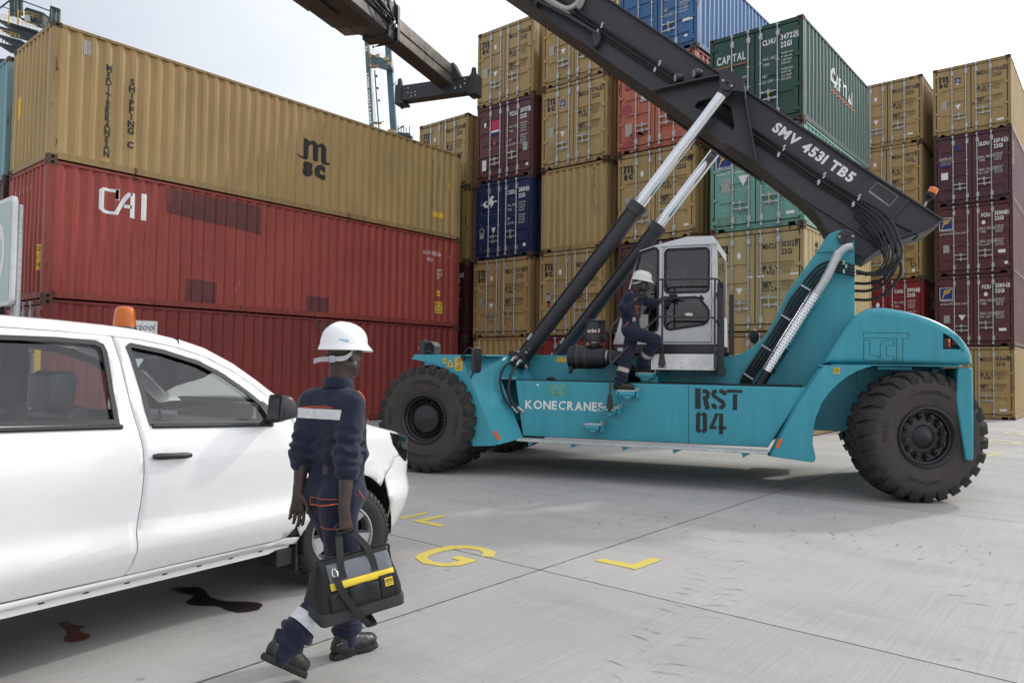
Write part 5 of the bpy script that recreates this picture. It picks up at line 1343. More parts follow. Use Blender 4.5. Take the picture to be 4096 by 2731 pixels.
for P in ([(6.0,-.47,4.02),(6.03,-.49,3.93),(5.99,-.49,3.83),(6.05,-.49,3.74),(6.11,-.49,3.66),(6.22,-.5,3.50),(6.32,-.6,3.3),(6.36,-.7,3.1),(6.30,-.75,2.98),(6.1,-.75,2.93)],
          [(6.02,-.48,3.98),(6.09,-.49,3.86),(6.16,-.5,3.76),(6.10,-.5,3.68),(6.06,-.5,3.62),(6.14,-.5,3.52),(6.28,-.55,3.36),(6.35,-.65,3.18)],
          [(6.29,-.5,3.80),(6.36,-.47,3.80),(6.45,-.47,3.77),(6.49,-.47,3.70),(6.62,-.47,3.61),(6.74,-.47,3.54),(6.77,-.46,3.49),(6.72,-.4,3.44)],
          [(5.86,-.72,3.46),(5.87,-.74,3.40),(5.885,-.74,3.33)]):
    b = MB(); b.tube(smooth_path(P, 5), .0125, 8); part(b, 'control_cable', 'rubber', boom)
# cable chain
P = smooth_path([(-.3,9.05,0),(.6,8.32,0),(1.2,7.84,0),(1.45,7.64,0),(1.62,7.51,0),(1.73,7.45,0),(1.84,7.46,0),(1.93,7.53,0),(1.97,7.64,0),(1.92,7.78,0),(1.75,7.95,0),(1.2,8.4,0),(0.2,9.2,0)], 4)
ch = MB()
for i in range(len(P)-1):
    c = (P[i]+P[i+1])/2; d_ = (P[i+1]-P[i]).normalized(); nn = Vector((-d_.y, d_.x, 0)); l = (P[i+1]-P[i]).length*.48
    for y0, y1 in ((-.66,-.635),(-.52,-.50)):
        vs = []
        for y in (y0, y1):
            for a, q in ((-l,-.036),(l,-.036),(l,.036),(-l,.036)): w_ = c+d_*a+nn*q; vs.append((w_.x,y,w_.y))
        ch.add(vs, [(0,1,2,3),(7,6,5,4),(0,4,5,1),(1,5,6,2),(2,6,7,3),(3,7,4,0)])
    ch.lathe([(.026,0),(.026,.012),(.0001,.014)], (P[i].x,-.66,P[i].y), (0,-1,0), 10)
M['chain'] = plain('grey_plastic', (0.40,0.40,0.38), .6, var=.15, scale=20)
part(ch, 'cable_chain', 'chain', boom)
# beacon on the tail
bb = empty('beacon', (6.90,0,3.94)); bb.parent = boom; ad = Vector((.45,-.05,.89)).normalized()
b = MB(); b.tube([(-.04,0,-.08), ad*.15], .014, 8); part(b, 'stalk', 'galv', bb)
b = MB(); b.lathe([(.03,.13),(.035,.17),(.062,.20),(.066,.255),(.060,.262),(.0001,.262)], (0,0,0), ad, 20); part(b, 'beacon_base', 'black', bb)
b = MB(); b.lathe([(.060,.255),(.062,.31),(.056,.335),(.03,.345),(.0001,.347)], (0,0,0), ad, 20); part(b, 'beacon_lens', 'amber', bb)
# inner boom, boom head and the spreader it carries
b = MB(); b.prism([(-.60,9.95),(-.60,9.13),(-3.9,11.86),(-3.9,12.68)], -.36, .36); b.prism([(-3.75,12.7),(-3.75,11.7),(-4.0,11.2),(-4.35,11.2),(-4.5,11.6),(-4.4,12.75)], -.42, .42); part(b, 'inner_boom', 'boomgrey', boom, bevel=.01)
sp = empty('spreader', (-4.13,0,0)); sp.parent = RS
b = MB(); b.lathe([(.35,10.05),(.45,10.1),(.45,10.5),(.3,10.6),(.22,11.3)], (0,0,0), (0,0,1), 28); b.box(-.5,.5,-.6,.6,9.95,10.15); part(b, 'rotator', 'blackmetal', sp, bevel=.01)
b = MB()
b.prism([(-.38,9.22),(.36,9.17),(.52,9.20),(.60,9.28),(.60,10.02),(-.62,10.05),(-.62,9.40),(-.50,9.26)], -3.1, 1.9, m=0)
b.prism([(-.06,9.24),(.40,9.15),(.52,9.20),(.60,9.27),(.60,10.02),(-.62,10.05),(-.62,9.5),(-.2,9.3)], 1.9, 2.45, m=0)
b.prism([(-.08,9.16),(.62,9.14),(.64,9.30),(.64,9.98),(.42,10.16),(-.08,10.05)], 2.45, 2.78, m=0)
body = part(b, 'spreader_body', ['boomgrey','boomunder'], sp, bevel=.015)
for pl in body.data.polygons:
    if pl.normal.z < -.5: pl.material_index = 1
b = MB(); b.prism([(.05,9.12),(.645,9.12),(.66,9.3),(.66,10.0),(.44,10.18),(.40,10.18),(.60,9.98),(.60,9.3)], 2.78, 2.82); b.box(-.3,.15,.2,1.2,9.12,9.17); b.prism([(.62,9.20),(.72,9.16),(.72,9.95),(.62,10.05)], 2.70, 2.80); part(b, 'end_flange', 'blackmetal', sp, smooth=0, bevel=.004)
b = MB(); b.tube([(.68,1.1,9.98),(.68,2.3,9.62)], .06, 14); b.tube([(.70,2.3,9.62),(.70,2.55,9.55)], .045, 10); b.tube([(.6,.6,9.6),(.62,2.5,9.5)], .03, 8); part(b, 'spreader_ram', 'blackmetal', sp)
for P in ([(.66,1.6,10.1),(.76,2.0,9.9),(.78,2.3,9.6),(.72,2.5,9.5),(.66,2.4,9.75)], [(.64,1.9,10.15),(.80,2.2,10.0),(.80,2.5,9.75),(.70,2.55,9.6)], [(.62,1.5,9.7),(.72,1.9,9.55),(.76,2.3,9.5),(.66,2.6,9.62)], [(.5,2.5,10.2),(.85,2.6,10.12),(1.0,2.6,10.2),(.7,2.5,10.35)], [(-.66,-2.2,9.6),(-.68,-1,9.45),(-.7,.2,9.40),(-.64,1.2,9.36)]):
    b = MB(); b.tube(smooth_path(P, 6), .018, 8); part(b, 'spreader_hose', 'rubber', sp)
b = MB(); b.lathe([(.05,0),(.05,.06),(.0001,.07)], (.66,2.55,9.5), (1,0,0), 12); b.lathe([(.04,0),(.04,.06),(.0001,.07)], (.66,2.65,9.44), (1,0,0), 12); part(b, 'ram_pin', 'galv', sp)
M['beam'] = plain('worn_beam_steel', (0.13, 0.12, 0.105), 0.38, 0.5, var=0.35, scale=4)
b = MB(); b.prism([(.14,9.26),(.51,9.29),(.535,9.31),(.535,9.85),(.50,9.88),(.14,9.88)], -2.6, 6.0, m=0); b.box(.535,.56,-2.6,5.9,9.55,9.575)
tele = part(b, 'telescopic_beam', ['beam','boomunder'], sp, bevel=.012)
for pl in tele.data.polygons:
    if pl.normal.z < -.5: pl.material_index = 1
b = MB(); b.prism([(-.14,9.26),(-.51,9.29),(-.535,9.31),(-.535,9.85),(-.50,9.88),(-.14,9.88)], -6.0, 2.4); part(b, 'telescopic_beam', 'beam', sp, bevel=.012)
for s in (-1, 1):
    b = MB(); y0, y1 = sorted((s*5.95, s*6.28)); b.box(-1.22,1.22,y0,y1,9.07,9.50)
    b.prism([(.535,9.95),(.80,9.45),(.535,9.45)], *sorted((s*5.93, s*6.2))); b.prism([(.1,9.5),(.56,9.5),(.56,9.93),(.14,9.93)], *sorted((s*5.96, s*6.02))); b.box(.05,.60,*sorted((s*5.90, s*5.96)),9.06,9.30)
    for e in (-1, 1):
        x0, x1 = sorted((e*1.06, e*1.26)); b.box(x0,x1,y0-.03,y1+.03,9.04,9.53); b.box(*sorted((e*.98, e*1.26)),y0-.04,y1+.04,8.98,9.05); b.prism([(e*1.06,9.5),(e*1.22,9.5),(e*1.20,9.72),(e*1.10,9.72)], y0+.02, y0+.10)
    eb = part(b, 'end_beam', 'boomgrey', sp, bevel=.008)
    for e in (-1, 1):
        b = MB(); b.lathe([(.035,.09),(.035,.05),(.05,.045),(.045,.02),(.02,0),(.0001,0)], (e*1.13,(y0+y1)/2,8.89), (0,0,1), 12); part(b, 'twistlock', 'boomgrey', eb)
    if s > 0:
        b = MB()
        for x, z in ((-.85,9.40),(-.85,9.27),(-.74,9.25),(-.62,9.26),(-.74,9.15),(-.62,9.16),(.62,9.24),(.62,9.19),(.78,9.25),(.78,9.20),(.9,9.42),(.9,9.30)): b.lathe([(.016,0),(.016,.006),(.0001,.008)], (x,y0,z), (0,-1,0), 8)
        part(b, 'end_beam_bolt', 'white_mark', eb, smooth=0)

# ---- lamp, mirror on the front fender; small mirror by the tower
b = MB(); b.prism([(-.23,1.79),(-.23,1.86),(-.19,1.90),(-.22,1.93),(-.19,2.01),(.0,1.985),(.055,1.92),(.055,1.79)], -1.84, -1.62); part(b, 'lamp_housing', 'boomgrey', smooth=0, bevel=.006)
b = MB(); b.add([(-.12,-1.842,1.80),(.045,-1.842,1.80),(.045,-1.842,1.92),(-.01,-1.842,1.97),(-.12,-1.842,1.95)], [(0,1,2,3,4)]); part(b, 'lamp_mouth', 'dark', smooth=0)
b = MB(); b.tube([(-.1,-1.845,1.82),(0,-1.86,1.83),(.04,-1.845,1.80)], .02, 8); b.tube([(-.05,-1.85,1.86),(.02,-1.855,1.81)], .012, 6); part(b, 'lamp_wiring', 'rubber')
b = MB(); b.box(-.246,-.232,-1.8,-1.68,1.80,1.86,1); b.box(-.246,-.232,-1.8,-1.68,1.86,1.92,0); part(b, 'indicator', ['amber','lens'], smooth=0)
b = MB(); b.tube(smooth_path([(.56,-1.88,1.76),(.60,-1.92,1.83),(.70,-1.98,1.885),(.755,-2.0,1.87),(.775,-2.0,1.80),(.785,-2.0,1.60),(.775,-1.98,1.52),(.73,-1.93,1.47),(.70,-1.89,1.44)], 5), .010, 8); b.box(.545,.60,-1.93,-1.88,1.71,1.78); part(b, 'mirror_arm', 'black')
b = MB(); dm = Vector((.93,.36,0)); rounded_prism(b, rrect(-.10,-.19,.10,.19,.06), -.02, .02, .015)
o = part(b, 'wing_mirror', 'blackmetal', smooth=40); o.location = (.835,-2.0,1.705); o.rotation_euler = (0, 0, R_(74))
b = MB(); b.lathe([(.0001,-.02),(.09,-.015),(.11,0),(.1,.012),(.0001,.014)], (4.60,.2,2.14), (.8,-.6,0), 20); b.tube([(4.62,.2,2.05),(4.62,.2,1.85)], .012, 6); part(b, 'round_mirror', 'black')
b = MB(); b.lathe([(.05,0),(.05,.05),(.0001,.05)], (1.70,-1.1,1.418), (0,0,1), 14); b.box(1.62,1.76,-1.13,-1.07,1.418,1.45); part(b, 'filler_cap', 'black', bevel=.01)
# ------------------------------------------------------------------ white pickup
def carwhite():
    m, t, p = _mat('white_car_paint')
    P = pos(t); n = noise(t, 2.5, 4, 0.6, P)
    t.links.new(ramp(t, n, 0.3, 0.7, (0.80, 0.80, 0.79, 1), (0.84, 0.84, 0.835, 1)), p.inputs['Base Color'])
    p.inputs['Roughness'].default_value = 0.32; p.inputs['Coat Weight'].default_value = 0.8; p.inputs['Coat Roughness'].default_value = 0.04
    return m
M['carwhite'] = carwhite()
M['trim'] = plain('black_trim', (0.018, 0.018, 0.019), 0.42, var=0.15, scale=12)
M['carglass'] = glass('side_glass', (0.82, 0.87, 0.86), 0.02)
M['interior'] = plain('grey_interior', (0.085, 0.088, 0.09), 0.6, var=0.15, scale=12)
M['seat'] = plain('dark_seat', (0.028, 0.030, 0.032), 0.45, var=0.2, scale=10, bmp=.2)
M['liner'] = plain('roof_liner', (0.36, 0.37, 0.37), 0.8, var=0.08)
M['alloy'] = plain('silver_wheel', (0.50, 0.50, 0.49), 0.34, 0.65, var=0.12, scale=14)
M['roadtyre'] = plain('road_tyre', (0.028, 0.027, 0.026), 0.7, var=0.25, scale=30, bmp=0.2)
PK = empty('pickup_truck', (-5.24291, 3.31308, 0), R_(96), 'white double-cab pickup with an orange roof beacon, parked at the left edge', 'pickup')
_wz = [(.30,.77),(.36,.795),(.44,.832),(.52,.866),(.58,.882),(.62,.880),(.70,.858),(.80,.862),(.95,.872),(1.08,.866),(1.17,.846),(1.22,.826),(1.27,.800),(1.78,.615),(1.9,.57)]
_pl = [(.2,.878),(.45,.868),(.6,.836),(.72,.775),(.82,.685),(.88,.585),(.92,.45),(.945,.25),(.952,0.0)]
_s = [.2]
for (a, b_), (c, d) in zip(_pl, _pl[1:]): _s.append(_s[-1] + math.hypot(c-a, d-b_))
def _sm(xs, ys, x):   # smooth interpolation
    xs = np.array(xs); ys = np.array(ys); i = int(np.clip(np.searchsorted(xs, x)-1, 0, len(xs)-2))
    m = np.gradient(ys, xs); h = xs[i+1]-xs[i]; t = (x-xs[i])/h; t = min(max(t, 0), 1)
    return ((2*t**3-3*t*t+1)*ys[i] + (t**3-2*t*t+t)*h*m[i] + (-2*t**3+3*t*t)*ys[i+1] + (t**3-t*t)*h*m[i+1])
def wz(z): return _sm([a for a, _ in _wz], [b for _, b in _wz], z)
def skin(s, z, off=0.0):
    """side surface of the body: run s along the car (wrapping round the nose), height z -> x, half width"""
    if s <= .2: x, w = s, .880
    else: x = _sm(_s, [a for a, _ in _pl], s); w = _sm(_s, [b for _, b in _pl], s)
    w = w - (.880 - wz(z))*min(1.0, w/.6)
    nose = max(0, min(1, (s-.55)/.5)); x -= nose*(.05*max(0, (z-.75)/.3)**2 + .10*max(0, (.45-z)/.15)**2)
    d = math.hypot(s, z-.375)
    if d < .62 and s < .62: w += .022*max(0, 1-abs(d-.47)/.15)
    return x, max(w-off, 0.0)
def panel(name, loops, mt, parent=PK, off=0.0, step=.055, both=True, smooth=50, fn=None, thick=0.0):
    v, f = fill2d(loops); bm = bmesh.new(); vv = [bm.verts.new((a, c, 0)) for a, c in v]
    for q in f:
        try: bm.faces.new([vv[i] for i in q])
        except ValueError: pass
    for ax in (0, 1):
        lo, hi = v[:, ax].min(), v[:, ax].max(); k = math.floor(lo/step)+1
        while k*step < hi-1e-4:
            co = [0, 0, 0]; no = [0, 0, 0]; co[ax] = k*step; no[ax] = 1
            bmesh.ops.bisect_plane(bm, geom=bm.verts[:]+bm.edges[:]+bm.faces[:], dist=1e-5, plane_co=co, plane_no=no); k += 1
    bmesh.ops.remove_doubles(bm, verts=bm.verts, dist=1e-5); bm.verts.index_update()
    objs = []
    for sg in ((-1, 1) if both else (-1,)):
        b = MB(); vs = []
        for q in bm.verts:
            x, w = (fn or skin)(q.co.x, q.co.y, off); vs.append((x, sg*w, q.co.y))
        b.add(vs, [[q.index for q in fc.verts][::(1 if sg < 0 else -1)] for fc in bm.faces])
        o = b.build(name, M[mt], parent if not isinstance(parent, (list, tuple)) else parent[0 if sg < 0 else 1], smooth, 0, False)
        if thick: md = o.modifiers.new('th', 'SOLIDIFY'); md.thickness = thick; md.offset = -1
        objs.append(o)
    bm.free(); return objs
GAPB = [(-1.65,1.757),(-1.62,1.61),(-1.60,1.41),(-1.588,1.24),(-1.575,1.12),(-1.572,1.0),(-1.578,.87),(-1.59,.74),(-1.605,.65),(-1.602,.57),(-1.615,.49),(-1.64,.432)]
GUT = [(-2.75,1.755),(-2.4,1.775),(-2.21,1.78),(-1.93,1.772),(-1.65,1.757),(-1.49,1.744),(-1.27,1.706),(-1.08,1.65),(-.89,1.555),(-.74,1.452),(-.63,1.365),(-.55,1.30)]
rwin = [(-2.52,1.70),(-2.3,1.722),(-1.95,1.722),(-1.75,1.712),(-1.712,1.695),(-1.70,1.66),(-1.695,1.42),(-1.695,1.275),(-2.45,1.305),(-2.55,1.40)]
fwin = [(-1.565,1.69),(-1.545,1.705),(-1.35,1.67),(-1.13,1.605),(-.98,1.53),(-.83,1.425),(-.735,1.345),(-.70,1.28),(-.70,1.222),(-1.505,1.258),(-1.515,1.42),(-1.545,1.62)]
g = .0035
sh_ = lambda L, d: [(a+d, c) for a, c in L]
fd = sh_(GAPB[::-1], g) + [(-1.49,1.738),(-1.27,1.70),(-1.08,1.644),(-.89,1.549),(-.74,1.446),(-.63,1.358),(-.575,1.31)] + [(-.535,1.27),(-.515,1.2),(-.503,1.05),(-.50,.85),(-.50,.62),(-.515,.50),(-.56,.445),(-.66,.432)]
rd = sh_(GAPB, -g) + [(-2.3,.435),(-2.44,.46),(-2.62,.80),(-2.66,1.0),(-2.66,1.32),(-2.64,1.5),(-2.60,1.72),(-2.4,1.768),(-2.21,1.773),(-1.93,1.765)]
fdo = panel('front_door', [fd, fwin], 'carwhite', thick=.012)
rdo = panel('rear_door', [rd, rwin], 'carwhite', thick=.012)
panel('body_inner', [[(-2.74,.40),(-.45,.40),(-.45,1.22),(-.60,1.33),(-.9,1.54),(-1.27,1.695),(-1.65,1.745),(-2.2,1.765),(-2.74,1.745)], [(a, c) for a, c in rwin], [(a, c) for a, c in fwin]], 'trim', off=.02)
for lp, par in ((rwin, rdo), (fwin, fdo)):
    panel('window_pane', [lp], 'carglass', par, off=.022)
    L = lp + [lp[0]]; v, f = stroke2d(L, .026)
    for i, sg in enumerate((-1, 1)):
        b = MB(); n = len(L); vs = []
        for o_ in (-.004, .012):
            for a, c in v: x, w = skin(a, c, o_); vs.append((x, sg*w, c))
        k = len(v); fs = [tuple(q) for q in f] + [(j,j+1,k+j+1,k+j) for j in range(n-1)] + [(n+j,n+j+1,k+n+j+1,k+n+j) for j in range(n-1)]
        b.add(vs, fs); b.build('window_seal', M['trim'], par[i], 40)
for a0, z0, a1, z1, par in ((-2.5,1.272,-1.675,1.248,rdo), (-1.505,1.242,-.69,1.205,fdo)):
    for i, sg in enumerate((-1, 1)):
        b = MB(); P = []
        for k in range(9):
            t = k/8; x, w = skin(a0+(a1-a0)*t, z0+(z1-z0)*t, -.006); P.append((x, sg*w, z0+(z1-z0)*t))
        b.tube(P, .0135, 8); b.build('belt_strip', M['trim'], par[i], 40)
# handles with their scooped recess
for par, x0 in ((fdo, -1.415), (rdo, -2.47)):
    for i, sg in enumerate((-1, 1)):
        b = MB(); P = [];
        for t in np.linspace(0, 1, 9):
            x, w = skin(x0-.115+.23*t, 1.085-.02*t, -.018 - .012*math.sin(math.pi*t)); P.append((x, sg*w, 1.076-.012*t))
        b.tube(P, [.013,.019,.0195,.0185,.018,.018,.0185,.018,.012], 10); b.build('door_handle', M['trim'], par[i], 50)
        b = MB(); x, w = skin(x0+.01, 1.08, -.0015); vs = [(x+.062*math.cos(a), sg*skin(x0, 1.08+.05*math.sin(a), -.0012)[1], 1.078+.055*math.sin(a)) for a in np.linspace(0, 2*math.pi, 25)[:-1]]
        b.add(vs, [tuple(range(24))]); b.build('handle_recess', M['carwhite'], par[i], 0)
# front wing, bumper, sill
AR = [(.43*math.cos(a), .375+.43*math.sin(a)) for a in np.linspace(R_(168), R_(-2), 26)]
wing = [(-.493,.50),(-.493,.62),(-.493,.85),(-.496,1.05),(-.508,1.2),(-.525,1.262),(-.40,1.238),(-.2,1.205),(0,1.172),(.2,1.135),(.40,1.085),(.415,1.045),(.435,.99),(.535,.895),(.47,.89),(.43,.815),(.345,.755)]
arcA = [p for p in AR if not (p[0] > .33 and p[1] < .75)]
panel('front_wing', [wing + arcA[::-1] + [(-.44,.43),(-.46,.45)]], 'carwhite', thick=.01)
bmp = [(.352,.748),(.436,.808),(.476,.884),(.54,.889),(.63,.838),(.75,.815),(1.0,.85),(1.3,.86),(1.58,.86),(1.58,.30),(1.2,.30),(.9,.30),(.6,.30),(.43,.33)] + [p for p in AR[::-1] if p[0] > .36 and .36 < p[1] < .70]
panel('front_bumper', [bmp], 'carwhite', thick=.01)
panel('sill', [[(-2.7,.385),(-.46,.385),(-.445,.425),(-.56,.437),(-.66,.424),(-2.44,.424),(-2.7,.424)]], 'carwhite', thick=.01)
for sg in (-1, 1):
    b = MB(); y0, y1 = sorted((sg*.785, sg*.79)); b.prism([(-2.7,.345),(-.66,.345),(-.60,.36),(-.50,.355),(-.48,.39),(-2.7,.39)], y0, y1); b.build('sill_flange', M['carwhite'], PK, 0)
    b = MB()
    for k in range(9):
        x = -2.5+.22*k; y0, y1 = sorted((sg*.7905, sg*.792)); b.box(x, x+.03, y0, y1, .372, .379)
    b.build('sill_slot', M['dark'], PK, 0)
# wheel housings
for sg in (-1, 1):
    b = MB(); n = 24; R0 = .435
    vs = []
    for y in (.865, .45):
        for i in range(n+1): a = R_(190-200*i/n); vs.append((R0*math.cos(a), sg*y, .375+R0*math.sin(a)))
    b.add(vs, [(i,i+1,n+2+i,n+1+i) for i in range(n)]); b.add([vs[n+1+i] for i in range(n+1)], [tuple(range(n+1))]); b.build('wheel_housing', M['dark'], PK, 0)
    b = MB(); b.box(-.465,-.44,*sorted((sg*.83, sg*.58)),.19,.50); b.box(-.60,-.455,*sorted((sg*.80, sg*.60)),.24,.36); b.build('mudflap', M['trim'], PK, 0, .02, seg=3)
# hood, scuttle, roof, screen
top = [(-.525,1.262),(-.40,1.238),(-.2,1.205),(0,1.172),(.2,1.135),(.40,1.085),(.52,1.06),(.66,1.02),(.80,.965)]
b = MB(); rows = []
for s, z in top:
    x, w = skin(s, z); rows.append([(x-.0, w-.0, z), (x-.006, w-.025, z+.018), (x-.012, w-.065, z+.028), (x-.02, w-.16, z+.036), (x-.02+.01, w*.5, z+.058), (x+.0, 0, z+.068)])
vs = []; m = 11
for r in rows:
    half = [(x, -w, z) for x, w, z in r]; vs += half + [(x, w, z) for x, w, z in r[-2::-1]]
b.add(vs, [(i*m+j, i*m+j+1, (i+1)*m+j+1, (i+1)*m+j) for i in range(len(rows)-1) for j in range(m-1)]); b.build('hood', M['carwhite'], PK, 50)
def gut(x):
    return float(np.interp(x, [a for a, _ in GUT], [c for _, c in GUT]))
b = MB(); vs = []; xs = [-2.75,-2.5,-2.21,-1.93,-1.65,-1.49,-1.35,-1.25]
for x in xs:
    z = gut(x); w = skin(x, z)[1]; r = [(w+.004,z-.004),(w+.002,z+.018),(w-.02,z+.042),(w-.06,z+.056),(w-.14,z+.066),(w*.4,z+.080),(0,z+.084)]
    vs += [(x,-a,c) for a, c in r] + [(x,a,c) for a, c in r[-2::-1]]
m = 13; b.add(vs, [(i*m+j, i*m+j+1, (i+1)*m+j+1, (i+1)*m+j) for i in range(len(xs)-1) for j in range(m-1)])
roof = b.build('roof', M['carwhite'], PK, 50)
pil = {}
for sg in (-1, 1):
    b = MB(); vs = []; xs2 = [-1.25,-1.17,-1.08,-.98,-.89,-.81,-.74,-.68,-.63,-.58,-.53,-.48]; edge = []
    for x in xs2:
        z = gut(x) if x < -.56 else gut(-.55)-(x+.55)*.75; w = skin(x, z)[1]
        r = [(x,w+.004,z-.004),(x+.004,w+.002,z+.018),(x+.016,w-.02,z+.040),(x+.03,w-.06,z+.052)]; edge.append(r[-1]); vs += [(a,sg*c,d) for a, c, d in r]
    b.add(vs, [(i*4+j, i*4+j+1, (i+1)*4+j+1, (i+1)*4+j) for i in range(len(xs2)-1) for j in range(3)]); b.build('windscreen_pillar', M['carwhite'], PK, 50)
    pil[sg] = edge
b = MB(); vs = []; n = len(pil[1])
for e in pil[1]:
    for t in np.linspace(-1, 1, 9): vs.append((e[0]+.16*(1-t*t)*(.4+.6*(1.8-e[2])), e[1]*t, e[2]+.02*(1-t*t)))
b.add(vs, [(i*9+j, i*9+j+1, (i+1)*9+j+1, (i+1)*9+j) for i in range(n-1) for j in range(8)]); b.build('windscreen', M['carglass'], PK, 50)
b = MB(); vs = []
for x, z in ((-.50,1.265),(-.36,1.235)):
    for t in np.linspace(-1, 1, 9): vs.append((x+.16*(1-t*t), .80*t, z+.06*(1-t*t)))
b.add(vs, [(j, j+1, 10+j, 9+j) for j in range(8)]); b.build('scuttle', M['trim'], PK, 50)
# sail panel in front of the door glass
panel('sail_panel', [[(-.70,1.222),(-.70,1.285),(-.735,1.35),(-.72,1.362),(-.60,1.265),(-.585,1.222)]], 'trim', fdo, off=-.006)
# headlamps
hl = [(.42,1.04),(.45,1.068),(.55,1.062),(.70,1.035),(.90,.985),(1.0,.93),(1.0,.868),(.75,.828),(.632,.850),(.54,.902),(.445,.985)]
cen = (.62,.95)
panel('headlight', [hl], 'carglass', off=-.002)
H1 = panel('headlight_bezel', [[(cen[0]+(a-cen[0])*1.05, cen[1]+(c-cen[1])*1.08) for a, c in hl]], 'trim', off=.012)
panel('headlight_reflector', [[(.46,1.035),(.60,1.04),(.85,.97),(.9,.90),(.72,.865),(.58,.91),(.48,.98)]], 'chrome', off=.03, step=.03, fn=lambda s, z, o: (skin(s, z, o)[0]-.02*math.sin(s*60), skin(s, z, o)[1]-.012*math.sin(z*190)))
b = MB(); b.box(.80,.90,-.5,.5,.86,.99); b.box(.82,.92,-.45,.45,.40,.55); b.build('grille', M['trim'], PK, 0, .01)
# wheels
def road_wheel(x, y, steer):
    w = empty('wheel', (x, y, .365)); w.parent = PK; w.rotation_euler = (0, .3, steer + (math.pi if y > 0 else 0))
    def mk():
        b = MB(); h = .12; prof = [(.215,-h+.01),(.235,-h-.004),(.28,-h-.012),(.325,-h-.002),(.350,-h+.02),(.362,-h+.05),(.366,0)]; prof = prof + [(r, -q) for r, q in prof[-2::-1]] + [(.215,0)]
        b.lathe([(r, -q) for r, q in prof], (0,0,0), (0,-1,0), 64, closed=True)
        for i in range(56):
            for s in (-1, 1):
                a = 2*math.pi*(i+.25*s)/56; vs = []
                for q, r in ((.122,.335),(.10,.362),(.035,.3725)):
                    for da in (-.035,.035): vs.append((r*math.cos(a+da+.03*(q < .05)), s*q, r*math.sin(a+da+.03*(q < .05))))
                b.add(vs, [(0,1,3,2),(2,3,5,4)])
        return b.mesh('tyre', M['roadtyre'], 40, False)
    link('tyre', cached('rtyre', mk), w)
    def mk2():
        b = MB(); h = .12; b.lathe([(.222,h-.012),(.226,h+.004),(.218,h+.006),(.208,h-.012),(.200,h-.05),(.196,h-.16)], (0,0,0), (0,-1,0), 48, cap=False)
        n = 5
        for i in range(n):
            a = 2*math.pi*i/n
            def Q(r, t, y): return (r*math.cos(a)-t*math.sin(a), -y, r*math.sin(a)+t*math.cos(a))
            vs = [Q(.03,-.04,h-.035),Q(.03,.04,h-.035),Q(.11,.036,h-.022),Q(.205,.062,h-.012),Q(.205,-.062,h-.012),Q(.11,-.036,h-.022),
                  Q(.03,-.04,h-.09),Q(.03,.04,h-.09),Q(.11,.05,h-.075),Q(.205,.075,h-.06),Q(.205,-.075,h-.06),Q(.11,-.05,h-.075)]
            b.add(vs, [(0,1,2,5),(5,2,3,4),(1,7,8,2),(2,8,9,3),(0,5,11,6),(5,4,10,11)])
        b.lathe([(.075,h-.05),(.07,h-.025),(.045,h-.015),(.0001,h-.012)], (0,0,0), (0,-1,0), 24)
        b.lathe([(.19,h-.15),(.05,h-.13),(.0001,h-.13)], (0,0,0), (0,-1,0), 24, 1, cap=False)
        return b.mesh('rim', [M['alloy'], M['dark']], 35)
    link('rim', cached('rrim', mk2), w)
for sg in (-1, 1):
    road_wheel(0, sg*.735, R_(-26)); road_wheel(-3.085, sg*.735, 0)
# mirrors
for i, sg in enumerate((-1, 1)):
    mt = 'blackmetal' if sg < 0 else 'carwhite'
    b = MB(); rounded_prism(b, [(-.80,1.235),(-.665,1.255),(-.645,1.30),(-.66,1.355),(-.70,1.40),(-.785,1.41)], sg*.90 if sg > 0 else -1.06, sg*1.06 if sg > 0 else -.90, .035, seg=4)
    b.tube([(-.70,sg*.82,1.235),(-.72,sg*.95,1.27)], .03, 10); mo = b.build('wing_mirror', M[mt], fdo[i], 50, fix=True)
    b = MB(); b.quad((-.803,sg*.925,1.255),(-.803,sg*1.035,1.255),(-.793,sg*1.035,1.39),(-.793,sg*.925,1.39)); b.build('mirror_glass', M['mirror'], mo, 0)
# cab rear, bed
b = MB()
b.add([(-2.75,-.86,.4),(-2.75,.86,.4),(-2.75,.86,1.25),(-2.75,-.86,1.25)], [(0,1,2,3)]); b.add([(-2.75,-.62,1.70),(-2.75,.62,1.70),(-2.75,.55,1.83),(-2.75,-.55,1.83)], [(0,1,2,3)])
for s in (-1, 1): b.add([(-2.75,s*.81,1.25),(-2.75,s*.70,1.25),(-2.75,s*.56,1.70),(-2.75,s*.63,1.72)], [(0,1,2,3)])
b.build('cab_back', M['carwhite'], PK, 0)
b = MB(); b.quad((-2.745,-.70,1.25),(-2.745,.70,1.25),(-2.745,.56,1.70),(-2.745,-.56,1.70)); b.build('rear_window', M['carglass'], PK, 0)
for sg in (-1, 1):
    lp = [(-4.33,.48),(-3.55,.48)] + [(-3.085+.42*math.cos(a), .375+.42*math.sin(a)) for a in np.linspace(R_(170), R_(10), 18)] + [(-2.78,.48),(-2.78,1.24),(-4.35,1.22)]
    v, f = fill2d([lp]); b = MB(); b.add([(a,sg*.865,c) for a, c in v], f); b.add([(a,sg*.80,c) for a, c in v], f); b.quad((-4.35,sg*.865,1.22),(-2.78,sg*.865,1.24),(-2.78,sg*.80,1.24),(-4.35,sg*.80,1.22)); b.build('bed_side', M['carwhite'], PK, 0)
b = MB(); b.box(-4.36,-4.31,-.86,.86,.5,1.22); b.box(-2.80,-2.76,-.80,.80,.5,1.23); b.box(-4.3,-2.78,-.8,.8,.62,.66); b.build('cargo_bed', M['carwhite'], PK, 0, .01)
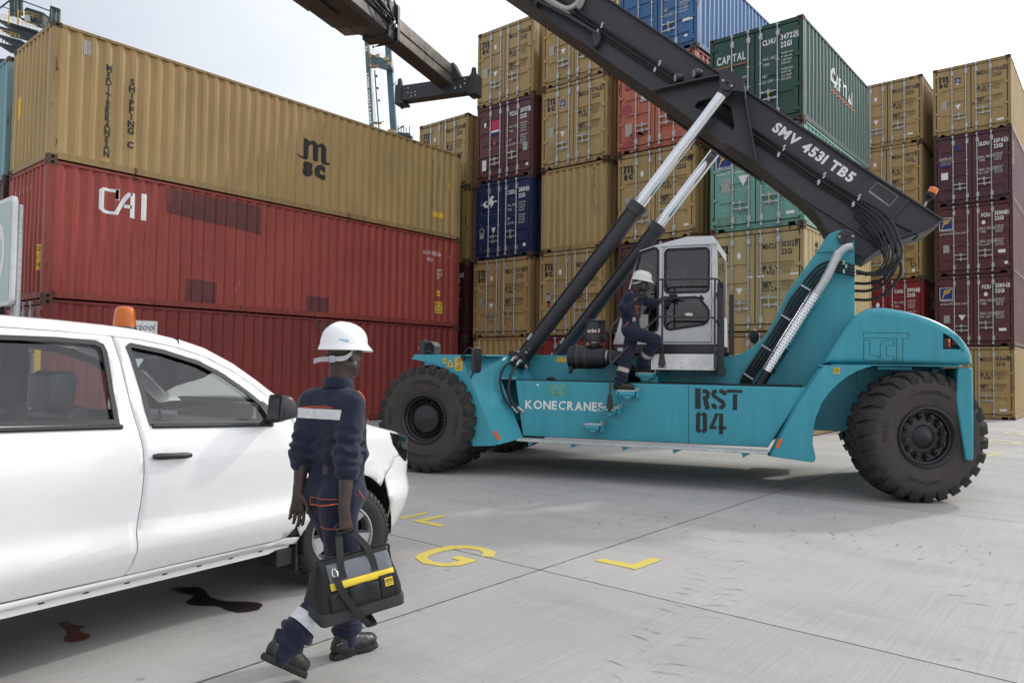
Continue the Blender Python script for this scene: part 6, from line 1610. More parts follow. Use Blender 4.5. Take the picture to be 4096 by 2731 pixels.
b = MB(); b.box(-4.2,.6,-.42,-.32,.32,.46); b.box(-4.2,.6,.32,.42,.32,.46); b.box(-1.2,.5,-.3,.3,.30,.5); b.box(-3.2,-2.9,-.7,.7,.28,.42); b.box(-2.7,-.45,-.77,.77,.40,.46); b.build('underbody', M['dark'], PK, 0)
# interior
def seat(x, y, w=.48):
    b = MB(); b.box(x-.05,x+.46,y-w/2,y+w/2,.62,.86); b.prism([(x-.10,.80),(x+.05,.82),(x-.14,1.36),(x-.20,1.36),(x-.26,1.30)], y-w/2, y+w/2); b.build('seat', M['seat'], PK, 0, .05, seg=4)
    b = MB(); rounded_prism(b, [(x-.30,1.34),(x-.15,1.345),(x-.13,1.50),(x-.16,1.545),(x-.25,1.55),(x-.30,1.52)], y-.13, y+.13, .03); b.tube([(x-.2,y-.07,1.30),(x-.21,y-.07,1.40)], .008, 6); b.tube([(x-.2,y+.07,1.30),(x-.21,y+.07,1.40)], .008, 6); b.build('headrest', M['seat'], PK, 50)
seat(-1.62, -.36); seat(-1.62, .36); seat(-2.40, -.38, .6); seat(-2.40, .38, .6)
b = MB(); rounded_prism(b, [(-.95,.70),(-.98,.98),(-.92,1.14),(-.80,1.20),(-.60,1.215),(-.40,1.20),(-.40,.60)], -.74, .74, .03); rounded_prism(b, [(-1.0,1.10),(-1.02,1.20),(-.92,1.265),(-.72,1.255),(-.70,1.10)], .18, .58, .04); b.build('dashboard', M['interior'], PK, 50)
b = MB(); b.lathe([(.175,-.015),(.19,0),(.175,.015),(.16,0)], (-1.18,.38,1.08), (-.85,0,.5), 28, closed=True); b.tube([(-1.18,.38,1.08),(-.95,.38,.98)], .03, 8); b.tube([(-1.18,.21,1.08),(-1.18,.55,1.08)], .014, 6); b.build('steering_wheel', M['seat'], PK, 50)
b = MB(); b.quad((-2.70,-.60,1.755),(-1.22,-.58,1.735),(-1.22,.58,1.735),(-2.70,.60,1.755)); b.build('roof_lining', M['liner'], PK, 0)
b = MB(); rounded_prism(b, rrect(-.045,-.045,.045,.045,.02), -.11, .11, .01); o = b.build('interior_mirror', M['trim'], PK, 50); o.location = (-1.10,0,1.60)
b = MB(); b.quad((-1.152,-.09,1.565),(-1.152,.09,1.565),(-1.147,.09,1.635),(-1.147,-.09,1.635)); b.build('mirror_glass', M['mirror'], PK, 0)
P = [(-1.12+.012*math.cos(k*.9), .12+.012*math.sin(k*.9), 1.56-.0042*k) for k in range(85)]
b = MB(); b.tube(P, .003, 5); b.build('coiled_cord', M['trim'], PK, 50)
b = MB(); b.tube(smooth_path([(-.98,.60,1.60),(-.90,.58,1.52),(-.84,.60,1.46),(-.80,.63,1.42)], 5), .012, 8); b.build('grab_handle', M['liner'], PK, 50)
b = MB(); b.box(-.98,-.93,-.02,.10,1.17,1.215); b.tube([(-.95,.03,1.2),(-.97,.03,1.28)], .012, 6); b.build('radio', M['trim'], PK, 0, .006)
b = MB(); b.box(-2.7,-.95,-.74,.74,.46,.50); b.build('cabin_floor', M['interior'], PK, 0)
# beacon on the roof
bc = empty('beacon', (-1.19, .10, 1.815)); bc.parent = PK
b = MB(); b.lathe([(.075,0),(.078,.015),(.07,.03),(.0001,.03)], (0,0,0), (0,0,1), 24); b.build('beacon_base', M['trim'], bc, 40)
def amber_glass():
    m, t, p = _mat('amber_dome')
    p.inputs['Base Color'].default_value = (0.95, 0.22, 0.02, 1); p.inputs['Roughness'].default_value = 0.12; p.inputs['Transmission Weight'].default_value = 0.55; p.inputs['IOR'].default_value = 1.3; p.inputs['Coat Weight'].default_value = 0.5
    return m
M['dome'] = amber_glass()
b = MB(); b.lathe([(.070,.028),(.070,.05),(.066,.10),(.060,.145),(.050,.160),(.03,.168),(.0001,.17)], (0,0,0), (0,0,1), 28); b.build('beacon_lens', M['dome'], bc, 40)
b = MB(); b.lathe([(.02,.03),(.05,.07),(.052,.11),(.03,.12),(.0001,.12)], (.0,0,0), (0,0,1), 16); b.tube([(0,-.03,.04),(0,-.03,.10)], .012, 8); b.build('reflector', M['amber'], bc, 40)
# ------------------------------------------------------------------ people
from mathutils.bvhtree import BVHTree
V3 = lambda *a: np.array(a, float)
def _lat(seed, n=24):
    return np.random.RandomState(seed).rand(n, n, n).astype(np.float32)
_LT = _lat(3)
def vnoise(p):
    """smooth value noise, p (...,3)"""
    n = _LT.shape[0]; i = np.floor(p).astype(int); f = p - i; f = f*f*(3-2*f); i %= n; j = (i+1) % n
    g = lambda a, b, c: _LT[a[..., 0], b[..., 1], c[..., 2]]
    x0 = g(i,i,i)*(1-f[...,0]) + g(j,i,i)*f[...,0]; x1 = g(i,j,i)*(1-f[...,0]) + g(j,j,i)*f[...,0]
    y0 = g(i,i,j)*(1-f[...,0]) + g(j,i,j)*f[...,0]; y1 = g(i,j,j)*(1-f[...,0]) + g(j,j,j)*f[...,0]
    a = x0*(1-f[...,1]) + x1*f[...,1]; b = y0*(1-f[...,1]) + y1*f[...,1]
    return a*(1-f[...,2]) + b*f[...,2] - .5
class Sdf:
    """tapered limbs and ellipsoids melted together into one skin"""
    def __init__(s): s.p = []
    def limb(s, a, b, ra, rb, k=.02, flat=None, sq=1.0, sub=False): s.p.append(('l', V3(*a), V3(*b), ra, rb, k, None if flat is None else V3(*flat)/np.linalg.norm(flat), sq, sub)); return s
    def chain(s, pts, rs, k=.02, **kw):
        for i in range(len(pts)-1): s.limb(pts[i], pts[i+1], rs[i], rs[i+1], k, **kw)
        return s
    def ball(s, c, r, k=.02, ax=None, sub=False): s.p.append(('e', V3(*c), np.eye(3) if ax is None else np.array(ax, float), V3(*(r if hasattr(r, '__len__') else (r, r, r))), k, sub)); return s
    def dist(s, pr, P):
        if pr[0] == 'l':
            _, a, b, ra, rb, k, fl, sq, _s = pr; q = P - a
            ba = b - a
            if fl is not None:
                q = q + fl*((q@fl)*(sq-1))[..., None]; ba = ba + fl*((ba@fl)*(sq-1))
            t = np.clip((q@ba)/max(ba@ba, 1e-9), 0, 1)
            return (np.linalg.norm(q - t[..., None]*ba, axis=-1) - (ra+(rb-ra)*t))/(1 if fl is None else max(1, sq**.5))
        _, c, ax, r, k, _s = pr; q = (P-c)@ax.T; k0 = np.linalg.norm(q/r, axis=-1); k1 = np.linalg.norm(q/(r*r), axis=-1)
        return k0*(k0-1)/np.maximum(k1, 1e-6)
    def box(s, pr):
        if pr[0] == 'l':
            m = max(pr[3], pr[4]); return np.minimum(pr[1], pr[2])-m, np.maximum(pr[1], pr[2])+m
        m = pr[3].max(); return pr[1]-m, pr[1]+m
    def mesh(s, h, disp=None):
        los, his = zip(*[s.box(p) for p in s.p]); lo = np.min(los, 0)-.04; hi = np.max(his, 0)+.04
        n = np.ceil((hi-lo)/h).astype(int)+1; Fd = np.full(n, 9.0, np.float32)
        ax = [lo[i]+h*np.arange(n[i]) for i in range(3)]
        for pr in s.p:
            a, b = s.box(pr); i0 = np.clip(np.floor((a-.035-lo)/h).astype(int), 0, n-1); i1 = np.clip(np.ceil((b+.035-lo)/h).astype(int)+1, 1, n)
            sl = tuple(slice(i0[k], i1[k]) for k in range(3))
            P = np.stack(np.meshgrid(*[ax[k][sl[k]] for k in range(3)], indexing='ij'), -1)
            d = s.dist(pr, P).astype(np.float32); k = pr[5] if pr[0] == 'l' else pr[4]; cur = Fd[sl]
            if pr[-1]:
                hh = np.clip(.5-.5*(cur+d)/k, 0, 1); Fd[sl] = cur*(1-hh) + (-d)*hh + k*hh*(1-hh)
            else:
                hh = np.clip(.5+.5*(d-cur)/k, 0, 1); Fd[sl] = d*(1-hh) + cur*hh - k*hh*(1-hh)
        if disp is not None:
            m = np.abs(Fd) < .035; idx = np.argwhere(m); P = lo + idx*h; Fd[m] += disp(P).astype(np.float32)
        return surface_nets(Fd, lo, h)
def surface_nets(Fd, lo, h):
    n = np.array(Fd.shape); S = Fd < 0
    c = [(i, j, k) for i in (0, 1) for j in (0, 1) for k in (0, 1)]
    sl = lambda o: tuple(slice(o[a], n[a]-1+o[a]) for a in range(3))
    cnt = sum(S[sl(o)].astype(np.int8) for o in c); act = (cnt > 0) & (cnt < 8)
    ids = np.full(act.shape, -1, np.int64); idx = np.argwhere(act); ids[act] = np.arange(len(idx))
    acc = np.zeros((len(idx), 3)); num = np.zeros(len(idx))
    for a in c:
        for d in range(3):
            if a[d]: continue
            b = list(a); b[d] = 1; fa = Fd[tuple((idx+a).T)]; fb = Fd[tuple((idx+b).T)]; m = (fa < 0) != (fb < 0)
            t = fa[m]/(fa[m]-fb[m]); p = np.tile(np.array(a, float), (m.sum(), 1)); p[:, d] += t; acc[m] += p; num[m] += 1
    V = lo + (idx + acc/num[:, None])*h; Fs = []
    for d in range(3):
        e = [np.array(v) for v in ((1,0,0),(0,1,0),(0,0,1))]; u, v = e[(d+1) % 3], e[(d+2) % 3]
        A = S[tuple(slice(0, n[k]-1) if k == d else slice(1, n[k]-1) for k in range(3))]; B = S[tuple(slice(1, n[k]) if k == d else slice(1, n[k]-1) for k in range(3))]
        base = np.array([0 if k == d else 1 for k in range(3)])
        for m, flip in (((A & ~B), False), ((~A & B), True)):
            q = np.argwhere(m) + base
            if not len(q): continue
            g = lambda o: ids[tuple((q-o).T)]
            f = np.stack([g(u+v), g(v), g(0*u), g(u)], 1); Fs.append(f[:, ::-1] if flip else f)
    return V, np.vstack(Fs)
def nmesh(name, V, F, mt):
    me = bpy.data.meshes.new(name); me.from_pydata(V.tolist(), [], F.tolist()); me.materials.append(mt)
    me.polygons.foreach_set('use_smooth', [True]*len(me.polygons)); me.update(); return me
def nobj(name, VF, mt, parent=None): return link(name, nmesh(name, VF[0], VF[1], mt), parent)

def skin_mat():
    m, t, p = _mat('dark_skin'); P = pos(t); n = noise(t, 26, 5, .6, P); n2 = noise(t, 6, 3, .5, P)
    c = ramp(t, n2, .3, .7, (.034,.020,.0145,1), (.060,.036,.026,1)); c = mixc(t, .3, c, ramp(t, n, .3, .7, (.02,.013,.01,1), (.045,.028,.02,1)))
    t.links.new(c, p.inputs['Base Color']); p.inputs['Roughness'].default_value = .42; p.inputs['Subsurface Weight'].default_value = .06; p.inputs['Subsurface Radius'].default_value = (.01,.004,.002)
    bump(t, p, noise(t, 160, 3, .6, P), .12, .002); return m
def cloth_mat():
    m, t, p = _mat('navy_twill'); P = pos(t); n = noise(t, 5, 6, .65, P)
    c = ramp(t, n, .3, .75, (.0085,.0115,.026,1), (.018,.023,.046,1))
    d = ramp(t, noise(t, 9, 7, .72, P), .66, .74); c = mixc(t, math_(t, 'MULTIPLY', d, .55), c, (.07,.062,.055))
    t.links.new(c, p.inputs['Base Color']); p.inputs['Roughness'].default_value = .82; p.inputs['Sheen Weight'].default_value = .12; p.inputs['Specular IOR Level'].default_value = .25
    w = noise(t, 420, 2, .5, P); bump(t, p, math_(t, 'ADD', math_(t, 'MULTIPLY', w, .3), noise(t, 38, 5, .65, P)), .35, .006); return m
M['skin'] = skin_mat(); M['cloth'] = cloth_mat()
M['bootleather'] = plain('black_leather', (.016,.0155,.015), .38, var=.3, scale=20, bmp=.25, bscale=120)
M['bootsole'] = plain('rubber_sole', (.02,.019,.018), .7, var=.25, scale=25)
M['helmet'] = plain('white_helmet', (.80,.80,.79), .22, var=.03, scale=8, coat=.3)
M['helmet_old'] = plain('scuffed_helmet', (.62,.61,.57), .4, var=.12, scale=22)
M['reflect'] = plain('reflective_tape', (.66,.67,.67), .35, .15, var=.14, scale=30, bmp=.3)
M['reflect_old'] = plain('soiled_tape', (.40,.38,.33), .5, var=.2, scale=40)
M['strap'] = plain('grey_strap', (.42,.43,.44), .45, var=.1, scale=20)
M['glove'] = plain('black_glove', (.012,.012,.013), .7, var=.25, scale=40)
M['piping'] = plain('orange_piping', (.72,.12,.03), .6, var=.15, scale=30)
def nv(a): a = V3(*a); return a/np.linalg.norm(a)

def hand(S, wr, axis, back, side, kind, sc_=1.0):
    """wr wrist; axis wrist->knuckles; back = back-of-hand normal; side = towards the thumb"""
    ax, bk, sd_ = nv(axis), nv(back), nv(side); q = lambda a, b, c: wr + sc_*(ax*a + bk*b + sd_*c)
    S.limb(q(-.03,0,0), q(.02,0,0), .027*sc_, .026*sc_, .012, bk, 1.25)
    S.limb(q(.02,0,.012), q(.082,0,.024), .0185*sc_, .016*sc_, .012); S.limb(q(.02,0,-.012), q(.078,-.002,-.026), .0185*sc_, .015*sc_, .012); S.limb(q(.03,-.002,0), q(.083,0,0), .018*sc_, .016*sc_, .012)
    K = [(.090,.0,.033), (.094,.003,.011), (.090,.002,-.012), (.082,-.001,-.033)]; Ls = [(.042,.026,.020), (.046,.030,.021), (.043,.028,.020), (.034,.021,.018)]
    for i, (k, L) in enumerate(zip(K, Ls)):
        if kind == 'grip': an = (62, 150, 225)
        elif kind == 'relax': an = (18+6*i, 52+8*i, 80+8*i)
        else: an = (6, 14+4*i, 26+5*i)
        P = [q(*k)]; r = [.0098, .0088, .0080, .0068]
        for l, a in zip(L, an):
            a = R_(a); P.append(P[-1] + sc_*l*(ax*math.cos(a) - bk*math.sin(a)))
        S.chain(P, [x*sc_ for x in r], .004)
    if kind == 'grip': T = [q(.012,-.014,.024), q(.045,-.026,.042), q(.078,-.038,.032), q(.092,-.042,.012)]
    elif kind == 'relax': T = [q(.010,-.010,.022), q(.042,-.022,.046), q(.070,-.030,.056), q(.090,-.034,.056)]
    else: T = [q(.010,-.008,.022), q(.040,-.016,.050), q(.066,-.018,.068), q(.085,-.02,.076)]
    S.chain(T, [.0145*sc_, .0125*sc_, .0105*sc_, .0085*sc_], .008)

def head(S, c, face, up):
    fw = nv(face); up = nv(V3(*up) - fw*(V3(*up)@fw)); rt = np.cross(fw, up); A = np.stack([rt, fw, up]); q = lambda a, b, d: c + rt*a + fw*b + up*d
    S.ball(q(0,-.012,.03), (.075,.097,.092), .02, A); S.ball(q(0,.018,-.04), (.060,.072,.082), .03, A)
    S.limb(q(-.028,.045,-.085), q(.028,.045,-.085), .028, .028, .03); S.ball(q(0,.078,-.098), (.022,.018,.018), .02, A)           # jaw, chin
    S.limb(q(-.05,.02,-.06), q(-.022,.06,-.09), .026, .022, .02); S.limb(q(.05,.02,-.06), q(.022,.06,-.09), .026, .022, .02)
    S.limb(q(0,.088,.008), q(0,.108,-.028), .010, .014, .012); S.limb(q(-.014,.098,-.032), q(.014,.098,-.032), .010, .010, .008)      # nose
    S.limb(q(-.045,.078,.028), q(.045,.078,.028), .013, .013, .02)                                                                   # brow
    S.limb(q(-.05,.055,-.025), q(-.035,.068,-.035), .018, .016, .02); S.limb(q(.05,.055,-.025), q(.035,.068,-.035), .018, .016, .02)    # cheeks
    for s in (-1, 1): S.ball(q(.031*s,.083,.006), (.0135,.010,.010), .006, A)
    S.limb(q(-.020,.094,-.060), q(.020,.094,-.060), .0075, .0075, .006); S.limb(q(-.017,.092,-.071), q(.017,.092,-.071), .008, .008, .006)  # lips
    for s in (-1, 1):
        S.ball(q(.077*s,-.008,-.006), (.012,.021,.034), .006, A); S.ball(q(.088*s,-.002,-.004), (.007,.010,.018), .004, A, sub=True)
    return rt, fw, up
def hard_hat(name, c, rt, fw, up, mt, parent, sc_=1.0):
    V = []; F = []; nth, nph = 64, 14
    for side in (0, 1):
        for i in range(nph+1):
            ph = i/nph
            for j in range(nth):
                th = 2*math.pi*j/nth; ca, sa = math.cos(th), math.sin(th)     # ca: forward, sa: right
                if ph < .8:
                    a = ph/.8*math.pi/2; rr = math.sin(a)**.82; z = .118*math.cos(a)**.9
                    rx, ry = .112, .138
                    z += .007*max(0, 1-abs(sa*rr)/.30)*(rr < .97)*(1 if abs(ca*rr) < .9 else .3)
                else:
                    t = (ph-.8)/.2; pk = max(0, ca)**3; rr = 1 + t*(.075 + .30*pk); z = -.020*t**1.4 - .012*t*pk - .006*t
                    rx, ry = .112, .138
                z += .016*(max(0, ca)**2)*(ph/.8 if ph < .8 else 1) - .010*max(0, -ca)*(ph > .6)
                o = -.0035 if side else 0
                p = c + rt*(sa*rr*(rx+o))*sc_ + fw*(ca*rr*(ry+o))*sc_ + up*(z+o)*sc_; V.append(p)
    m = (nph+1)*nth
    for side in (0, 1):
        for i in range(nph):
            for j in range(nth):
                q = [side*m+i*nth+j, side*m+i*nth+(j+1) % nth, side*m+(i+1)*nth+(j+1) % nth, side*m+(i+1)*nth+j]; F.append(q if not side else q[::-1])
    for j in range(nth): F.append([nph*nth+j, nph*nth+(j+1) % nth, m+nph*nth+(j+1) % nth, m+nph*nth+j])
    b = MB(); b.add(V, F); return b.build(name, M[mt], parent, 60)
def ribbon(pts, nrm, w, th=.003):
    """flat strap through pts, w wide along nrm"""
    b = MB(); P = smooth_path(pts, 6); n = Vector(nrm).normalized(); vs = []
    for i, p in enumerate(P):
        t = (P[min(i+1, len(P)-1)]-P[max(i-1, 0)]).normalized(); o = t.cross(n).normalized()*th; m = n*w/2
        vs += [p-m-o, p+m-o, p+m+o, p-m+o]
    k = len(P); fs = [(0,1,2,3),(4*k-1,4*k-2,4*k-3,4*k-4)]
    for i in range(k-1):
        for j in range(4): fs.append((4*i+j, 4*i+(j+1) % 4, 4*i+4+(j+1) % 4, 4*i+4+j))
    b.add(vs, fs); return b
def boot(heel, toe, up, parent, L=.295):
    """heel, toe: points on the ground side of the sole"""
    heel = V3(*heel); fx = nv(V3(*toe)-heel); up = nv(V3(*up)-fx*(V3(*up)@fx)); fy = np.cross(up, fx); A = np.stack([fx, fy, up]); q = lambda a, b, c: heel + fx*a*L/.295 + fy*b + up*c
    S = Sdf(); S.ball(q(.055,0,.062), (.056,.039,.058), .02, A); S.limb(q(.062,0,.06), q(.075,0,.128), .044, .046, .02); S.limb(q(.07,0,.062), q(.185,0,.05), .043, .042, .03); S.ball(q(.222,0,.05), (.072,.049,.044), .03, A); S.limb(q(.13,0,.085), q(.20,0,.062), .032, .03, .02)
    ob = nobj('boot', S.mesh(.0055, lambda P: .0035*vnoise(P*55)), M['bootleather'], parent)
    out_ = [(0,0),(.008,-.026),(.04,-.037),(.10,-.033),(.15,-.036),(.21,-.049),(.255,-.046),(.285,-.026),(.295,0),(.285,.024),(.255,.043),(.21,.047),(.15,.036),(.10,.033),(.04,.037),(.008,.026)]
    b = MB(); n = len(out_); vs = []
    for z, g_ in ((0,.96),(.006,1.03),(.020,1.05),(.032,1.0)):
        for a, c in out_:
            zz = z + (.010 if (.10 < a < .16 and z < .01) else 0) + (.012*max(0, (a-.24)/.05) if z < .01 else 0); vs.append(q(.1475+(a-.1475)*g_, c*g_, zz))
    fs = [tuple(range(n-1, -1, -1)), tuple(range(3*n, 4*n))] + [(k*n+i, k*n+(i+1) % n, (k+1)*n+(i+1) % n, (k+1)*n+i) for k in range(3) for i in range(n)]
    b.add(vs, fs)
    for i in range(14):
        a = .012+.0205*i
        if .095 < a < .155: continue
        w_ = float(np.interp(a, [0,.04,.15,.22,.29], [.024,.037,.036,.049,.022]))
        for s in (-1, 1):
            vv = [q(a+da, s*(w_*1.07+dy), z) for z in (-.002,.016) for da, dy in ((0,-.02),(.012,-.02),(.012,.0015),(0,.0015))]; b.add(vv, [(0,1,2,3),(7,6,5,4),(0,4,5,1),(1,5,6,2),(2,6,7,3),(3,7,4,0)])
    b.build('sole', M['bootsole'], ob, 30)
    b = MB(); b.tube([q(.145,-.030,.083), q(.150,0,.094), q(.145,.030,.083)], .0028, 6); b.tube([q(.165,-.030,.074), q(.170,0,.086), q(.165,.030,.074)], .0028, 6); b.tube([q(.185,-.026,.068), q(.188,0,.079), q(.185,.026,.068)], .0028, 6)
    b.tube(smooth_path([q(.185,0,.082), q(.20,-.025,.083), q(.195,-.035,.07)], 4), .0022, 6); b.build('laces', M['bootsole'], ob, 30)
    b = MB(); b.tube(smooth_path([q(.012,-.030,.085), q(.05,-.043,.092), q(.085,-.044,.072), q(.10,-.043,.05), q(.12,-.041,.04)], 5), .0012, 5); b.tube(smooth_path([q(.15,-.042,.045), q(.155,-.034,.075), q(.16,-.01,.092)], 5), .0012, 5); b.build('stitching', M['strap'], ob, 30)
    return ob
def tape(VF, a, d, w, pred, mt, parent, off=.0022, name='reflective_band'):
    """band of tape: the cloth between two planes (at a, normal d, w wide), lifted off the surface"""
    d = nv(d); bm = bmesh.new(); V, F = VF; c = V[F].mean(1); s = (c-a)@d; keep = (np.abs(s) < w/2+.02) & pred(c); fs = F[keep]; used = np.unique(fs); mp_ = {int(k): bm.verts.new(V[k]) for k in used}
    for f in fs: bm.faces.new([mp_[int(k)] for k in f])
    for sg in (-1, 1):
        bmesh.ops.bisect_plane(bm, geom=bm.verts[:]+bm.edges[:]+bm.faces[:], plane_co=Vector(a+d*sg*w/2), plane_no=Vector(d*sg), clear_outer=True)
    bm.normal_update()
    for v in bm.verts: v.co += v.normal*off
    me = bpy.data.meshes.new(name); bm.to_mesh(me); bm.free(); me.materials.append(M[mt]); me.polygons.foreach_set('use_smooth', [True]*len(me.polygons)); return link(name, me, parent)
def stitch(bvh, pts, r, mt, parent, name='piping', toward=None, n=8):
    P = []
    for p in smooth_path(pts, n):
        if toward is not None:
            hit = bvh.ray_cast(Vector(p)+Vector(toward)*.25, -Vector(toward), .5)
        else: hit = bvh.find_nearest(Vector(p))
        if hit[0] is not None: P.append(hit[0] + hit[1]*r*.5)
    b = MB(); b.tube(P, r, 6); return b.build(name, M[mt], parent, 40)

def worker(name, loc, rz, J, label, grip, h=.007, hs=.005, helm='helmet', gloves=False, tapecol='reflect', seed=0):
    """J: joint positions in the person's own frame"""
    J = {k: V3(*v) for k, v in J.items()}
    body = Sdf(); rt, fw, up = head(body, J['head'], J['face'], J['hup'])
    body.limb(J['neck']-V3(0,0,.03), J['head']-up*.055-fw*.022, .060, .054, .03)
    body.limb(J['pelvis'], J['neck']-V3(0,0,.08), .09, .09, .03)
    for s in 'RL':
        sh_j, el, wr = J['sh'+s], J['el'+s], J['wr'+s]
        body.chain([sh_j, el], [.046, .038], .02); m = el + (wr-el)*.28; body.chain([el, m, wr], [.039, .041, .0265], .02)
        body.limb(J['neck']-V3(0,0,.05), sh_j, .06, .045, .03)
        body.chain([J['hip'+s], J['kn'+s], J['an'+s]], [.085, .055, .04], .03)
        hand(body, wr, *grip[s])
    root = nobj(name, body.mesh(hs), M['skin']); tag(root, label, 'person'); root.location = loc; root.rotation_euler = (0, 0, rz)
    # one-piece work suit
    right = nv(J['shR']-J['shL']); tf = nv(np.cross(V3(0,0,1), right)); S = Sdf()
    ch, wa, pe = J['chest'], J['waist'], J['pelvis']
    S.limb(J['shL']+right*.05-V3(0,0,.015), J['shR']-right*.05-V3(0,0,.015), .078, .078, .04, tf, 1.05)
    S.limb(ch-right*.075, ch+right*.075, .112, .112, .06, tf, 1.02); S.limb((ch+wa)/2-right*.068, (ch+wa)/2+right*.068, .108, .108, .06, tf, 1.05)
    S.limb(wa-right*.062, wa+right*.062, .104, .104, .05, tf, 1.04); S.limb(pe-right*.07-V3(0,0,.02), pe+right*.06-V3(0,0,.02), .108, .108, .05, tf, 1.0)
    S.limb(J['neck']-V3(0,0,.05), J['shR'], .07, .062, .04); S.limb(J['neck']-V3(0,0,.05), J['shL'], .07, .062, .04)
    S.limb(J['neck']-V3(0,0,.04), J['neck']+V3(0,0,.004)+tf*.004, .077, .071, .015)
    for s in 'RL':
        el, wr = J['el'+s], J['wr'+s]; cuff = el + (wr-el)*J['cuff'][0]
        S.chain([J['sh'+s], el], [.070, .064], .03); S.chain([el, cuff], [.064, .060], .02)
        d = nv(wr-el); c2 = cuff; S.limb(c2-d*.05, c2-d*.008, .066, .067, .006); S.limb(c2-d*.085, c2-d*.062, .064, .066, .006)
        kn, an = J['kn'+s], J['an'+s]; S.chain([J['hip'+s], kn], [.106, .084], .05); S.chain([kn, kn+(an-kn)*.8, an+(an-kn)*.05], [.082, .080, .066], .03)
    arms = [(J['sh'+s], J['el'+s], J['wr'+s]) for s in 'RL']; legs = [(J['hip'+s], J['kn'+s], J['an'+s]) for s in 'RL']
    def disp(P):
        o = .016*vnoise(P*V3(13,13,8)+seed) + .007*vnoise(P*V3(32,32,19)+5+seed)
        g = np.exp(-((P[:, 2]-(wa[2]))/.03)**2); a = np.arctan2(P[:, 1]-wa[1], P[:, 0]-wa[0]); near = np.linalg.norm(P[:, :2]-wa[:2], axis=1) < .2
        o += near*g*(.004*np.sin(a*34+6*vnoise(P*9)) + .008); o -= near*.012*np.exp(-((P[:, 2]-(wa[2]+.055))/.03)**2)
        for a0, e0, w0 in arms:      # creases round the elbow and the rolled sleeve
            d = nv(w0-a0); t = (P-e0)@d; r = np.linalg.norm(P-e0-t[:, None]*d, axis=1); o += (r < .13)*np.exp(-(t/.11)**2)*.008*np.sin(t*105+7*vnoise(P*15))
        for h0, k0, a0 in legs:      # bagging behind the knee and at the ankle
            d = nv(a0-k0); t = (P-a0)@d; r = np.linalg.norm(P-a0-t[:, None]*d, axis=1); o += (r < .13)*np.exp(-((t+.05)/.085)**2)*.011*np.sin(t*95+6*vnoise(P*13))
            t = (P-k0)@d; r = np.linalg.norm(P-k0-t[:, None]*d, axis=1); o += (r < .14)*np.exp(-(t/.09)**2)*.007*np.sin(t*80+8*vnoise(P*11))
        return o
    VF = S.mesh(h, disp); suit = nobj('coverall', VF, M['cloth'], root)
    bvh = BVHTree.FromPolygons([Vector(v) for v in VF[0]], [tuple(int(i) for i in f) for f in VF[1]])
    # collar
    b = MB(); n = 40; vs = []
    for k, (z, r) in enumerate(((-.005,.083),(.022,.080),(.045,.077),(.048,.073),(.044,.070),(.0,.072))):
        for j in range(n):
            a = -2.6 + 5.2*j/(n-1); p = J['neck'] - tf*math.cos(a)*r*1.02 + right*math.sin(a)*r + V3(0,0,z-.018*(1-math.cos(a))/2); vs.append(p)
    b.add(vs, [(k*n+j, k*n+j+1, (k+1)*n+j+1, (k+1)*n+j) for k in range(5) for j in range(n-1)]); b.build('collar', M['cloth'], suit, 50)
    # tape round the back and both shins
    def torso(c):
        q = c-ch; return (np.abs(q@right) < J['tapew'][0]) & (np.abs(q@right - J['tapew'][1]) < J['tapew'][0]) & ((q@tf) < .04)
    tape(VF, ch+V3(0,0,J['tapew'][2]), (0,0,1), .052, torso, tapecol, suit)
    stitch(bvh, [ch+V3(0,0,J['tapew'][2]+.033)+right*t-tf*.2 for t in np.linspace(-.15, J['tapew'][1]+.10, 7)], .0022, 'piping', suit, toward=-tf)
    for s in 'RL':
        kn, an = J['kn'+s], J['an'+s]; d = nv(an-kn); a = kn + (an-kn)*J['band'][0]
        tape(VF, a, d, .062, lambda c, a=a, d=d: np.linalg.norm((c-a)-((c-a)@d)[:, None]*d, axis=1) < .125, tapecol, suit)
    # helmet, strap
    hc = J['head'] + up*.052 - fw*.004
    hh = hard_hat('hard_hat', hc, rt, fw, up, helm, root)
    q = lambda a, b_, c: Vector(J['head'] + rt*a + fw*b_ + up*c)
    sb = ribbon([q(.070,.025,.045), q(.083,-.02,.010), q(.076,-.06,-.022), q(.045,-.098,-.032), q(0,-.112,-.034), q(-.045,-.098,-.034), q(-.078,-.05,-.02), q(-.085,.0,.02)], up, .026, .0022)
    st_ = sb.build('helmet_strap', M['strap'], hh, 40)
    b = MB(); b.box(-.02,.02,-.004,.004,-.018,.018); o = b.build('buckle', M['strap'], hh, 0, .003); o.location = q(.028,-.109,-.033); o.rotation_euler = (0, 0, math.atan2(rt[1], rt[0]))
    ribbon([q(.01,-.116,-.034), q(-.05,-.118,-.037), q(-.11,-.108,-.046)], up, .025, .002).build('strap_tail', M['strap'], hh, 40)
    if gloves:
        G = Sdf()
        for s in 'RL':
            Sx = Sdf(); hand(Sx, J['wr'+s], *grip[s], 1.06); ax = nv(grip[s][0]); Sx.limb(J['wr'+s]-ax*.055, J['wr'+s], .034, .033, .01)
            nobj('glove', Sx.mesh(.006), M['glove'], root)
            b = MB(); b.lathe([(.033,0),(.0365,.002),(.0365,.007),(.033,.009)], J['wr'+s]-ax*.062, ax, 18); b.build('glove_cuff', M['mint'], root, 40)
    return root, suit, bvh, VF, dict(rt=rt, fw=fw, up=up, right=right, tf=tf, J=J)

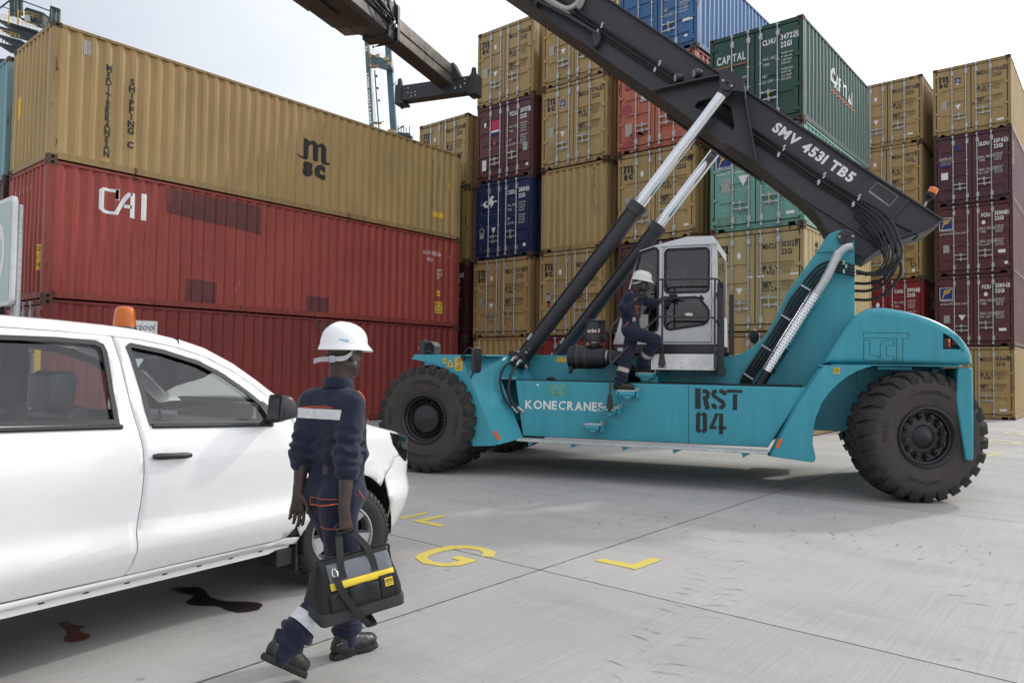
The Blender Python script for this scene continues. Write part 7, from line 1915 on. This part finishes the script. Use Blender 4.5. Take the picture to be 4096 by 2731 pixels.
# ---- the man walking with the bag
def rd(r, d, z): return (.766*r - .643*d, .643*r + .766*d, z)
JA = dict(head=rd(.052,.03,1.662), face=(-.10,.99,-.06), hup=(0,.06,1), neck=rd(.030,.015,1.492), chest=rd(.010,.02,1.285), waist=rd(.033,.01,1.075), pelvis=rd(.036,.0,.955),
          shR=rd(.124,-.075,1.402), shL=rd(-.122,.05,1.392), elR=rd(.122,-.150,1.150), wrR=rd(.124,-.205,.868), elL=rd(-.152,.02,1.150), wrL=rd(-.160,-.03,.918), cuff=(.27,0,0),
          hipR=(.095,-.02,.90), hipL=(-.080,.0,.90), knR=(.082,.045,.49), knL=(-.085,.215,.50), anR=(.048,-.285,.205), anL=(-.075,.185,.115), tapew=(.16,-.02,.062), band=(.66,0,0))
gripA = {'R': (V3(*rd(.15,.02,-1)), V3(*rd(.8,-.6,0)), V3(*rd(.55,.8,.0)), 'grip'), 'L': (V3(*rd(.0,-.05,-1)), V3(*rd(-.15,1,0)), V3(*rd(1,.15,0)), 'relax')}
PA, suitA, bvhA, VFA, fA = worker('person', (-3.27, 2.40, 0), 0, JA, 'man in navy work suit and white helmet walking away, carrying a tool bag', gripA)
boot((.045,-.405,.178), (.028,-.150,.004), (0,.62,.80), PA); boot((-.070,.085,0), (-.055,.38,.0), (0,0,1), PA)
# pocket flap with its orange edge on the seat, side pocket, cargo seams
tfA, rtA = fA['tf'], fA['right']; pe = fA['J']['pelvis']
Rr = V3(*rd(1,0,0)); Dd = V3(*rd(0,-1,0))
def onA(r, z): return V3(*rd(r,0,z))
for pts, r in (([onA(-.088,.872),onA(-.03,.878),onA(.03,.890),onA(.088,.900)], .0032), ([onA(-.085,.912),onA(0,.918),onA(.085,.922)], .0016), ([onA(-.085,.912),onA(-.087,.89),onA(-.088,.872)], .0016), ([onA(-.052,.79),onA(-.04,.772),onA(.02,.765),onA(.088,.768)], .0016), ([onA(.175,.955),onA(.195,.90),onA(.198,.85),onA(.178,.80)], .0022)):
    stitch(bvhA, pts, r, 'piping', suitA, toward=Dd)
for pts in ([onA(-.178,1.372),onA(-.09,1.385),onA(.0,1.392)],): stitch(bvhA, pts, .0012, 'piping', suitA, toward=Dd)
sR = fA['J']['shR']
stitch(bvhA, [sR+rtA*.015+tfA*.02+V3(0,0,.06), sR+rtA*.03+tfA*.05+V3(0,0,.035), sR+rtA*.035+tfA*.07+V3(0,0,.0)], .0045, 'piping', suitA)
b = MB(); c = fA['J']['chest']+tfA*.125+rtA*.07+V3(0,0,.02); rounded_prism(b, [(-.05,0),(.05,0),(.05,.05),(-.05,.055)], -.012, .014, .008); o = b.build('chest_pocket', M['cloth'], suitA, 50); o.location = c; o.rotation_euler = (.5, 0, math.atan2(tfA[1], tfA[0])-math.pi/2)
b = MB(); b.tube([c-rtA*.05+V3(0,0,-.005)+tfA*.012, c+rtA*.05+V3(0,0,-.005)+tfA*.012], .005, 6); b.build('piping', M['piping'], suitA, 40)
hl_ = bpy.data.objects['hard_hat']
b = MB(); q_ = lambda a, c: None
fr, fu, ff = fA['rt'], fA['up'], fA['fw']; hcen = fA['J']['head'] + fu*.052
vs = []
for z in (.006,.022):
    for a in np.linspace(R_(118), R_(142), 5):
        p = hcen + fr*(math.sin(a)*.1135) + ff*(math.cos(a)*.1395) + fu*z; vs.append(p)
b.add(vs, [(i,i+1,6+i,5+i) for i in range(4)]); M['paleblue'] = plain('pale_blue_label', (.35,.55,.72), .5, var=.2, scale=90); b.build('helmet_label', M['paleblue'], hl_, 0, fix=False)

# ---- the tool bag in his hand
bag = empty('tool_bag', (0,0,0), 0, 'black and grey tool bag with a yellow stripe, held by the walking man', 'bag')
M['bagblack'] = plain('black_canvas', (.013,.013,.0135), .8, var=.25, scale=18, bmp=.35, bscale=260)
M['baggrey'] = plain('grey_canvas', (.14,.15,.165), .85, var=.15, scale=14, bmp=.3, bscale=260)
M['bagyellow'] = plain('yellow_trim', (.78,.56,.03), .6, var=.06, scale=30)
M['bagbase'] = plain('black_bag_base', (.026,.026,.027), .6, var=.15, scale=20)
BL, BH, BW = .43, .30, .23
bfw = nv(V3(*rd(.80,.52,.0))); bup = nv(V3(-.015,-.10,.99)-bfw*.13); bfw = nv(bfw + V3(0,0,.12)); bsd = nv(np.cross(bfw, bup)); bup = np.cross(bsd, bfw)
BO = V3(-3.27,2.40,0) + V3(*rd(.203,-.225,.385))      # middle of the base
bq = lambda a, b_, c: BO + bfw*a + bsd*b_ + bup*c      # a along, b towards the camera, c up
def loft(name, rows, mt, closed=True, sm=45):
    b = MB(); n = len(rows[0]); vs = [bq(*p) for r in rows for p in r]
    fs = [(k*n+j, k*n+(j+1) % n, (k+1)*n+(j+1) % n, (k+1)*n+j) for k in range(len(rows)-1) for j in range(n if closed else n-1)]
    if closed: fs += [tuple(range(n-1, -1, -1)), tuple(range((len(rows)-1)*n, len(rows)*n))]
    b.add(vs, fs); return b.build(name, M[mt], bag, sm)
def brow(c, l, w, r=.03, n=5, sag=0): return [(a, y, c + sag*math.cos(a/l*math.pi)) for a, y in rrect(-l/2, -w/2, l/2, w/2, r, n)]
loft('bag_base', [brow(0,.425,.215), brow(.006,.435,.228), brow(.05,.435,.228), brow(.062,.425,.218)], 'bagbase')
loft('bag_body', [brow(.060,.424,.216), brow(.10,.420,.212), brow(.16,.40,.185), brow(.215,.378,.140), brow(.255,.365,.085,.025), brow(.275,.365,.045,.015), brow(.285,.36,.022,.008)], 'bagblack')
def sideface(z): return float(np.interp(z, [.06,.10,.16,.215,.255,.275], [.108,.106,.0925,.070,.0425,.0225]))
def patch(name, a0, a1, z0, z1, off, mt, na=10, nz=5, wav=0.0, top=None):
    for s in (1, -1):
        b = MB(); vs = []
        for k in range(nz+1):
            for j in range(na+1):
                a = a0+(a1-a0)*j/na; zt = z1 + (top(j/na) if top else 0); z = z0+(zt-z0)*k/nz; vs.append(bq(a, s*(sideface(z)+off+wav*math.sin(j/na*math.pi*3)*(k/nz)), z))
        b.add(vs, [(k*(na+1)+j, k*(na+1)+j+1, (k+1)*(na+1)+j+1, (k+1)*(na+1)+j) for k in range(nz) for j in range(na)]); o = b.build(name, M[mt], bag, 45)
        md = o.modifiers.new('th', 'SOLIDIFY'); md.thickness = .003
patch('grey_panel', -.150, .172, .185, .268, .0035, 'baggrey', 12, 6)
patch('yellow_stripe', -.152, .174, .160, .192, .005, 'bagyellow', 12, 3)
patch('outer_pocket', -.165, -.075, .062, .150, .010, 'bagblack', 8, 4, .004); patch('outer_pocket', -.07, .085, .062, .158, .011, 'bagblack', 10, 4, .005, lambda t: .012*math.sin(t*3.1)-.006); patch('outer_pocket', .09, .185, .062, .172, .011, 'bagblack', 8, 4, .003)
b = MB(); b.add([bq(a, sideface(z)+.0165, z) for a, z in ((.115,.118),(.158,.118),(.158,.158),(.115,.158))], [(0,1,2,3)]); tagp = b.build('brand_tag', M['bagyellow'], bag, 0)
bp = lambda a, z, o=.0178: bq(a, sideface(z)+o, z)
b = MB(); v, f = fill2d([rrect(.1185,.136,.1545,.150,.004)]); b.add([bp(x, z) for x, z in v], f, 0)
v, f = tx('STANLEY', .1205, .1395, .0075, wid=.032, bold=.05); b.add([bp(x, z, .0190) for x, z in v], f, 1); v, f = tx('SINCE 1843', .121, .125, .005, wid=.031, bold=.02); b.add([bp(x, z) for x, z in v], f, 0)
b.build('lettering', [M['black_mark'], M['bagyellow']], tagp, 0, fix=False)
fist = V3(-3.27,2.40,0) + V3(*rd(.134,-.218,.768))
for s in (1, -1):
    for a in (-.085, .085):
        top_ = fist + bfw*a*.38 + V3(0,0,-.002)
        P = [Vector(bq(a*.95, s*(sideface(.20)+.008), .20)), Vector(bq(a*.95, s*(sideface(.25)+.008), .25)), Vector(bq(a*.80, s*.022, .31)), Vector(top_)]
        ribbon(P, bfw, .036, .0018).build('handle_strap', M['bagblack'], bag, 40)
ribbon([Vector(fist-bfw*.045), Vector(fist+V3(0,0,.002)), Vector(fist+bfw*.045)], bsd, .030, .004).build('hand_grip', M['bagblack'], bag, 40)
P = [Vector(bq(-.118, sideface(.215)+.02, .222)), Vector(bq(-.113, sideface(.16)+.028, .17)), Vector(bq(-.075, .135, .09)), Vector(bq(-.035, .150, .02)), Vector(bq(.005, .150, -.035)), Vector(bq(.035, .12, -.045)), Vector(bq(.045, .02, -.03)), Vector(bq(.05, -.09, .0))]
ribbon(P, bfw, .036, .0018).build('shoulder_strap', M['bagblack'], bag, 40)
b = MB(); b.tube(smooth_path([bq(-.122, sideface(.25)+.012, .252), bq(-.132, sideface(.24)+.018, .240), bq(-.130, sideface(.23)+.02, .225), bq(-.115, sideface(.22)+.022, .218), bq(-.108, sideface(.235)+.02, .235), bq(-.115, sideface(.25)+.014, .252)], 4), .0035, 8); b.build('snap_hook', M['steel'], bag, 40)
ribbon([Vector(bq(-.178,0,.275)), Vector(bq(-.215,.01,.235)), Vector(bq(-.235,.02,.175)), Vector(bq(-.26,.03,.125))], bsd, .03, .003).build('end_loop', M['bagblack'], bag, 40)
b = MB(); b.tube(smooth_path([bq(-.18,0,.288), bq(0,0,.291), bq(.18,0,.288), bq(.195,0,.25), bq(.20,0,.21)], 6), .006, 8); b.build('zip', M['bagblack'], bag, 40)

# ---- the man climbing to the cab (own frame parallel to the machine's)
OB = (2.95, -1.52)
def pb(x, z, y=-1.5): return (x-OB[0], y-OB[1], z)
JB = dict(head=pb(3.165,2.835,-1.50), face=(.92,.30,-.22), hup=(.12,0,1), neck=pb(3.055,2.70,-1.50), chest=pb(3.015,2.52,-1.50), waist=pb(3.015,2.315,-1.50), pelvis=pb(3.015,2.20,-1.50),
          shR=pb(3.015,2.62,-1.66), shL=pb(3.10,2.625,-1.35), elR=pb(2.955,2.465,-1.73), wrR=pb(3.135,2.615,-1.58), elL=pb(3.265,2.555,-1.20), wrL=pb(3.435,2.655,-.98), cuff=(.28,0,0),
          hipR=pb(3.03,2.14,-1.60), hipL=pb(3.03,2.14,-1.42), knR=pb(3.375,2.01,-1.50), knL=pb(2.985,1.79,-1.56), anR=pb(3.115,1.665,-1.28), anL=pb(2.895,1.43,-1.62), tapew=(.13,0,.06), band=(.55,0,0))
gripB = {'R': (V3(.85,.30,.30), V3(-.2,-.75,.65), V3(-.3,.75,.55), 'grip'), 'L': (V3(.95,.28,.05), V3(-.15,-.35,.92), V3(.1,-.9,-.3), 'flat')}
ca, sa = math.cos(MYAW), math.sin(MYAW)
PB, suitB, bvhB, VFB, fB = worker('person', (MX + OB[0]*ca - OB[1]*sa, MY + OB[0]*sa + OB[1]*ca, 0), MYAW, JB, 'man in navy work suit, black gloves and scuffed helmet climbing the steps to the cab', gripB, h=.011, hs=.008, helm='helmet_old', gloves=True, tapecol='reflect_old', seed=7)
boot(pb(2.80,1.310,-1.63), pb(3.095,1.310,-1.62), (0,0,1), PB); boot(pb(3.03,1.575,-1.24), pb(3.31,1.556,-1.2), (.05,0,1), PB)
JJ = fB['J']; Yn = V3(0,-1,0)
for pts, r in (([pb(3.10,2.50),pb(3.115,2.44),pb(3.12,2.38)], .006), ([pb(3.10,2.50),pb(3.16,2.48)], .005), ([pb(2.93,2.19),pb(2.98,2.22),pb(3.02,2.27)], .005), ([pb(3.04,2.72),pb(3.07,2.68)], .005)): stitch(bvhB, pts, r, 'piping', suitB, toward=Yn)
b = MB(); b.ball = 0; b.lathe([(.0001,-.03),(.02,-.025),(.03,0),(.02,.03),(.0001,.035)], pb(3.09,2.30,-1.63), (.3,-.4,.8), 8); b.build('rag', M['reflect_old'], suitB, 40)
# ------------------------------------------------------------------ quay cranes far behind
M['craneteal'] = plain('faded_teal_paint', (0.065, 0.13, 0.155), .5, var=.12, scale=.4)
M['cranedark'] = plain('dark_green_steel', (0.022, 0.045, 0.045), .5, var=.2, scale=.5)
M['craneyellow'] = plain('safety_yellow', (.62, .38, .03), .5, var=.1, scale=1)
M['craneochre'] = plain('ochre_paint', (.36, .24, .09), .6, var=.2, scale=1)
M['wire'] = plain('grey_wire', (.35,.36,.37), .6, var=.1, scale=1)
FHx, FHy, RHx, RHy = -.64315, .76574, .76605, .64279
def crane(dep, r0, label, key):
    return empty('quay_crane', (FHx*dep + RHx*r0, FHy*dep + RHy*r0, 0), R_(40), label, 'crane')
def girder(mb, a, b_, w0, w1, dy0, dy1, m=None):
    """box girder from (x,z) a to b_, width w across the view, depth dy0..dy1"""
    vs = []
    for (x, z), w in ((a, w0), (b_, w1)):
        for yy, dx in ((dy0,-w/2),(dy0,w/2),(dy1,w/2),(dy1,-w/2)): vs.append((x+dx, yy, z))
    mb.add(vs, [(0,1,2,3),(7,6,5,4),(0,4,5,1),(1,5,6,2),(2,6,7,3),(3,7,4,0)], m)
r0 = -38.0
C1_ = crane(200, r0, 'tall teal crane with LOME CONTAINER lettering on its raised boom, far behind', 'teal')
X = lambda r: r - r0
def P1(mb, name, mt, sm=0): return mb.build(name, [M[k] for k in (mt if isinstance(mt, (list, tuple)) else [mt])], C1_, sm)
b = MB(); girder(b, (X(-41.9),97.5), (X(-38.9),58), 1.02, 1.02, 0, 1.6); gl_ = P1(b, 'boom_girder', 'craneteal')
b = MB(); girder(b, (X(-37.0),97.5), (X(-33.6),58), 1.55, 1.75, 6, 8.2); P1(b, 'boom_girder', 'craneteal')
b = MB(); girder(b, (X(-39.25),83.6), (X(-37.2),62), .32, .32, 1.2, 1.6); P1(b, 'boom_chord', 'craneteal')
b = MB(); b.prism([(X(-41.2),88.4),(X(-34.7),86.3),(X(-34.7),85.0),(X(-41.2),87.0)], 1.0, 6.4); P1(b, 'cross_beam', 'craneteal')
b = MB()
for i in range(9):
    t = i/8; x = X(-40.5+5.6*t); z = 88.3-1.9*t; b.box(x-.03,x+.03,.7,.76,z,z+1.1)
for dz in (.55,1.1): b.tube([(X(-40.5),.73,88.3+dz),(X(-34.9),.73,86.4+dz)], .035, 5)
P1(b, 'walkway_railing', 'wire')
b = MB(); b.box(X(-38.9),X(-37.9),.6,1.4,86.9,87.9); b.box(X(-36.6),X(-35.4),.6,1.4,86.2,87.1); b.box(X(-35.6),X(-34.8),.5,1.3,85.0,85.7); b.box(X(-40.5),X(-40.0),-.3,.4,86.6,87.8); P1(b, 'winch_box', 'craneochre')
b = MB(); rl = lambda t: (X(-41.05+2.75*t), 93.2-25.6*t)
for o in (-.18,.18): b.tube([(rl(0)[0]+o,-.35,rl(0)[1]),(rl(1.25)[0]+o,-.35,rl(1.25)[1])], .06, 5)
for i in range(60):
    t = i/48; b.tube([(rl(t)[0]-.18,-.35,rl(t)[1]),(rl(t)[0]+.18,-.35,rl(t)[1])], .03, 4)
for t in (.36,.97): b.box(rl(t)[0]-.6,rl(t)[0]+1.6,-.9,.6,rl(t)[1]-.12,rl(t)[1]+.05); b.tube([(rl(t)[0]+1.4,-.5,rl(t)[1]),(rl(t)[0]+2.4,-.5,rl(t)[1]+.35)], .12, 6)
P1(b, 'access_ladder', 'craneochre')
b = MB()
for (x, z) in ((-39.66,89.55),(-39.02,85.09),(-38.61,81.41),(-38.22,78.06),(-37.82,74.62)): b.box(X(x),X(x)+.5,-.5,.1,z-.25,z+.2)
for (x, z) in ((-34.9,81.5),(-33.1,68.8)): b.tube([(X(x)-.3,6,z-.3),(X(x)+.2,5.6,z-.2),(X(x)+1.0,5.5,z+.4)], .15, 6)
P1(b, 'flood_lamp', 'cranedark')
def along(s, h, ra, za, rb, zb, wid=None, sx=.9):
    v, f, w = text2d(s, h, wid, sx, bold=.035); d = Vector((rb-ra, 0, zb-za)).normalized(); n = Vector((-d.z, 0, d.x)); mb = MB()
    mb.add([Vector((X(ra), -.03, za)) + d*float(a) + n*float(c) for a, c in v], f); return mb
ox = -.28
along('LOME CONTAINER', .62, -40.94+ox, 82.2, -39.85+ox, 67.9, 14.3).build('lettering', M['white_mark'], gl_, 0, fix=False)
along('06', .62, -41.52+ox+.1, 89.8, -41.35+ox+.1, 87.6, 1.5).build('boom_number', M['white_mark'], gl_, 0, fix=False)
b = MB()
for i in range(5):
    z = 92.6+.75*i; xc = X(-41.9)+(97.5-z)*3.0/39.5; b.add([(xc-.5,-.02,z),(xc+.5,-.02,z+.5),(xc+.5,-.02,z+.9),(xc-.5,-.02,z+.4)], [(0,1,2,3)])
b.build('hazard_stripes', M['craneyellow'], gl_, 0, fix=False)
b = MB()
for (x0, z0, x1, z1) in ((-38.6,86,-32.5,66),(-38.2,86,-32.0,66),(-37.6,86,-34.5,66),(-34.6,85,-30.2,66.5),(-34.4,85,-29.8,66.5),(-34.2,84,-30.6,66.5),(-38.9,93,-36.6,68),(-38.4,93,-37.4,68)): b.tube([(X(x0),3,z0),(X(x1),3,z1)], .018, 4)
P1(b, 'hoist_wire', 'wire')
b = MB(); b.box(X(-35.4),X(-29.0),1,7,65.6,66.1); b.prism([(X(-35.2),65.7),(X(-33.4),65.9),(X(-24),62.3),(X(-24),60.5),(X(-35.2),63.0)], 3, 6); P1(b, 'boom_root', 'craneteal')
b = MB(); b.box(X(-35.2),X(-33.2),1.0,3,66.1,67.0); P1(b, 'platform_gear', 'craneochre')
b = MB()
for x, h in ((-32.4,2.0),(-31.6,1.5),(-30.9,2.1),(-30.2,1.4),(-29.3,1.9)): b.box(X(x),X(x)+.2,1.0,1.2,66.1,66.1+h)
b.box(X(-31.6),X(-30.8),1.0,1.4,67.6,68.0); b.prism([(X(-32),66.1),(X(-29),65.3),(X(-28),64.6),(X(-32),65)], 0, 1)
P1(b, 'platform_mast', 'cranedark')
b = MB()
for x, y in ((-36,2),(-36,14),(-14,2),(-14,14)): b.box(X(x)-.9,X(x)+.9,y-.9,y+.9,0,61)
b.box(X(-36),X(-14),1.2,2.8,58,61); b.box(X(-36),X(-14),13.2,14.8,58,61); b.box(X(-37),X(-35),2,14,30,33); b.box(X(-15),X(-13),2,14,30,33); b.box(X(-37),X(-35),2,14,58,61); b.box(X(-15),X(-13),2,14,58,61); P1(b, 'portal_frame', 'craneteal')

r0 = -100.0
C2_ = crane(150, r0, 'dark green crane head with yellow railings, far behind at the upper left corner', 'dark')
def P2(mb, name, mt, sm=0): return mb.build(name, [M[k] for k in (mt if isinstance(mt, (list, tuple)) else [mt])], C2_, sm)
b = MB()
for x0, x1, zb in ((-105.5,-105.15,73.2),(-104.95,-104.65,73.2),(-104.3,-104.05,73.0),(-103.7,-103.4,72.9),(-103.2,-102.95,73.4)):
    b.prism([(X(x0)-.18,79.5),(X(x0)+.18,79.5),(X(x1)+.12,zb),(X(x1)-.12,zb)], 0, .5)
P2(b, 'apex_link', 'cranedark')
b = MB(); b.tube([(X(-102.9),.2,76.45),(X(-96.9),.2,74.35)], .13, 6); b.tube([(X(-107.6),.2,74.8),(X(-105.4),.2,76.6)], .16, 6); b.tube([(X(-107),.2,75.2),(X(-104.4),.2,74.3)], .1, 6); P2(b, 'tie_bar', 'cranedark')
b = MB()
for i, (xt, zt, xb) in enumerate(((-96.88,75.35,-97.0),(-96.4,75.15,-96.5),(-96.0,75.05,-95.95),(-95.5,74.9,-95.4),(-95.05,74.6,-95.05))): b.prism([(X(xt)-.09,zt),(X(xt)+.1,zt),(X(xb)+.13,66),(X(xb)-.13,66)], 0, .4)
b.prism([(X(-96.95),75.5),(X(-94.95),74.8),(X(-94.95),74.5),(X(-96.95),75.1)], 0, .5); b.prism([(X(-96.5),74.6),(X(-95.0),74.3),(X(-95.0),74.15),(X(-96.5),74.4)], 0, .5); b.tube([(X(-97.6),.2,71),(X(-96.8),.2,75)], .08, 5)
P2(b, 'rear_pylon', 'cranedark')
b = MB(); b.prism([(X(-102.2),74.3),(X(-101.7),74.85),(X(-98.35),73.8),(X(-98.45),71.6),(X(-102.15),72.7)], 0, 4); b.prism([(X(-102.3),74.36),(X(-101.75),74.95),(X(-98.2),73.85),(X(-98.2),73.72),(X(-101.7),74.8),(X(-102.2),74.28)], -.15, 4.2); P2(b, 'machine_house', 'cranedark')
def deck(mb, p, q, y0=-1.2, y1=4, th=.25): mb.prism([(X(p[0]),p[1]),(X(q[0]),q[1]),(X(q[0]),q[1]-th),(X(p[0]),p[1]-th)], y0, y1)
b = MB(); deck(b, (-107.5,72.1), (-98.6,69.6)); deck(b, (-107.5,71.0), (-99.5,69.0), 0, 4, .5); P2(b, 'upper_deck', 'cranedark')
b = MB(); deck(b, (-107.5,69.0), (-101.8,67.5)); deck(b, (-107.5,67.6), (-102,66.4), 0, 4, .6); deck(b, (-102.6,72.6), (-98.6,71.4), -.6, 1, .3)
for i in range(8): b.tube([(X(-107+i*.7),-1,68.8-.18*i),(X(-107.6+i*.7),-1,66.6-.18*i)], .07, 4)
P2(b, 'lower_deck', 'cranedark')
def rail(p, q, n, y=-1.15, h=1.05):
    b = MB(); r_ = .045
    for k in (h, h*.55): b.tube([(X(p[0]),y,p[1]+k),(X(q[0]),y,q[1]+k)], r_, 5)
    for i in range(n+1):
        t = i/n; x = p[0]+(q[0]-p[0])*t; z = p[1]+(q[1]-p[1])*t; b.tube([(X(x),y,z),(X(x),y,z+h)], r_, 5)
    P2(b, 'railing', 'craneyellow')
rail((-106.3,71.85),(-102.9,70.9),4); rail((-102.6,70.8),(-98.8,69.75),5); rail((-107.4,69.0),(-105,68.45),3); rail((-105,68.4),(-102.3,67.65),3); rail((-102.5,72.95),(-98.8,71.95),3, -.7, 1.1); rail((-97.8,71.5),(-97.1,71.2),1)
b = MB(); b.box(X(-101.5),X(-100.5),-1.0,-.6,71.6,72.9); P2(b, 'control_cabinet', 'chain')
b = MB()
for k in range(6): z = 71.5+.33*k; b.tube([(X(-98.6)+.6+.6*math.cos(a),.2+.6*math.sin(a)-1,z) for a in np.linspace(math.pi, 2*math.pi, 8)], .03, 4)
for a in np.linspace(math.pi, 2*math.pi, 5): b.tube([(X(-98.6)+.6+.6*math.cos(a),.2+.6*math.sin(a)-1,71.4),(X(-98.6)+.6+.6*math.cos(a),.2+.6*math.sin(a)-1,73.3)], .03, 4)
P2(b, 'ladder_cage', 'cranedark')
b = MB()
for x0 in (-104.6,-102.65): girder(b, (X(x0),73.8), (X(x0),70.8), .18, .18, -1.3, -1.2)
P2(b, 'hazard_post', 'craneyellow')
b = MB()
for x, y in ((-112,2),(-112,14),(-101,2),(-101,14)): b.box(X(x)-.8,X(x)+.8,y-.8,y+.8,0,67)
b.box(X(-112),X(-101),1.2,2.8,60,62.5); b.box(X(-112),X(-101),13.2,14.8,60,62.5); b.box(X(-102),X(-100),2,14,40,43); b.box(X(-113),X(-111),2,14,40,43); b.box(X(-118),X(-100),6,10,64.5,66.6); P2(b, 'portal_frame', 'cranedark')

# ------------------------------------------------------------------ bay sign on its post and concrete block
M['signgreen'] = plain('faded_sign_green', (.42,.53,.47), .45, var=.08, scale=3)
M['signrim'] = plain('white_sign_rim', (.66,.67,.66), .45, var=.1, scale=6)
sg_ = empty('bay_sign', (-15.15, 4.25, 1.09), 0, 'pale green sign with white rim reading 2D on a grey post', 'sign')
b = MB(); b.tube([(0,.06,-.02),(0,.06,3.3)], .055, 14); b.box(-.18,.18,-.1,.22,-.005,.02); b.prism([(-.16,.02),(.16,.02),(.055,.16),(-.055,.16)], .05, .07); b.build('post', M['galv'], sg_, 40)
b = MB(); rounded_prism(b, rrect(-2.55,1.49,.14,3.44,.14), -.09, -.005, .02); b.build('rim', M['signrim'], sg_, 40)
v, f = fill2d([rrect(-2.47,1.57,.06,3.36,.09)]); b = MB(); b.add([(a,-.094,c) for a, c in v], f); b.build('face', M['signgreen'], sg_, 0)
v, f, w = text2d('2D', .93, wid=1.02, bold=.05); b = MB(); b.add([(a-1.23,-.098,c+2.02) for a, c in v], f); b.build('lettering', M['white_mark'], sg_, 0, fix=False)
M['blockconc'] = plain('grey_concrete', (.42,.42,.40), .85, var=.15, scale=5, bmp=.5)
b = MB(); b.prism([(3.85,0),(4.75,0),(4.70,.18),(4.60,.30),(4.56,1.09),(4.04,1.09),(4.0,.30),(3.90,.18)], -17.6, -13.65, axis='x'); o = b.build('barrier_block', M['blockconc'], None, 0, .03, seg=3)
tag(o, 'grey concrete barrier block carrying the green sign post, seen through the pickup windows', 'barrier')
b = MB(); b.tube([(-14.45,4.45,1.09),(-14.45,4.45,1.85)], .05, 10); b.lathe([(.07,0),(.07,.02),(.0001,.02)], (-14.45,4.45,1.09), (0,0,1), 12); o = b.build('marker_post', M['craneyellow'], None, 40); tag(o, 'short yellow marker post standing on the concrete block', 'post')
